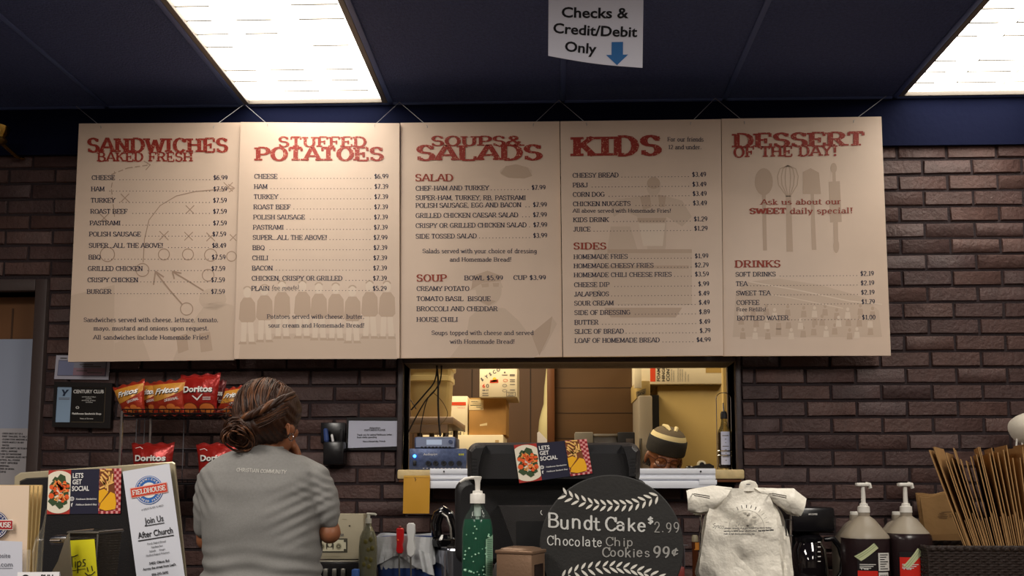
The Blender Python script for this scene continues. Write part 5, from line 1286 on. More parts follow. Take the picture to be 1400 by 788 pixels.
MB_.lathe((cc.x,Yv,0), [(P(951,752,Yv).z,M(4.8,Yv)),(P(951,742,Yv).z,M(4.8,Yv))], 18, cap=False); MB_.build('amber_band', mat('amber_band', (176,112,40), .4), t_)
a, b = P(924,782,Yv), P(936,776,Yv)
th = thing('wire_caddy', 'small wire caddy with red base behind the chalkboard', 'caddy', ((a.x+b.x)/2, Yv+.03, ZK))
MB().box((a.x,Yv,ZK+.001), (b.x,Yv+.06,b.z), 0, .003).build('base', mat('caddy_red', (120,34,28), .4), th)
mb = MB()
for x in (925,929,932,936): p = P(x,745,Yv); mb.tube([(p.x,Yv+.005,b.z),(p.x,Yv+.005,p.z)], .0014, 5)
p0, p1 = P(923,746,Yv), P(941,746,Yv); mb.tube([(p0.x,Yv+.005,p0.z),(p1.x,Yv+.005,p1.z)], .002, 5); mb.build('wires', m_wireb, th)

# ================================================================ service counter in front
ZF = 1.19
mb = MB(); mb.box((-2.1, 1.12, ZF-.04), (1.6, 1.98, ZF), 0, .008); mb.box((-2.08, 1.2, 0), (1.58, 1.9, ZF-.04))
struct(mb.build('trim_service_counter', m_ctop))
# ---- bags on their wire stand
Yb = 1.9
th = thing('plastic_bag_pack', 'pack of white plastic carrier bags hanging spread on a wire stand', 'plastic bags', (P(1020,780,Yb).x, Yb, ZF))
m_pl = mat('white_plastic_film', (240,234,220), .38, bump=1.0, bscale=22, vary=.04, spec=.4)
def crease(p, s): 
    n = mnoise.noise(Vector((p.x*14+s, p.z*14, s)))*.016+mnoise.noise(Vector((p.x*34, p.z*22+s, s)))*.008
    return Vector((p.x, p.y+n, p.z))
def strip(mb, left, right, Y, s, nu=16, nv=20, off=0):
    def at(pl, v):
        t = v*(len(pl)-1); k = min(int(t), len(pl)-2); a, b = pl[k], pl[k+1]; u = t-k
        return (a[0]+(b[0]-a[0])*u, a[1]+(b[1]-a[1])*u)
    mb.sheet(lambda u, v: crease(P(*[at(left,v)[i]*(1-u)+at(right,v)[i]*u for i in (0,1)], Y), s)+Vector((0, off-.010*math.sin(math.pi*u), 0)), nu, nv, 0, (0,.0012,0))
for i, (dx, dr, dy) in enumerate(((0,0,0),(-1.5,4,1),(1,8,-1),(-2.5,13,.5),(-1,17,0))):
    mb = MB(); Y = Yb+i*.010
    strip(mb, [(986-i,668),(974,686),(966+dx,705),(962+dx,735),(957+dx,765),(955+dx*2,782+i),(964+dx,800)], [(1046,668),(1056,686),(1061+dr*.5,702),(1063+dr,735),(1067+dr,765),(1069+dr,786),(1067+dr,800)], Y, i*3.1, 20, 26)
    strip(mb, [(1000,667),(975,665+dy),(952,669+dy),(938+i*1.5,671+dy)], [(984,690),(972,699),(956,701+i),(940+i*2.5,699+i*1.5)], Y+.004, i*2.3+7, 8, 12)
    strip(mb, [(1030,667),(1062,668),(1085,669+dy),(1103-i*1.5,682+dy)], [(1050,682),(1062,690),(1076,699+i),(1095-i*2,706+dy)], Y+.004, i*2.3+9, 8, 12)
    strip(mb, [(1011,672),(1011,664),(1014,659),(1022,656.8)], [(1036,672),(1036,664),(1033,659),(1026,656.8)], Y+.002, i+3, 8, 8)
    mb.build('carrier_bag', m_pl, th, 60)
mb = MB(); g = lambda x, y: P(x, y, Yb-.0195)+Vector((0,-.004,0))
m_bi, m_bg = mat('bag_dark_ink', (50,48,50), .6), mat('bag_grey_ink', (176,170,158), .6)
for k in range(13):
    an = math.radians(165-k*12.5); mi = 0 if 4 <= k <= 8 else 1; cx_, cy_ = 1020, 722
    ink(mb, line_polys([(cx_+27*math.cos(an), cy_-27*math.sin(an)), (cx_+31.5*math.cos(an), cy_-31.5*math.sin(an))], 1.1 if mi == 0 else .8), g, mi)
ink(mb, ring(1020,722,24,.7,24,20,-200), g, 1)
for k in range(34):
    an = rk.uniform(0,6.28); rr_ = rk.uniform(4,21); x, y = 1020+rr_*math.cos(an), 716+rr_*math.sin(an)*.7
    ink(mb, [disc(x,y,rk.uniform(1,3.4),rk.uniform(.6,1.6),8)], g, 1)
sans_px(mb, 'Sysco', 974, 989, 721.5, 723.5, 6, g, 0, .0, .15)
text_px(mb, 'please recycle at a participating store today', 990, 1054, 723.5, 722.8, 2, g, 0, serif=False, tv=.24, th=.2)
text_px(mb, 'warning to avoid danger of suffocation', 989, 1034, 727.5, 727, 2, g, 0, serif=False, tv=.24, th=.2); text_px(mb, 'Keep away from babies', 1036, 1057, 727, 725.7, 2, g, 0, serif=False, tv=.4, th=.34)
text_px(mb, 'made of high density polyethylene film', 989, 1031, 731, 731.5, 2, g, 0, serif=False, tv=.24, th=.2)
mb.build('printing', [m_bi, m_bg], th)
mb = MB(); ink(mb, [disc(1023,662.5,3.2,.8,12)], lambda x, y: P(x,y,Yb-.012)); mb.build('tab_slot', m_gry, th)
th2 = thing('bag_stand', 'chrome wire stand carrying the white plastic carrier bags', 'stand', (P(1020,780,Yb+.1).x, Yb+.08, ZF))
mb = MB()
pL0, pL1, pR0, pR1 = P(958,676,Yb+.07), P(958,800,Yb+.07), P(1081,676,Yb+.07), P(1081,800,Yb+.07)
mb.tube([(pL1.x,pL1.y,ZF),(pL0.x,pL0.y,pL0.z),(pR0.x,pR0.y,pR0.z),(pR1.x,pR1.y,ZF)], .0035, 8); mb.build('frame', m_chrome, th2)
mb = MB(); q = [P(957.5,708,Yb+.05),P(958,716,Yb+.045),P(957,728,Yb+.05)]; mb.tube(q, .003, 8); mb.build('side_bar', m_chrome, th2)
for x0, y0, x1, y1 in ((949,676,970,679),(1056,675.5,1075,678.5)):
    mb = MB(); a, b = P(x0,y0,Yb-.024), P(x1,y1,Yb-.024); d = Vector((0,0,M(2.6,Yb)))
    mb.tube([a+Vector((0,.095,0)), a, a+d*.2, b, b-d, a-d*.6], .0011, 6); mb.build('hook_arm', mat('hook_wire', (84,74,64), .3, .8), th2)
mb = MB(); q = [P(x,y,Yb+.02) for x,y in ((1083,711),(1074,711),(1075,733),(1084,733))]; mb.tube(q, .0016, 6); mb.build('side_clip', m_blk, th2)
MB().box((pL1.x-.01,Yb-.02,ZF+.0005),(pR1.x+.01,Yb+.1,ZF+.004)).build('foot_plate', m_chrome, th2)

# ---- till seen from behind
Yp = 1.70
m_pos = mat('till_black_plastic', (24,23,25), .45, bump=.12, bscale=500); m_posd = mat('till_dark_recess', (14,14,16), .5)
cp = P(750,700,Yp)
th = thing('cash_register', 'large black touch-screen till seen from behind, behind the round chalkboard', 'till', (cp.x, Yp, ZF))
def shell(name, rings, m, par, ang=40):
    "rings: list of (Y, outline pixels at that Y)"
    mb = MB(); n = len(rings[0][1]); vs = []
    for Y, o in rings: vs += [P(x, y, Y) for x, y in o]
    L = len(rings); mb.add(vs, [[i*n+j, i*n+(j+1)%n, (i+1)*n+(j+1)%n, (i+1)*n+j] for i in range(L-1) for j in range(n)]+[list(range(n)), [(L-1)*n+j for j in range(n)][::-1]])
    return fix(mb.build(name, m, par, ang))
def rrect(x0, y0, x1, y1, r, n=6):
    out = []
    for cx_, cy_, a0 in ((x1-r,y0+r,-90),(x1-r,y1-r,0),(x0+r,y1-r,90),(x0+r,y0+r,180)):
        out += [(cx_+r*math.cos(math.radians(a0+90*i/n)), cy_+r*math.sin(math.radians(a0+90*i/n))) for i in range(n+1)]
    return out
def inset(o, d, cx_=None, cy_=None):
    xs = [x for x,_ in o]; ys = [y for _,y in o]; mx_, my_ = (min(xs)+max(xs))/2, (min(ys)+max(ys))/2; w_, h_ = max(xs)-min(xs), max(ys)-min(ys)
    return [(mx_+(x-mx_)*(1-2*d/w_), my_+(y-my_)*(1-2*d/h_)) for x, y in o]
lo = rrect(622,655,886,772,17); shell('screen_housing', [(Yp+.07,lo),(Yp+.012,lo),(Yp+.003,inset(lo,3)),(Yp,inset(lo,8))], m_pos, th)
scr = shell('screen', [(Yp+.082,inset(lo,6)),(Yp+.0705,inset(lo,6))], m_posd, th)
up = rrect(639,605.5,875,664,15)
shell('rear_bulge', [(Yp+.075,up),(Yp-.01,up),(Yp-.035,inset(up,3)),(Yp-.05,[(x, y+6 if y < 630 else y) for x, y in inset(up,9)])], m_pos, th, 30)
# rounded shoulders at the two top corners with vent slits
for sgn, xe in ((1, 641), (-1, 873)):
    ol = [(xe,616),(xe+sgn*8,609),(xe+sgn*24,609),(xe+sgn*19,622),(xe+sgn*14,640),(xe+sgn*13,656),(xe+sgn*2,656)]
    shell('corner_shoulder', [(Yp-.03,ol),(Yp-.058,inset(ol,1.5)),(Yp-.064,inset(ol,4))], m_pos, th, 30)
    for k in range(6):
        mb = MB(); f = pixmap(Yp-.0648); y = 626+k*4.6
        ink(mb, [[(xe+sgn*3.5,y),(xe+sgn*11,y+.8),(xe+sgn*11,y+2.4),(xe+sgn*3.5,y+1.8)]], f); mb.build('vent_slit', m_posd, th)
st = [(681,691),(748,691),(836,691),(836,800),(716,800),(704,754)]
shell('stand_neck', [(Yp+.01,st),(Yp-.10,st),(Yp-.106,inset(st,2))], mat('till_stand_plastic', (40,38,38), .45, bump=.1, bscale=500), th)
st2 = [(706,713),(830,713),(830,800),(716,800),(706,756)]
mb = MB(); ink(mb, [st2], pixmap(Yp-.1068)); mb.build('stand_recess', m_posd, th)
MB().box((P(690,800,Yp-.1).x,Yp-.12,ZF+.001),(P(840,800,Yp-.1).x,Yp+.12,P(760,800,Yp-.1).z), 0, .01).build('stand_base', m_pos, th)
# ---- promo cards
CARDM = [mat('card_navy', (40,40,58), .35), mat('card_red', (168,52,44), .4), mat('plate_cream', (226,216,196), .4), mat('salad_green', (58,78,50), .4), mat('salad_orange', (226,92,44), .4), mat('salad_pale', (240,160,84), .4), mat('fry_gold', (234,182,104), .4), mat('bun_brown', (120,66,36), .4), mat('cheese_yellow', (234,172,36), .4), mat('check_pink', (222,150,146), .4), mat('check_red', (150,40,48), .4), mat('card_white', (232,230,228), .4)]
def promo(label, q, Y, seed):
    rr_ = random.Random(seed); c = [P(x,y,Y) for x,y in q]
    t = thing('promo_card', label, 'card', ((c[2].x+c[3].x)/2, Y, min(c[2].z,c[3].z)), 'LETS GET SOCIAL cards')
    MB().prism([c[3],c[2],c[1],c[0]], (0,.0006,0)).build('card', CARDM[0], t)
    F_ = lambda o: uvmap(*q, pixmap(Y-.0006-o*.0004), 100, 60)
    mb = MB(); I = lambda pl, lv, mi: ink(mb, pl, F_(lv), mi)
    I([[(0,0),(31,0),(31,60),(0,60)]], 0, 1)
    pl = [(max(0,min(31,x)), y) for x, y in disc(15,30,26,29,40)]; I([pl], 1, 2)
    for k in range(9):
        an = k*.7+rr_.random()*.3; x, y = 15+11*math.cos(an), 30+18*math.sin(an); d = rr_.uniform(4.5,7)
        x = max(7,min(24,x)); I([[(x-d,y),(x-d*.2,y-d*1.1),(x+d*.8,y-d*.6),(x+d,y+d*.5),(x,y+d)]], 2, 3)
    for k in range(22):
        x, y = rr_.uniform(4,27), rr_.uniform(17,43); I([disc(x,y,rr_.uniform(2.4,4),rr_.uniform(2,4),9)], 3, 4)
    for k in range(16):
        x, y, an = rr_.uniform(7,25), rr_.uniform(15,41), rr_.uniform(0,3); dx, dy = 2.6*math.cos(an), 2.6*math.sin(an); I(line_polys([(x-dx,y-dy),(x+dx,y+dy)], 1.2), 4, 5)
    I([[(70,0),(100,0),(100,60),(70,60)]], 0, 9)
    for r in range(16):
        for cc in range(9):
            if (r+cc) % 2: 
                x, y = 70+cc*3.34, r*3.75; I([[(x,y),(x+3.3,y),(x+3.3,y+3.7),(x,y+3.7)]], 1, 10)
    I([[(70,1),(89,1),(90,14),(92,34),(90,54),(71,56)]], 2, 7)
    I([[(70,29),(77,27),(83,31),(72,46),(70,44)], [(71,53),(73,46),(86,31),(92,34),(94,46),(93,54),(80,56)]], 3, 8)
    for a, b in (((71,2),(77,3)),((79,1),(87,1.5)),((72,10),(80,26)),((73,7),(85,19)),((83,4),(85,18)),((88,7),(87,20)),((71,26),(90,18)),((77,4),(84,10)),((81,14),(82,30)),((71,14),(79,22))): I(line_polys([a,b], 2.3), 4, 6)
    for tx, x0, x1, y, in (('LETS',33.5,48,11.5),('GET',33.5,46,20),('SOCIAL',33,56.5,29)): sans_px(mb, tx, x0, x1, y, y, 6.6, F_(1), 11, .02)
    I(ring(33.5,39.5,2.6,.7,14), 1, 11); I(ring(33.5,39.5,1.3,.6,10), 1, 11)
    sans_px(mb, 'f', 32.5, 34.8, 50, 50, 5, F_(1), 11, .04)
    for tx, y, x1 in (('Fieldhouse Sandwiches',41,67),('Fieldhouse Sandwich Shop',48.5,67.5)): text_px(mb, tx, 39, x1, y, y, 2.1, F_(1), 11, serif=False, tv=.17, th=.13, italic=.2)
    mb.build('printing', CARDM, t)
promo('LETS GET SOCIAL card tilted on the back of the large till', [(702.5,609),(802,600.5),(810,647.5),(710,661)], Yp-.0512, 4)
# ---- round chalkboard
Yk = 1.46; ck = P(836,748,Yk); Rk = M(97,Yk)
th = thing('chalkboard', 'round black chalkboard reading Bundt Cake and Chocolate Chip Cookies', 'chalkboard', (ck.x, Yk, ZF))
mb = MB(); ot = [ck+Vector((Rk*math.cos(a), 0, Rk*math.sin(a))) for a in [2*math.pi*i/96 for i in range(96)]]
it = [ck+Vector(((Rk-.002)*math.cos(a), -.002, (Rk-.002)*math.sin(a))) for a in [2*math.pi*i/96 for i in range(96)]]
bk = [p+Vector((0,.010,0)) for p in ot]
mb.add(it+ot+bk, [list(range(96)), [192+i for i in range(96)][::-1]]+[[k*96+i, k*96+(i+1)%96, (k+1)*96+(i+1)%96, (k+1)*96+i] for k in (0,1) for i in range(96)])
fix(mb.build('board', mat('chalkboard_black', (38,37,36), .7, bump=.1, bscale=200, vary=.18, vscale=14), th))
m_chalk = mat('chalk_white', (206,206,202), .9); m_chalk2 = mat('chalk_faint', (156,154,150), .9); m_paintw = mat('white_leaf_paint', (226,222,212), .6)
cb = lambda z, y: (735+z/6.155, 660+y/6.155)
fk = lambda o: (lambda x, y: P(x, y, Yk-.0026-o))
mb = MB()
def leaf(a, b, w=11):
    (x0,y0),(x1,y1) = cb(*a), cb(*b); dx, dy = x1-x0, y1-y0; L = math.hypot(dx,dy); nx, ny = -dy/L, dx/L; k = w/6.155
    prof = [(0,0),(.2,.7),(.45,1),(.7,.85),(.92,.4),(1,0)]
    pts = [(x0+dx*t+nx*k*h, y0+dy*t+ny*k*h) for t, h in prof]+[(x0+dx*t-nx*k*h, y0+dy*t-ny*k*h) for t, h in prof[-2:0:-1]]
    ink(mb, [pts], fk(0))
roots = [(245,106),(297,128),(350,149),(408,163),(465,180),(520,188),(577,192),(633,191),(690,188),(747,186),(802,183),(856,170),(910,153),(962,134),(1012,112)]
for i, (x, y) in enumerate(roots):
    t = i/14; leaf((x,y), (x-30-46*t, y-62+36*t)); leaf((x-1,y+3), (x-76+56*t, y+34+38*t))
mb.build('leaf_garland', m_paintw, th)
mb = MB()
tips = [(235,735),(290,710),(345,690),(405,675),(465,668),(530,660),(595,660),(655,660),(715,668),(778,675),(840,690),(900,705),(960,725),(1020,745),(1080,770)]
for i, (x, y) in enumerate(tips):
    t = i/14; rx, ry = x-30-44*t, y+66-34*t; leaf((rx,ry), (x,y)); leaf((rx,ry+3), (rx+30+44*(1-abs(t-.5)), ry+64-20*t))
mb.build('leaf_garland', m_paintw, th)
rj = random.Random(12)
def chalk(mb, t, x0, x1, y0, y1, cap, tv, mi=0, o=0, th_=None):
    (a, b), (c_, d) = cb(x0, y0), cb(x1, y1)
    text_px(mb, t, a, c_, b, d, cap/6.155, fk(o), mi, serif=False, tv=tv, th=th_ or tv*.8, jit=.06, rnd=rj, track=.1)
mb = MB()
chalk(mb, 'Bundt', 84, 528, 374, 402, 112, .15); chalk(mb, 'Cake', 562, 918, 396, 420, 108, .15, 0, .0002)
chalk(mb, '$', 930, 974, 350, 346, 48, .2); chalk(mb, '2.99', 984, 1192, 416, 424, 88, .11, 1)
chalk(mb, 'Chocolate', 78, 545, 526, 542, 78, .125, 0); chalk(mb, 'Chip', 572, 806, 530, 534, 70, .12, 1)
chalk(mb, 'Cookies', 538, 940, 626, 626, 74, .14, 1); chalk(mb, '99', 975, 1112, 640, 630, 92, .16, 1); chalk(mb, '\u00a2', 1128, 1188, 612, 606, 66, .15, 1)
x_, y_ = cb(36,252); ink(mb, ring(x_+2, y_, 3.6, .9, 10, 110, 230), fk(0), 0)
mb.build('chalk_lettering', [m_chalk, m_chalk2], th)
mb = MB(); mb.box((ck.x-.07,Yk-.022,ck.z-Rk-.002),(ck.x+.07,Yk+.05,ck.z-Rk+.012),0,.003)
for s_ in (-1,1): mb.tube([(ck.x+s_*.06,Yk+.02,ck.z-Rk),(ck.x+s_*.075,Yk+.0,ZF)], .006, 8)
mb.tube([(ck.x,Yk+.017,ck.z),(ck.x,Yk+.09,ZF)], .006, 8)
mb.build('wooden_easel', mat('easel_wood', (168,126,78), .5), th)
# ---- hand sanitizer
Yh = 1.47; ch = P(652.5,760,Yh); zh = lambda y: P(652.5,y,Yh).z
th = thing('sanitizer_bottle', 'pump bottle of green hand sanitizer in front of the till', 'bottle', (ch.x, Yh, ZF))
m_gel = mat('green_gel', (14,92,64), .08, trans=.45, ior=1.33); m_cl = mat('clear_bottle', (120,150,136), .04, alpha=.08, spec=1.0)
rb = M(21.5,Yh)
body = [(ZF+.001,rb*.9),(ZF+.008,rb),(zh(735),rb),(zh(722),rb*.985),(zh(712),rb*.9),(zh(704),rb*.74),(zh(697),rb*.5),(zh(692),rb*.4),(zh(688),rb*.4)]
MB().lathe((ch.x,Yh,0), body, 40, sy=.72).build('bottle', m_cl, th, 60)
gel = [(ZF+.004,rb*.85),(ZF+.011,rb*.945),(zh(735),rb*.945),(zh(722),rb*.93),(zh(713),rb*.85),(zh(710),rb*.80)]
MB().lathe((ch.x,Yh,0), gel, 40, sy=.70).build('gel', m_gel, th, 60)
mb = MB(); rg = random.Random(3)
for k in range(34):
    u = rg.random(); y = 785-u*u*70; x = rg.uniform(-17,17); r = rg.uniform(.0009,.0022)
    dpt = rb*.71*math.sqrt(max(0,1-(x/21.5)**2))*rg.uniform(.93,.985)
    mb.ell((ch.x+M(x,Yh), Yh-dpt, zh(y)), r, 0, 8, 6)
mb.build('air_bubbles', mat('bubble_highlight', (190,236,206), .1, alpha=.65), th)
mb = MB(); mb.tube([(ch.x,Yh,zh(700)),(ch.x,Yh,ZF+.02)], .0035, 10); mb.tube([(ch.x,Yh,zh(689)),(ch.x,Yh,zh(706))], .0062, 12); mb.build('dip_tube', mat('dip_tube_plastic', (210,226,216), .3, alpha=.55), th)
MB().lathe((ch.x,Yh,0), [(zh(688.5),M(10.2,Yh)),(zh(676.5),M(10.2,Yh)),(zh(675.5),M(9.6,Yh)),(zh(675),M(7,Yh)),(zh(671.5),M(6.6,Yh)),(zh(671),M(4,Yh))], 32).build('collar', m_wp, th)
mb = MB(); mb.lathe((ch.x,Yh,0), [(zh(672),M(3.2,Yh)),(zh(660),M(3.6,Yh)),(zh(655),M(5,Yh)),(zh(652.4),M(5.6,Yh)),(zh(651.9),M(4.8,Yh))], 20)
mb.tube([(ch.x+.005,Yh,zh(654)),(ch.x-M(8,Yh),Yh,zh(653.5)),(ch.x-M(17,Yh),Yh-.002,zh(655)),(ch.x-M(24,Yh),Yh-.004,zh(659.5))], [M(2.4,Yh),M(2.3,Yh),M(2,Yh),M(1.6,Yh)], 12); mb.build('pump_head', m_wp, th, 50)
mb = MB()
mb.sheet(lambda u, v: Vector((ch.x+rb*1.01*math.sin(.62+.75*u), Yh-rb*.727*1.01*math.cos(.62+.75*u), zh(731+57*v+6*(1-u)*(v<.02)))), 8, 8); mb.build('side_label', mat('label_pale_green', (150,190,160), .4, alpha=.8), th)
mb = MB()
for k in range(20): mb.sheet(lambda u, v: Vector((ch.x+rb*1.018*math.sin(.72+.5*u), Yh-rb*.727*1.018*math.cos(.72+.5*u), zh(737+k*2.5+1.1*v))), 4, 1)
mb.build('label_print', mat('label_print_green', (60,100,80), .5), th)
# ---- bronze napkin dispenser
Yq = 1.40; a = P(679,800,Yq); cq = P(711,770,Yq)
th = thing('napkin_dispenser', 'small bronze metal box with domed lid in front of the till', 'dispenser', (cq.x, Yq+.03, ZF))
m_brz = mat('bronze_metal', (140,112,90), .38, .6, bump=.05, bscale=200); rt = Matrix.Rotation(math.radians(-24), 3, 'Z')
zt = P(711,757,Yq).z; hw_ = .0345; cc = Vector((cq.x, Yq+.035, 0))
mb = MB(); mb.box((-hw_,-hw_*.8,ZF+.001),(hw_,hw_*.8,zt),0,.002,); mb.v = [rt @ v+cc for v in mb.v]; mb.build('body', m_brz, th)
mb = MB(); mb.box((-hw_-.002,-hw_*.8-.002,zt-.002),(hw_+.002,hw_*.8+.002,zt+.004),0,.0015); mb.lathe((0,0,0), [(zt+.003,hw_*1.0),(zt+.0065,hw_*.9),(zt+.009,hw_*.6),(zt+.0098,.001)], 32, sy=.8, sq=6); mb.v = [rt @ v+cc for v in mb.v]; mb.build('lid', m_brz, th)
mb = MB(); mb.box((hw_,-hw_*.5,ZF+.02),(hw_+.0012,hw_*.5,zt-.02)); mb.v = [rt @ v+cc for v in mb.v]; mb.build('side_panel', mat('dark_bronze', (40,26,22), .4, .5), th)
p = P(676,780,Yq+.06); mb = MB(); mb.prism([P(669,800,Yq+.09),P(680,800,Yq+.09),P(680,768,Yq+.09),P(676,773,Yq+.09)], (0,.01,0)); mb.build('napkin', m_paper, th)

# ================================================================ left end of the service counter
Y2 = 1.74
cp = P(140,700,Y2)
th = thing('order_screen', 'dark till screen with champagne rim carrying the flyer and promo card', 'till', (cp.x, Y2, ZF))
m_rim = mat('champagne_metal', (188,176,148), .35, .5)
O = [(20,652),(28,646.5),(236,631.5),(240,634),(257,800),(12,800)]
shell('housing', [(Y2+.05,O),(Y2+.004,O),(Y2,inset(O,1.5))], m_rim, th)
I_ = [(27,658),(36,654),(226,643.5),(228,645),(244,800),(20,800)]
shell('back_panel', [(Y2-.001,I_),(Y2-.006,inset(I_,1.5))], mat('till_back_black', (24,23,25), .4, bump=.1, bscale=400), th)
shell('screen', [(Y2+.056,inset(O,8)),(Y2+.0505,inset(O,8))], m_posd, th)
MB().box((P(60,790,Y2).x,Y2-.04,ZF+.001),(P(210,790,Y2).x,Y2+.14,ZF+.02),0,.006).build('foot', m_pos, th)
promo('LETS GET SOCIAL card taped flat at top left on the dark screen', [(66.5,643.5),(166,640.5),(164.5,702.5),(64,703.5)], Y2-.0075, 4)
# flyer
Q = [(167.5,645),(231.5,634),(254,800),(189.5,810)]; Yf2 = Y2-.012
c = [P(x,y,Yf2) for x,y in Q]
th = thing('flyer', 'tall white Join Us After Church flyer taped at the right of the dark screen', 'flyer', ((c[2].x+c[3].x)/2, Yf2, min(c[2].z,c[3].z)))
MB().prism([c[3],c[2],c[1],c[0]], (0,.0008,0)).build('sheet', mat('flyer_paper', (214,216,226), .5), th)
W_ = 64.; 
def ff(o): return uvmap((167.5,645),(231.5,634),(254,800),(189.5,810), pixmap(Yf2-.0007-o*.0004), 100, 256)
LOGO = [mat('logo_blue', (44,102,178), .5), mat('logo_red', (206,66,44), .5), mat('logo_white', (236,230,224), .5), m_blk, mat('logo_glow', (226,170,160), .5)]
def logo(mb, F_, cx_, cy_, R, ring2=True):
    I = lambda pl, lv, mi: ink(mb, pl, F_(lv), mi)
    I([disc(cx_,cy_,R,R,36)], 0, 0); I(ring(cx_,cy_,R*.93,R*.04,36), 1, 2)
    I([disc(cx_,cy_,R*.54,R*.54,30)], 1, 2)
    for tx, a0, a1, fl in (('SANDWICHES',158,22,1),('BAKED FRESH',212,328,-1)):
        n = len(tx)
        for i, chh in enumerate(tx):
            an = math.radians(a0+(a1-a0)*i/(n-1)); w_, pl = sans(chh, .03) if chh != ' ' else (0, [])
            rr_ = R*(.7 if fl == 1 else .84); h = R*.14
            ux, uy = (math.sin(an)*1.0, math.cos(an)) if fl == 1 else (-math.sin(an), -math.cos(an))
            vx, vy = (math.cos(an), -math.sin(an)) if fl == 1 else (-math.cos(an), math.sin(an))
            ox, oy = cx_+rr_*math.cos(an), cy_-rr_*math.sin(an)
            I([[(ox+(a-w_/2)*h*ux+b*h*vx, oy+(a-w_/2)*h*uy+b*h*vy) for a, b in p] for p in pl], 2, 2)
    bh = R*.3; bw = R*1.27
    I([[(cx_-bw*1.03,cy_-bh*1.2),(cx_+bw*1.03,cy_-bh*1.2),(cx_+bw*1.03,cy_+bh*1.2),(cx_-bw*1.03,cy_+bh*1.2)]], 2, 4); I([[(cx_-bw,cy_-bh),(cx_+bw,cy_-bh),(cx_+bw,cy_+bh),(cx_-bw,cy_+bh)]], 3, 1)
    text_px(mb, 'FIELDHOUSE', cx_-bw*.92, cx_+bw*.92, cy_+bh*.62, cy_+bh*.62, bh*1.25, F_(4), 2, tv=.2, th=.13)
mb = MB(); logo(mb, ff, 50, 48, 30)
text_px(mb, 'A GREAT PLACE TO MEET', 29, 76, 88, 86, 3.4, ff(1), 3, serif=False, tv=.14, th=.1)
sans_px(mb, 'Join Us', 32, 72, 117, 117, 13, ff(1), 3, .012); ink(mb, [[(31,120),(73,120),(73,121.6),(31,121.6)]], ff(1), 3)
sans_px(mb, 'After Church', 14, 88, 145, 145, 13, ff(1), 3, .018); ink(mb, [[(13,148.6),(89,148.6),(89,150.6),(13,150.6)]], ff(1), 3)
for tx, x0, x1, y in (('Fresh Baked Bread',31,70,161),('Sandwiches',38,63,169),('Salads    Soups',33,67,177),('Stuffed Baked Potatoes',25,75,185)): text_px(mb, tx, x0, x1, y, y, 4, ff(1), 3, tv=.13, th=.1, italic=.15)
for tx, x0, x1, y in (('5402 Olton Rd',30,72,203),('Across the street from Leal\'s',15,85,213),('806-293-5692',32,67,227)): sans_px(mb, tx, x0, x1, y, y, 5.4, ff(1), 3, .03)
text_px(mb, 'Hours:', 42, 55, 240, 240, 4.4, ff(1), 3, tv=.13, th=.1, italic=.15); sans_px(mb, 'Mon-Sat 11am-8pm', 23, 72, 251, 251, 4.4, ff(1), 3, .02)
mb.build('printing', LOGO, th)
# ---- menus in a clear holder
Ym = 1.36; m_menu = mat('menu_card_tan', (214,192,170), .55); m_menue = mat('menu_edge_tan', (206,176,118), .6)
th = thing('menu_holder', 'clear acrylic holder with a white website label at the left edge', 'holder', (P(10,790,Ym).x, Ym+.02, ZF))
m_acr = mat('clear_acrylic', (226,220,204), .06, alpha=.14, spec=.9)
mb = MB(); zf = P(30,752,Ym-.006).z
mb.box((P(-70,780,Ym).x,Ym-.008,ZF+.001),(P(44,780,Ym).x,Ym-.0055,zf),0,.0006); mb.build('front_wall', m_acr, th)
mb = MB(); xr_ = P(45,780,Ym).x
q = [P(45,860,Ym-.008),P(53,860,Ym+.05),P(57,740,Ym+.058),P(63,696,Ym+.062),P(57,722,Ym+.05),P(48,738,Ym+.02),P(44,755,Ym-.008)]
q[0].z = q[1].z = ZF+.001; mb.prism(q, (.0025,0,0)); mb.build('side_wall', m_acr, th)
MB().box((P(-70,780,Ym).x,Ym+.06,ZF+.001),(P(50,780,Ym+.06).x,Ym+.063,P(60,697,Ym).z)).build('back_wall', m_acr, th)
mb = MB(); f = pixmap(Ym-.0085); ink(mb, [[(-60,737),(30.5,741),(30.5,800),(-60,800)]], f); mb.build('label_sheet', mat('label_sheet_white', (202,204,216), .45), th)
mb = MB(); f = pixmap(Ym-.0092); sans_px(mb, 'website', -12, 14, 763, 763, 6, f, 0); sans_px(mb, 'mail.com', -16, 17, 775, 775, 6, f, 0); ink(mb, [[(-20,777),(17.5,777),(17.5,777.6),(-20,777.6)]], f, 0)
mb.build('label_lettering', mat('label_grey_ink', (70,72,84), .6), th)
for i, (dx, dy, lab) in enumerate(((0,0,'front tan menu with round blue logo in the clear holder'),(5.5,.3,'second tan menu in the clear holder, its edge showing behind the front one'),(12,1.2,'third tan menu in the clear holder, narrow strip showing'),(18,-.5,'rearmost tan menu in the clear holder, standing furthest right'))):
    Y = Ym+.004+i*.014; a, b = P(-75,800,Y), P(38+dx*.95,664+dy,Y); bb = P(36+dx*.5,800,Y)
    o = thing('menu', lab, 'menu', ((a.x+b.x)/2, Y, ZF), 'tan menus in the clear holder')
    mb = MB(); mb.prism([(a.x,Y,ZF+.004),(bb.x,Y,ZF+.004),(b.x,Y+.004,b.z),(a.x,Y+.004,b.z)], (0,.0035,0), 0, 1); mb.build('folded_card', [m_menu if i == 0 else m_menue, m_menue], o)
    if i == 0:
        mb = MB(); L2 = [mat('logo_navy', (44,58,110), .5), mat('logo_crimson', (168,40,44), .5), LOGO[2], m_blk, LOGO[2]]
        logo(mb, lambda lv: pixmap(Ym+.0022-lv*.0005), -8, 718, 19.5); mb.build('logo', L2, o)
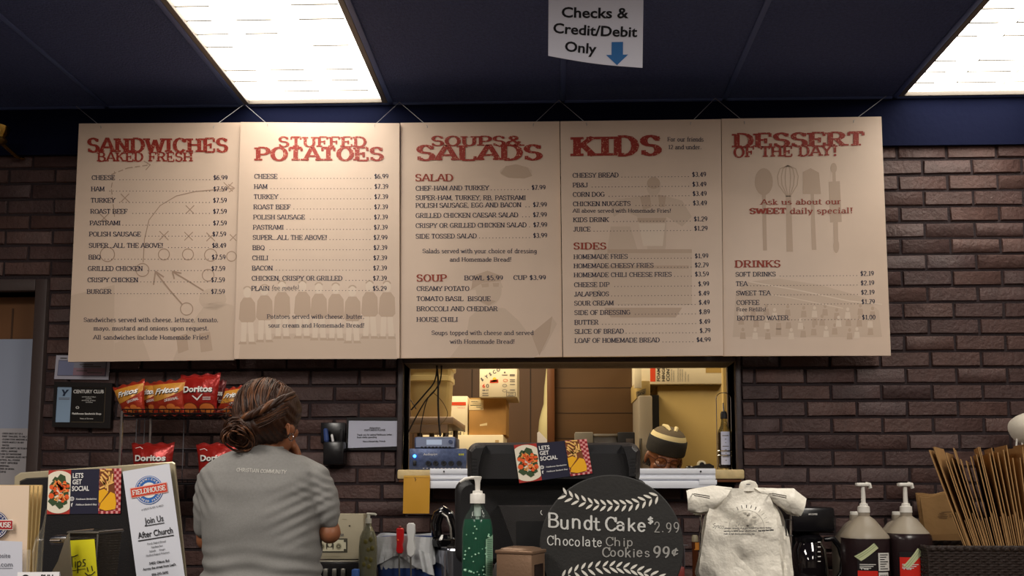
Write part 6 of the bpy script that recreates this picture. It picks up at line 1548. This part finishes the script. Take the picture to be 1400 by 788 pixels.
# ---- tips cup
Yt = 1.5
th = thing('tip_cup', 'black wire-mesh cup with a yellow Tips note on its front', 'cup', (P(128,790,Yt).x, Yt+.04, ZF))
m_mesh = mat('mesh_black_wire', (62,56,50), .4, .6)
A = [P(93,729,Yt),P(134,730,Yt)]; zt = A[0].z; wx0, wx1 = A[0].x, A[1].x; dp = .085
def cw(u, s, v):  # wall point: side s, along u, height v 0..1 (0 = top)
    k = v*.16; x0, x1 = wx0+(wx1-wx0)*k*.3, wx1-(wx1-wx0)*k; y0, y1 = Yt+dp*k*.4, Yt+dp*(1-k*.4)
    z = zt+(ZF+.002-zt)*v
    return [Vector((x0+(x1-x0)*u,y0,z)), Vector((x1,y0+(y1-y0)*u,z)), Vector((x1+(x0-x1)*u,y1,z)), Vector((x0,y1+(y0-y1)*u,z))][s]
mb = MB()
for s_ in range(4):
    n = 26
    for k in range(n): mb.tube([cw((k+.5)/n,s_,0), cw((k+.5)/n,s_,1)], .0007, 4, 0, False)
    for k in range(30): mb.tube([cw(0,s_,k/29), cw(1,s_,k/29)], .0007, 4, 0, False)
mb.box((wx0+.01,Yt+.01,ZF+.001),(wx1-.02,Yt+dp-.01,ZF+.003)); mb.build('mesh_wall', m_mesh, th)
mb = MB(); mb.tube([cw(0,0,0),cw(1,0,0),cw(1,1,0),cw(1,2,0),cw(1,3,0)], .0035, 8); mb.build('rim', mat('rim_dark_steel', (96,92,86), .3, .8), th)
MB().tube([cw(1,0,0), cw(1,0,1)], .0018, 6).build('corner_wire', m_steel, th)
mb = MB(); q = [(96,739.5),(129,737.5),(134,800),(98,800)]; c = [P(x,y,Yt-.004) for x,y in q]; mb.prism([c[3],c[2],c[1],c[0]], (0,.0006,0)); mb.build('sticky_note', mat('sticky_yellow', (222,214,36), .5), th)
mb = MB(); f = pixmap(Yt-.0048)
for w_, pts in ((1.3,[(95,762),(101,761.5),(107,759)]),(1.3,[(98,762),(99,776)]),(1.2,[(103,768),(103.5,777)]),(1,[(102.6,764),(103,764.8)]),(1.2,[(106,768),(106.5,784)]),(1.2,[(106.2,769.5),(109,767.5),(111,770),(110,774),(106.4,775)]),(1.2,[(117,765.5),(114,765.5),(113.5,768.5),(116.5,770.5),(116,774),(112.5,774.5)]),(.8,[(98,781),(110,779),(117,778)]),(1.3,[(119,776),(120.5,782)]),(1.3,[(125,774),(126.5,781)]),(1.3,[(116,783.5),(120,787),(125,786.5),(130,782)])): ink(mb, line_polys(pts, w_), f)
mb.build('handwriting', m_blk, th)
th = thing('bookend', 'curved grey metal bookend left of the mesh tip cup', 'bookend', (P(78,795,Yt-.03).x, Yt, ZF))
Yb2 = Yt-.02; q = [(64,800),(70,784),(79,768),(85,750),(90,735),(94,729),(99,800)]
mb = MB(); c = [P(x,y,Yb2) for x,y in q]; mb.prism(c[::-1], (0,.003,0)); fix(mb.build('panel', mat('satin_grey_metal', (150,144,130), .4, .5), th))
mb = MB(); mb.box((P(64,800,Yb2).x,Yb2,ZF+.0005),(P(99,800,Yb2).x,Yb2+.05,ZF+.003)); mb.build('foot', MATS['satin_grey_metal'], th)
th = thing('pen', 'chrome pen end poking out beside the grey bookend', 'pen', (P(80,740,Yt+.03).x, Yt+.03, P(80,740,Yt+.03).z))
mb = MB(); a, b = P(71,739.5,Yt+.03), P(100,739,Yt+.03); mb.tube([a, a.lerp(b,.05), a.lerp(b,.3), b], [.006,.0095,.0105,.0095], 14); mb.build('barrel', m_chrome, th); 
mb = MB(); mb.tube([a.lerp(b,.06)+Vector((0,-.0105,0)), a.lerp(b,.55)+Vector((0,-.011,0))], .002, 6); mb.build('clip', m_dsteel, th)
# folded card at the bottom edge
Yc2 = 1.32; th = thing('tent_card', 'white tent card with black lettering at the bottom edge by the menus', 'card', (P(52,800,Yc2).x, Yc2, ZF))
mb = MB(); c = [P(22,840,Yc2-.012),P(80,840,Yc2-.012),P(81,782.5,Yc2),P(24,783,Yc2)]
for q_ in c[:2]: q_.z = ZF+.001
mb.prism(c, (0,.0008,0)); d = [c[3]+Vector((0,.001,0)), c[2]+Vector((0,.001,0)), c[1]+Vector((0,.03,0)), c[0]+Vector((0,.03,0))]; mb.prism(d, (0,.0008,0)); fix(mb.build('card', m_paper, th))
mb = MB(); sans_px(mb, 'PULL', 56, 75.5, 793, 793, 7, pixmap(Yc2-.004), 0, .05); ink(mb, [disc(35,791,5.5,5)], pixmap(Yc2-.004)); mb.build('lettering', m_blk, th)
# ================================================================ people
def remeshed(mb, vox, smooth=6, disp=None):
    "one continuous skin grown over overlapping closed shells"
    me = bpy.data.meshes.new('t'); me.from_pydata(mb.v, [], mb.f); me.update()
    bm = bmesh.new(); bm.from_mesh(me); bmesh.ops.recalc_face_normals(bm, faces=bm.faces[:]); bm.to_mesh(me); bm.free()
    o = bpy.data.objects.new('t', me); COL.objects.link(o)
    r = o.modifiers.new('r', 'REMESH'); r.mode = 'VOXEL'; r.voxel_size = vox
    s = o.modifiers.new('s', 'SMOOTH'); s.iterations = smooth; s.factor = .5
    dg = bpy.context.evaluated_depsgraph_get(); ev = o.evaluated_get(dg); m2 = ev.to_mesh()
    out = MB(); vs = [v.co.copy() for v in m2.vertices]; ns = [v.normal.copy() for v in m2.vertices]
    if disp: vs = [v+n*disp(v) for v, n in zip(vs, ns)]
    out.v = vs; out.f = [list(p.vertices) for p in m2.polygons]; out.m = [0]*len(out.f); out.tone = [0]*len(out.f)
    ev.to_mesh_clear(); bpy.data.objects.remove(o); bpy.data.meshes.remove(me)
    return out
def loft(mb, rings, n=36, sq=2.4):
    vs = []
    for c, rx, ry in rings:
        for k in range(n):
            a = 2*math.pi*k/n; ca, sa = math.cos(a), math.sin(a); q = (abs(ca)**sq+abs(sa)**sq)**(-1/sq)
            vs.append(Vector(c)+Vector((rx*q*ca, ry*q*sa, 0)))
    L = len(rings)
    mb.add(vs, [[i*n+k, i*n+(k+1)%n, (i+1)*n+(k+1)%n, (i+1)*n+k] for i in range(L-1) for k in range(n)]+[list(range(n)), [(L-1)*n+k for k in range(n)]])
def limb(mb, pts, rr, n=14):
    mb.tube(pts, rr, n)
    for p, r in zip(pts, rr): mb.ell(p, r*.99, 0, 14, 8)
def head_shells(mb, T, k=1.0):
    "skull, jaw, nose, brow, lips, ears; face towards local -Y"
    def e(c, r, rot=None): 
        R3 = T.to_3x3() @ (rot or Matrix.Identity(3)); mb.ell(T @ (Vector(c)*k), tuple(x*k for x in r), 0, 20, 14, R3)
    e((0,.012,.02), (.076,.096,.098)); e((0,-.022,-.045), (.060,.068,.068)); e((0,-.052,-.086), (.030,.030,.026))
    e((0,-.093,-.012), (.012,.014,.026)); e((0,-.102,-.03), (.016,.014,.011)); e((0,-.078,.018), (.05,.016,.010))
    for s_ in (-1, 1):
        e((s_*.036,-.066,-.03), (.024,.02,.02)); e((s_*.078,.012,-.012), (.010,.02,.032), Matrix.Rotation(s_*.35,3,'Z')); e((s_*.033,-.082,.002), (.015,.007,.008))
    e((0,-.088,-.055), (.024,.009,.006)); e((0,-.086,-.064), (.021,.010,.007))
def hand_shells(mb, palm, out, nrm, curl, size=1.0, thumb_side=1):
    "palm centre, direction of the fingers, palm normal; curl bends each finger towards the palm"
    out = Vector(out).normalized(); nrm = Vector(nrm); nrm = (nrm-out*nrm.dot(out)).normalized(); side = out.cross(nrm)*thumb_side
    palm = Vector(palm); s_ = size
    Rm = Matrix((side, out, nrm)).transposed()
    mb.ell(palm, (.040*s_,.046*s_,.015*s_), 0, 18, 12, Rm)
    for i, (o, l) in enumerate(((.028,.070),(.010,.078),(-.009,.073),(-.027,.057))):
        p = palm+side*o*s_+out*.036*s_; d = out.copy(); pts = [p]; rr = [.0095*s_]
        for j, f in enumerate((.45,.3,.25)):
            a = curl*(j+.6)*.62*(1+.08*i); d = out*math.cos(a)+nrm*math.sin(a); p = p+d*l*f*s_; pts.append(p); rr.append((.0088-.0009*j)*s_)
        mb.tube(pts, rr, 10)
        for q, r in zip(pts, rr): mb.ell(q, r*.99, 0, 10, 7)
    p = palm+side*.034*s_-out*.012*s_; pts = [p, p+(side*.8+out*.45+nrm*.3).normalized()*.034*s_]; pts.append(pts[-1]+(side*.25+out*.85+nrm*.45).normalized()*.03*s_)
    rr = [.0125*s_,.0105*s_,.0088*s_]; mb.tube(pts, rr, 10)
    for q, r in zip(pts, rr): mb.ell(q, r*.99, 0, 10, 7)
    return pts
m_skin = mat('warm_brown_skin', (146,92,62), .5, bump=.08, bscale=120); m_skin.node_tree.nodes['Principled BSDF'].inputs['Subsurface Weight'].default_value = .08
m_skin2 = mat('deep_brown_skin', (108,66,44), .5, bump=.08, bscale=120)
m_tee = mat('heather_grey_cotton', (139,137,134), .85, bump=.12, bscale=420, vary=.06, vscale=160)
m_jean = mat('dark_denim', (38,42,58), .85, bump=.2, bscale=300); m_shoe = mat('black_shoe', (22,21,22), .5)
m_hair = mat('brown_hair', (58,33,20), .5, bump=.5, bscale=60, vary=.35, vscale=40, stretch=(1,1,.2)); m_hairl = mat('light_brown_hair', (104,64,38), .45, vary=.25, vscale=60)
m_hair.node_tree.nodes['Principled BSDF'].inputs['Anisotropic'].default_value = .5

# ---- woman in the grey t-shirt, seen from behind
Y1 = 2.30
def Wp(x, y, d=0): return P(x, y, Y1+d)
r1 = lambda px: M(px, Y1)
feet = Wp(360, 700)
th = thing('person', 'person in a grey t-shirt with pinned-up brown hair, seen from behind', 'person', (feet.x, Y1, 0))
# body: head turned to the right, neck, trunk, bent arms, hands, legs, all one skin
hc = Wp(367, 576, .012)
TH = Matrix.Translation(hc) @ Euler((math.radians(8), math.radians(6), math.radians(180-22))).to_matrix().to_4x4()
mb = MB(); head_shells(mb, TH, .93)
limb(mb, [Wp(358,632,.0), Wp(357,612,.0), Wp(361,590,.008)], [.062,.053,.052], 18)
loft(mb, [(Wp(359,y), r1(w), d) for y, w, d in ((622,34,.05),(640,56,.07),(665,66,.09),(700,66,.095),(745,64,.095),(800,66,.10),(850,72,.11),(900,76,.12),(915,70,.11))])
LA = [Wp(302,648), Wp(284,690,.01), Wp(284,738,.045), Wp(312,752,.20), Wp(334,752,.30)]
limb(mb, LA, [.030,.030,.033,.031,.025])
hand_shells(mb, Wp(345,752,.36), (.25,1,-.05), (0,-.1,-1), .5, .95, 1)
RA = [Wp(416,648), Wp(440,690,.0), Wp(451,729,.015), Wp(431,676,.13), Wp(411,634,.105)]
limb(mb, RA, [.030,.030,.032,.031,.024])
mb.ell(Wp(451,730,.012), .029, 0, 14, 10)
hand_shells(mb, Wp(404,621,.085), (-.42,.25,.85), (-.75,-.45,-.2), .95, .92, -1)
zcrotch = .80
for sx in (-1, 1):
    x = feet.x+sx*.085
    limb(mb, [Vector((x,Y1,.9)), Vector((x+sx*.01,Y1,.5)), Vector((x+sx*.012,Y1+.015,.10))], [.085,.058,.042], 16)
    mb.ell((x+sx*.015,Y1+.06,.045), (.04,.10,.035), 0, 16, 10)
remeshed(mb, .0052, 3).build('body', m_skin, th, 80)
# t-shirt
mb = MB()
loft(mb, [(Wp(cx_,y), r1(w), d) for cx_, y, w, d in ((360,611,25,.062),(360,616,34,.07),(358.5,624,53,.084),(357,634,70,.098),(357,646,80,.112),(358,668,83,.126),(360,700,80,.131),(361,740,77,.128),(360,770,77,.128),(359,792,80,.134),(358,830,87,.145),(358,872,88,.148))], 48)
limb(mb, [Wp(312,642), Wp(291,660), Wp(283,688,.005), Wp(281,708,.014), Wp(279,721,.022)], [r1(19.5),r1(22),r1(19.5),r1(17.5),r1(15.5)], 20)
limb(mb, [Wp(405,641), Wp(430,657), Wp(441,684), Wp(446,700,.003), Wp(448,709,.006)], [r1(20),r1(23),r1(21.5),r1(18.5),r1(16.5)], 20)
xa = Wp(432,705); xb_ = Wp(288,705)
def folds(v):
    px = (v.x-feet.x)/r1(1); pz = (v.z-Wp(360,700).z)/r1(1)        # pixels-sized units about the mid back
    d = .0
    n = mnoise.noise(Vector((v.x*5, v.y*5, v.z*5)))
    low = min(1, max(0, (-pz-34)/45))
    d += .0042*low*math.sin((pz*.30)+px*.055*math.sin(px*.03)+7*n)                     # swags above the waist
    ra = max(0, 1-math.hypot(px-72, pz+2)/58); d += .003*ra*math.sin((pz*.75-px*.38)*.55+5*n)  # pulls at the right armpit
    la = max(0, 1-math.hypot(px+78, pz-25)/42); d += .0034*la*math.sin((pz*.8+px*.9)*.42+5*n)
    sh = max(0, 1-math.hypot(px-84, pz-34)/34); d += .003*sh*math.sin(pz*.55+px*.3+3*n)
    d += .006*mnoise.noise(Vector((v.x*11, v.y*11, v.z*17)))
    co = max(0, 1-abs(v.z-Wp(360,613.5).z)/r1(2.2)); d += .002*co
    return d
tee = remeshed(mb, .0048, 5, folds).build('t_shirt', m_tee, th, 80)
# white lettering printed across the shoulders, laid on the cloth
from mathutils.bvhtree import BVHTree
bvh = BVHTree.FromPolygons([v.co+Vector(th.location) for v in tee.data.vertices], [list(p.vertices) for p in tee.data.polygons])
def on_cloth(x, y):
    d = (P(x, y, 2)-EYE).normalized(); hit = bvh.ray_cast(EYE, d)[0]
    return (hit if hit else P(x, y, Y1-.12))-d*.0016
mb = MB(); text_px(mb, 'CHRISTIAN COMMUNITY', 323, 391, 645, 648.5, 5, on_cloth, serif=False, tv=.12, th=.1, italic=.15, jit=.04, rnd=random.Random(2)); mb.build('back_lettering', mat('shirt_print_white', (216,212,204), .7), tee)
mb = MB(); zz_ = [Wp(360,612.5)+Vector((r1(27)*math.cos(a), .066*math.sin(a), .003*math.sin(a))) for a in [i*math.pi/20 for i in range(41)]]
mb.tube(zz_, .004, 6); mb.build('collar', m_tee, tee)
# trousers and shoes
mb = MB(); loft(mb, [((feet.x,Y1,z), w, d) for z, w, d in ((1.02,.168,.128),(.94,.18,.14),(.86,.182,.14),(.80,.175,.13))])
for sx in (-1, 1): limb(mb, [Vector((feet.x+sx*.088,Y1,.86)), Vector((feet.x+sx*.097,Y1,.5)), Vector((feet.x+sx*.099,Y1+.012,.09))], [.095,.072,.062], 18)
remeshed(mb, .009, 4).build('trousers', m_jean, th, 80)
for sx in (-1, 1):
    mb = MB(); x = feet.x+sx*.1; mb.ell((x,Y1+.065,.05), (.05,.13,.05), 0, 20, 12); mb.box((x-.048,Y1-.06,.001),(x+.048,Y1+.19,.025),0,.012); remeshed(mb, .008, 3).build('shoe', m_shoe, th, 80)
# hair
hx, hz = 365, 565; HR = Vector((r1(43.5), .112, r1(48))); HC = Wp(hx, hz, .0)
def hs(x, y, lift=0, side=0):
    "point of the hair dome seen at pixel (x, y)"
    dx, dz = (x-hx)/43.5, (hz-y)/48; r = math.hypot(dx, dz)
    if r > .985: dx, dz = dx/r*.985, dz/r*.985; r = .985
    return HC+Vector((HR.x*dx*(1+lift/.09), -HR.y*math.sqrt(1-r*r)-lift, HR.z*dz*(1+lift/.1)))
mb = MB(); mb.ell(HC, tuple(HR), 0, 40, 28)
mb.ell(Wp(346,583,-.05), (r1(28),.07,r1(24)), 0, 24, 16); mb.ell(Wp(338,597,-.055), (r1(21),.055,r1(19)), 0, 24, 16); mb.ell(Wp(372,574,-.02), (r1(28),.08,r1(17)), 0, 24, 16)
mb.ell(Wp(385,560,.0), (r1(25),.09,r1(33)), 0, 24, 16)
def hw_(v): return .0035*mnoise.noise(Vector((v.x*16+v.z*9, v.y*22, v.z*9-v.x*12)))+.0016*math.sin(v.x*420+v.z*170)
o_h = remeshed(mb, .005, 6, hw_)
for kf in range(len(o_h.f)-1, -1, -1): pass
hair = o_h.build('hair', m_hair, th, 80)
mb = MB(); rh = random.Random(6)
def strand(pts, r, mi=0, lift=.002):
    q = []
    for i in range(len(pts)-1):
        p0, p1, p2, p3 = pts[max(i-1,0)], pts[i], pts[i+1], pts[min(i+2,len(pts)-1)]
        for k in range(5):
            t = k/5; q.append([.5*((2*p1[j])+(p2[j]-p0[j])*t+(2*p0[j]-5*p1[j]+4*p2[j]-p3[j])*t*t+(3*p1[j]-p0[j]-3*p2[j]+p3[j])*t**3) for j in (0,1)])
    q.append(list(pts[-1])); n = len(q)
    mb.tube([hs(x, y, lift) for x, y in q], [r*(.35+.65*math.sin(math.pi*min(1,(i+1)/(n+1)))) for i in range(n)], 5, mi)
for k in range(80):       # brushed from the parting down into the twist
    u = rh.random(); x0 = 342+46*u+rh.uniform(-3,3); y0 = 519+7*(abs(u-.5)*2)**2+rh.uniform(-2,3)
    x1 = 330+72*u+rh.uniform(-4,4); y1 = 545+rh.uniform(-6,8)-8*u; x2 = 337+64*u+rh.uniform(-3,3); y2 = 577-26*u+rh.uniform(-4,3)
    strand([(x0,y0),((x0+x1)/2-4+8*u,(y0+y1)/2-3),(x1,y1),(x2,y2)], rh.uniform(.0010,.0024), 0 if rh.random() < .6 else 1, rh.uniform(.001,.0035))
for k in range(46):       # below the twist, swept across the nape to the knot
    u = rh.random(); strand([(404-4*u,552+20*u+rh.uniform(-3,3)),(388-6*u,568+16*u),(366-4*u,580+13*u+rh.uniform(-2,2)),(346,586+12*u)], rh.uniform(.001,.0022), 0 if rh.random() < .75 else 1, rh.uniform(.001,.004))
mb.build('hair_strands', [m_hair, m_hairl], hair, 80)
mb = MB()
for ph in (0, 2.1, 4.2):  # the rolled twist of hair across the back of the head
    q = []
    for i in range(41):
        t = i/40; x = 338+70*t; y = 579-4*t-36*t*t; a = t*17+ph
        q.append(hs(x, y, .008)+Vector((0,-.005*math.cos(a),.006*math.sin(a))))
    mb.tube(q, [.0075*(.45+.55*math.sin(math.pi*(i+3)/46)) for i in range(41)], 8, 1 if ph == 2.1 else 0)
mb.build('twist', [m_hair, m_hairl], hair, 80)
mb = MB()
for k in range(46):       # the loose knot at the nape and flyaway wisps
    a = rh.uniform(0,6.28); c = Wp(336+rh.uniform(-6,6),597+rh.uniform(-5,5),-.07); rr_ = rh.uniform(.016,.042); tl = rh.uniform(-.9,.9)
    q = []
    for i in range(10):
        b_2 = a+i*.34; q.append(c+Vector((rr_*math.cos(b_2), -.03+.028*math.cos(b_2*1.3+tl)-.012, rr_*.95*math.sin(b_2)+.012*tl)))
    mb.tube(q, [rh.uniform(.0016,.0034)*(.4+.6*math.sin(math.pi*(i+.5)/10)) for i in range(10)], 5, 0 if rh.random() < .8 else 1)
for k in range(26):
    x0, y0 = 330+rh.uniform(-5,6), 560+rh.uniform(-14,22); dx = rh.uniform(-30,-6); dy = rh.uniform(-10,16); q = []
    for i in range(8):
        t = i/7; q.append(Wp(x0+dx*t+2.5*math.sin(t*6+k), y0+dy*t*t+2.5*math.sin(t*5+k*2), -.03-.02*t))
    mb.tube(q, [.0013*(1-.7*i/7) for i in range(8)], 4, 0 if rh.random() < .7 else 1)
mb.build('knot_and_wisps', [m_hair, m_hairl], hair, 80)
# ear and hoop earring on the right
mb = MB(); ec = Wp(397.5,588,-.045); Re = Euler((0,math.radians(10),math.radians(-35))).to_matrix()
mb.ell(ec, (r1(3.6),.014,r1(7.5)), 0, 16, 12, Re)
mb.tube([ec+Re @ Vector((r1(3.6)*math.cos(a)*1.0+.001, -.012+.002*math.cos(a), r1(8)*math.sin(a))) for a in [math.radians(-70+i*20) for i in range(13)]], .0028, 8)
remeshed(mb, .0022, 3).build('ear', m_skin, th, 80)
mb = MB(); c = Wp(398,598,-.06); mb.tube([c+Vector((r1(3.6)*math.cos(a), -.004*math.cos(a), r1(5)*math.sin(a))) for a in [i*math.pi/14 for i in range(29)]], .0012, 8); mb.build('hoop_earring', m_chrome, th)

# ---- cook in the striped knit cap, head bowed over the sill
Y3 = 3.80
def Kp(x, y, d=0): return P(x, y, Y3+d)
r3 = lambda px: M(px, Y3)
kc = Kp(908, 627)
th = thing('person', 'person in a black knit cap with cream stripe and glasses, bowed behind the sill', 'person', (kc.x, Y3+.05, 0))
TK = Matrix.Translation(kc) @ Euler((math.radians(15), math.radians(11), math.radians(6))).to_matrix().to_4x4()
mb = MB(); head_shells(mb, TK, 1.02)
nb = Vector((kc.x-.01, Y3+.10, kc.z-.16))
limb(mb, [kc+Vector((0,.03,-.05)), nb+Vector((0,.02,.0)), nb+Vector((0,.03,-.06))], [.055,.056,.07], 16)
loft(mb, [((nb.x,nb.y+.03,z), w, d) for z, w, d in ((nb.z-.03,.10,.06),(nb.z-.1,.17,.09),(nb.z-.3,.16,.11),(nb.z-.5,.15,.11),(.9,.16,.12),(.82,.15,.11))])
for sx in (-1, 1):
    limb(mb, [Vector((nb.x+sx*.18,nb.y+.03,nb.z-.1)), Vector((nb.x+sx*.235,nb.y-.01,nb.z-.33)), Vector((nb.x+sx*.13,nb.y-.2,1.04))], [.05,.042,.028])
    hand_shells(mb, Vector((nb.x+sx*.10,nb.y-.265,1.02)), (-sx*.35,-1,-.12), (0,-.2,-1), .6, 1.0, sx)
    limb(mb, [Vector((kc.x+sx*.09,Y3+.13,.88)), Vector((kc.x+sx*.1,Y3+.12,.5)), Vector((kc.x+sx*.1,Y3+.14,.1))], [.085,.06,.043], 16); mb.ell((kc.x+sx*.1,Y3+.09,.045), (.042,.11,.035), 0, 16, 10)
remeshed(mb, .006, 3).build('body', m_skin2, th, 80)
mb = MB(); loft(mb, [((nb.x,nb.y+.03,z), w, d) for z, w, d in ((nb.z-.035,.085,.07),(nb.z-.06,.13,.09),(nb.z-.1,.19,.11),(nb.z-.3,.185,.13),(nb.z-.5,.175,.135),(.86,.19,.14))])
for sx in (-1, 1): limb(mb, [Vector((nb.x+sx*.17,nb.y+.03,nb.z-.1)), Vector((nb.x+sx*.22,nb.y+.01,nb.z-.24)), Vector((nb.x+sx*.232,nb.y-.005,nb.z-.3))], [.066,.062,.06], 18)
remeshed(mb, .007, 5, lambda v: .005*mnoise.noise(v*11)).build('t_shirt', mat('tan_work_shirt', (168,122,64), .85), th, 80)
mb = MB(); loft(mb, [((kc.x,Y3+.13,z), w, d) for z, w, d in ((.98,.165,.13),(.88,.18,.14),(.8,.17,.13))])
for sx in (-1, 1): limb(mb, [Vector((kc.x+sx*.09,Y3+.13,.86)), Vector((kc.x+sx*.1,Y3+.12,.5)), Vector((kc.x+sx*.1,Y3+.14,.09))], [.095,.073,.062], 16)
remeshed(mb, .01, 4).build('trousers', m_jean, th, 80)
for sx in (-1, 1):
    mb = MB(); x = kc.x+sx*.1; mb.ell((x,Y3+.085,.05), (.05,.13,.05), 0, 20, 12); mb.box((x-.046,Y3-.04,.001),(x+.046,Y3+.2,.025),0,.012); remeshed(mb, .009, 3).build('shoe', m_shoe, th, 80)
# knit cap: ribbed dome in three colours over a folded black band
m_kb = mat('black_knit', (20,19,20), .9, bump=.4, bscale=300); m_kc = mat('cream_knit', (206,192,148), .9, bump=.4, bscale=300); m_kg = mat('grey_brown_knit', (92,80,62), .9, bump=.4, bscale=300)
TC = TK @ Matrix.Translation(Vector((0,.012,.032)))
def cap_ring(z, r, n=64, rib=.0015): return [TC @ Vector((r*.9*math.cos(a)*(1+rib/r*math.sin(a*32)), r*1.12*math.sin(a)*(1+rib/r*math.sin(a*32)), z)) for a in [2*math.pi*k/n for k in range(n)]]
def knit(name, prof, m, par=None):
    prof = [(.117-(.117-z)*.86, r) for z, r in prof]
    mb = MB(); n = 64; vs = []
    for z, r in prof: vs += cap_ring(z, r)
    mb.add(vs, [[i*n+k, i*n+(k+1)%n, (i+1)*n+(k+1)%n, (i+1)*n+k] for i in range(len(prof)-1) for k in range(n)]); return fix(mb.build(name, m, par, 80))
cap = knit('knit_cap', [(.055,.0945),(.07,.0905),(.084,.083)], m_kc, th)
knit('crown', [(.083,.0835),(.098,.070),(.108,.053),(.115,.03),(.117,.002)], m_kg, cap)
knit('folded_band', [(-.022,.094),(-.024,.099),(-.015,.1025),(.03,.102),(.056,.0995),(.06,.095),(.055,.09)], m_kb, cap)
mb = MB()
for s_ in (-1, 1): mb.tube([TC @ Vector((s_*.012,-.055,.107)), TC @ Vector((s_*.022,-.02,.119)), TC @ Vector((s_*.03,.03,.115))], [.007,.010,.007], 10)
mb.build('crown_fold', m_kc, cap)
mb = MB()
for k in range(60):
    a = rh.uniform(.15,3.0)*(1 if rh.random() < .5 else -1); q = [TK @ Vector((.079*math.sin(a)*(1+.04*i), .02+.085*-math.cos(a)*(-.6), .02-.022*i)) for i in range(4)]; mb.tube(q, .0028, 4)
mb.build('hair', mat('black_hair', (24,19,17), .5), th)
mb = MB()
for s_ in (-1, 1):
    mb.tube([TK @ Vector((s_*.034+.026*math.cos(a), -.103+.012*abs(s_*.034+.026*math.cos(a))/.06, -.002+.020*math.sin(a))) for a in [i*math.pi/12 for i in range(25)]], .0022, 6)
    mb.tube([TK @ Vector((s_*.06,-.094,.004)), TK @ Vector((s_*.08,-.03,.006)), TK @ Vector((s_*.082,.02,.0))], .002, 6)
mb.tube([TK @ Vector((-.009,-.104,.002)), TK @ Vector((0,-.107,.004)), TK @ Vector((.009,-.104,.002))], .002, 6)
mb.build('glasses', mat('dark_red_glasses', (52,22,20), .3), th)
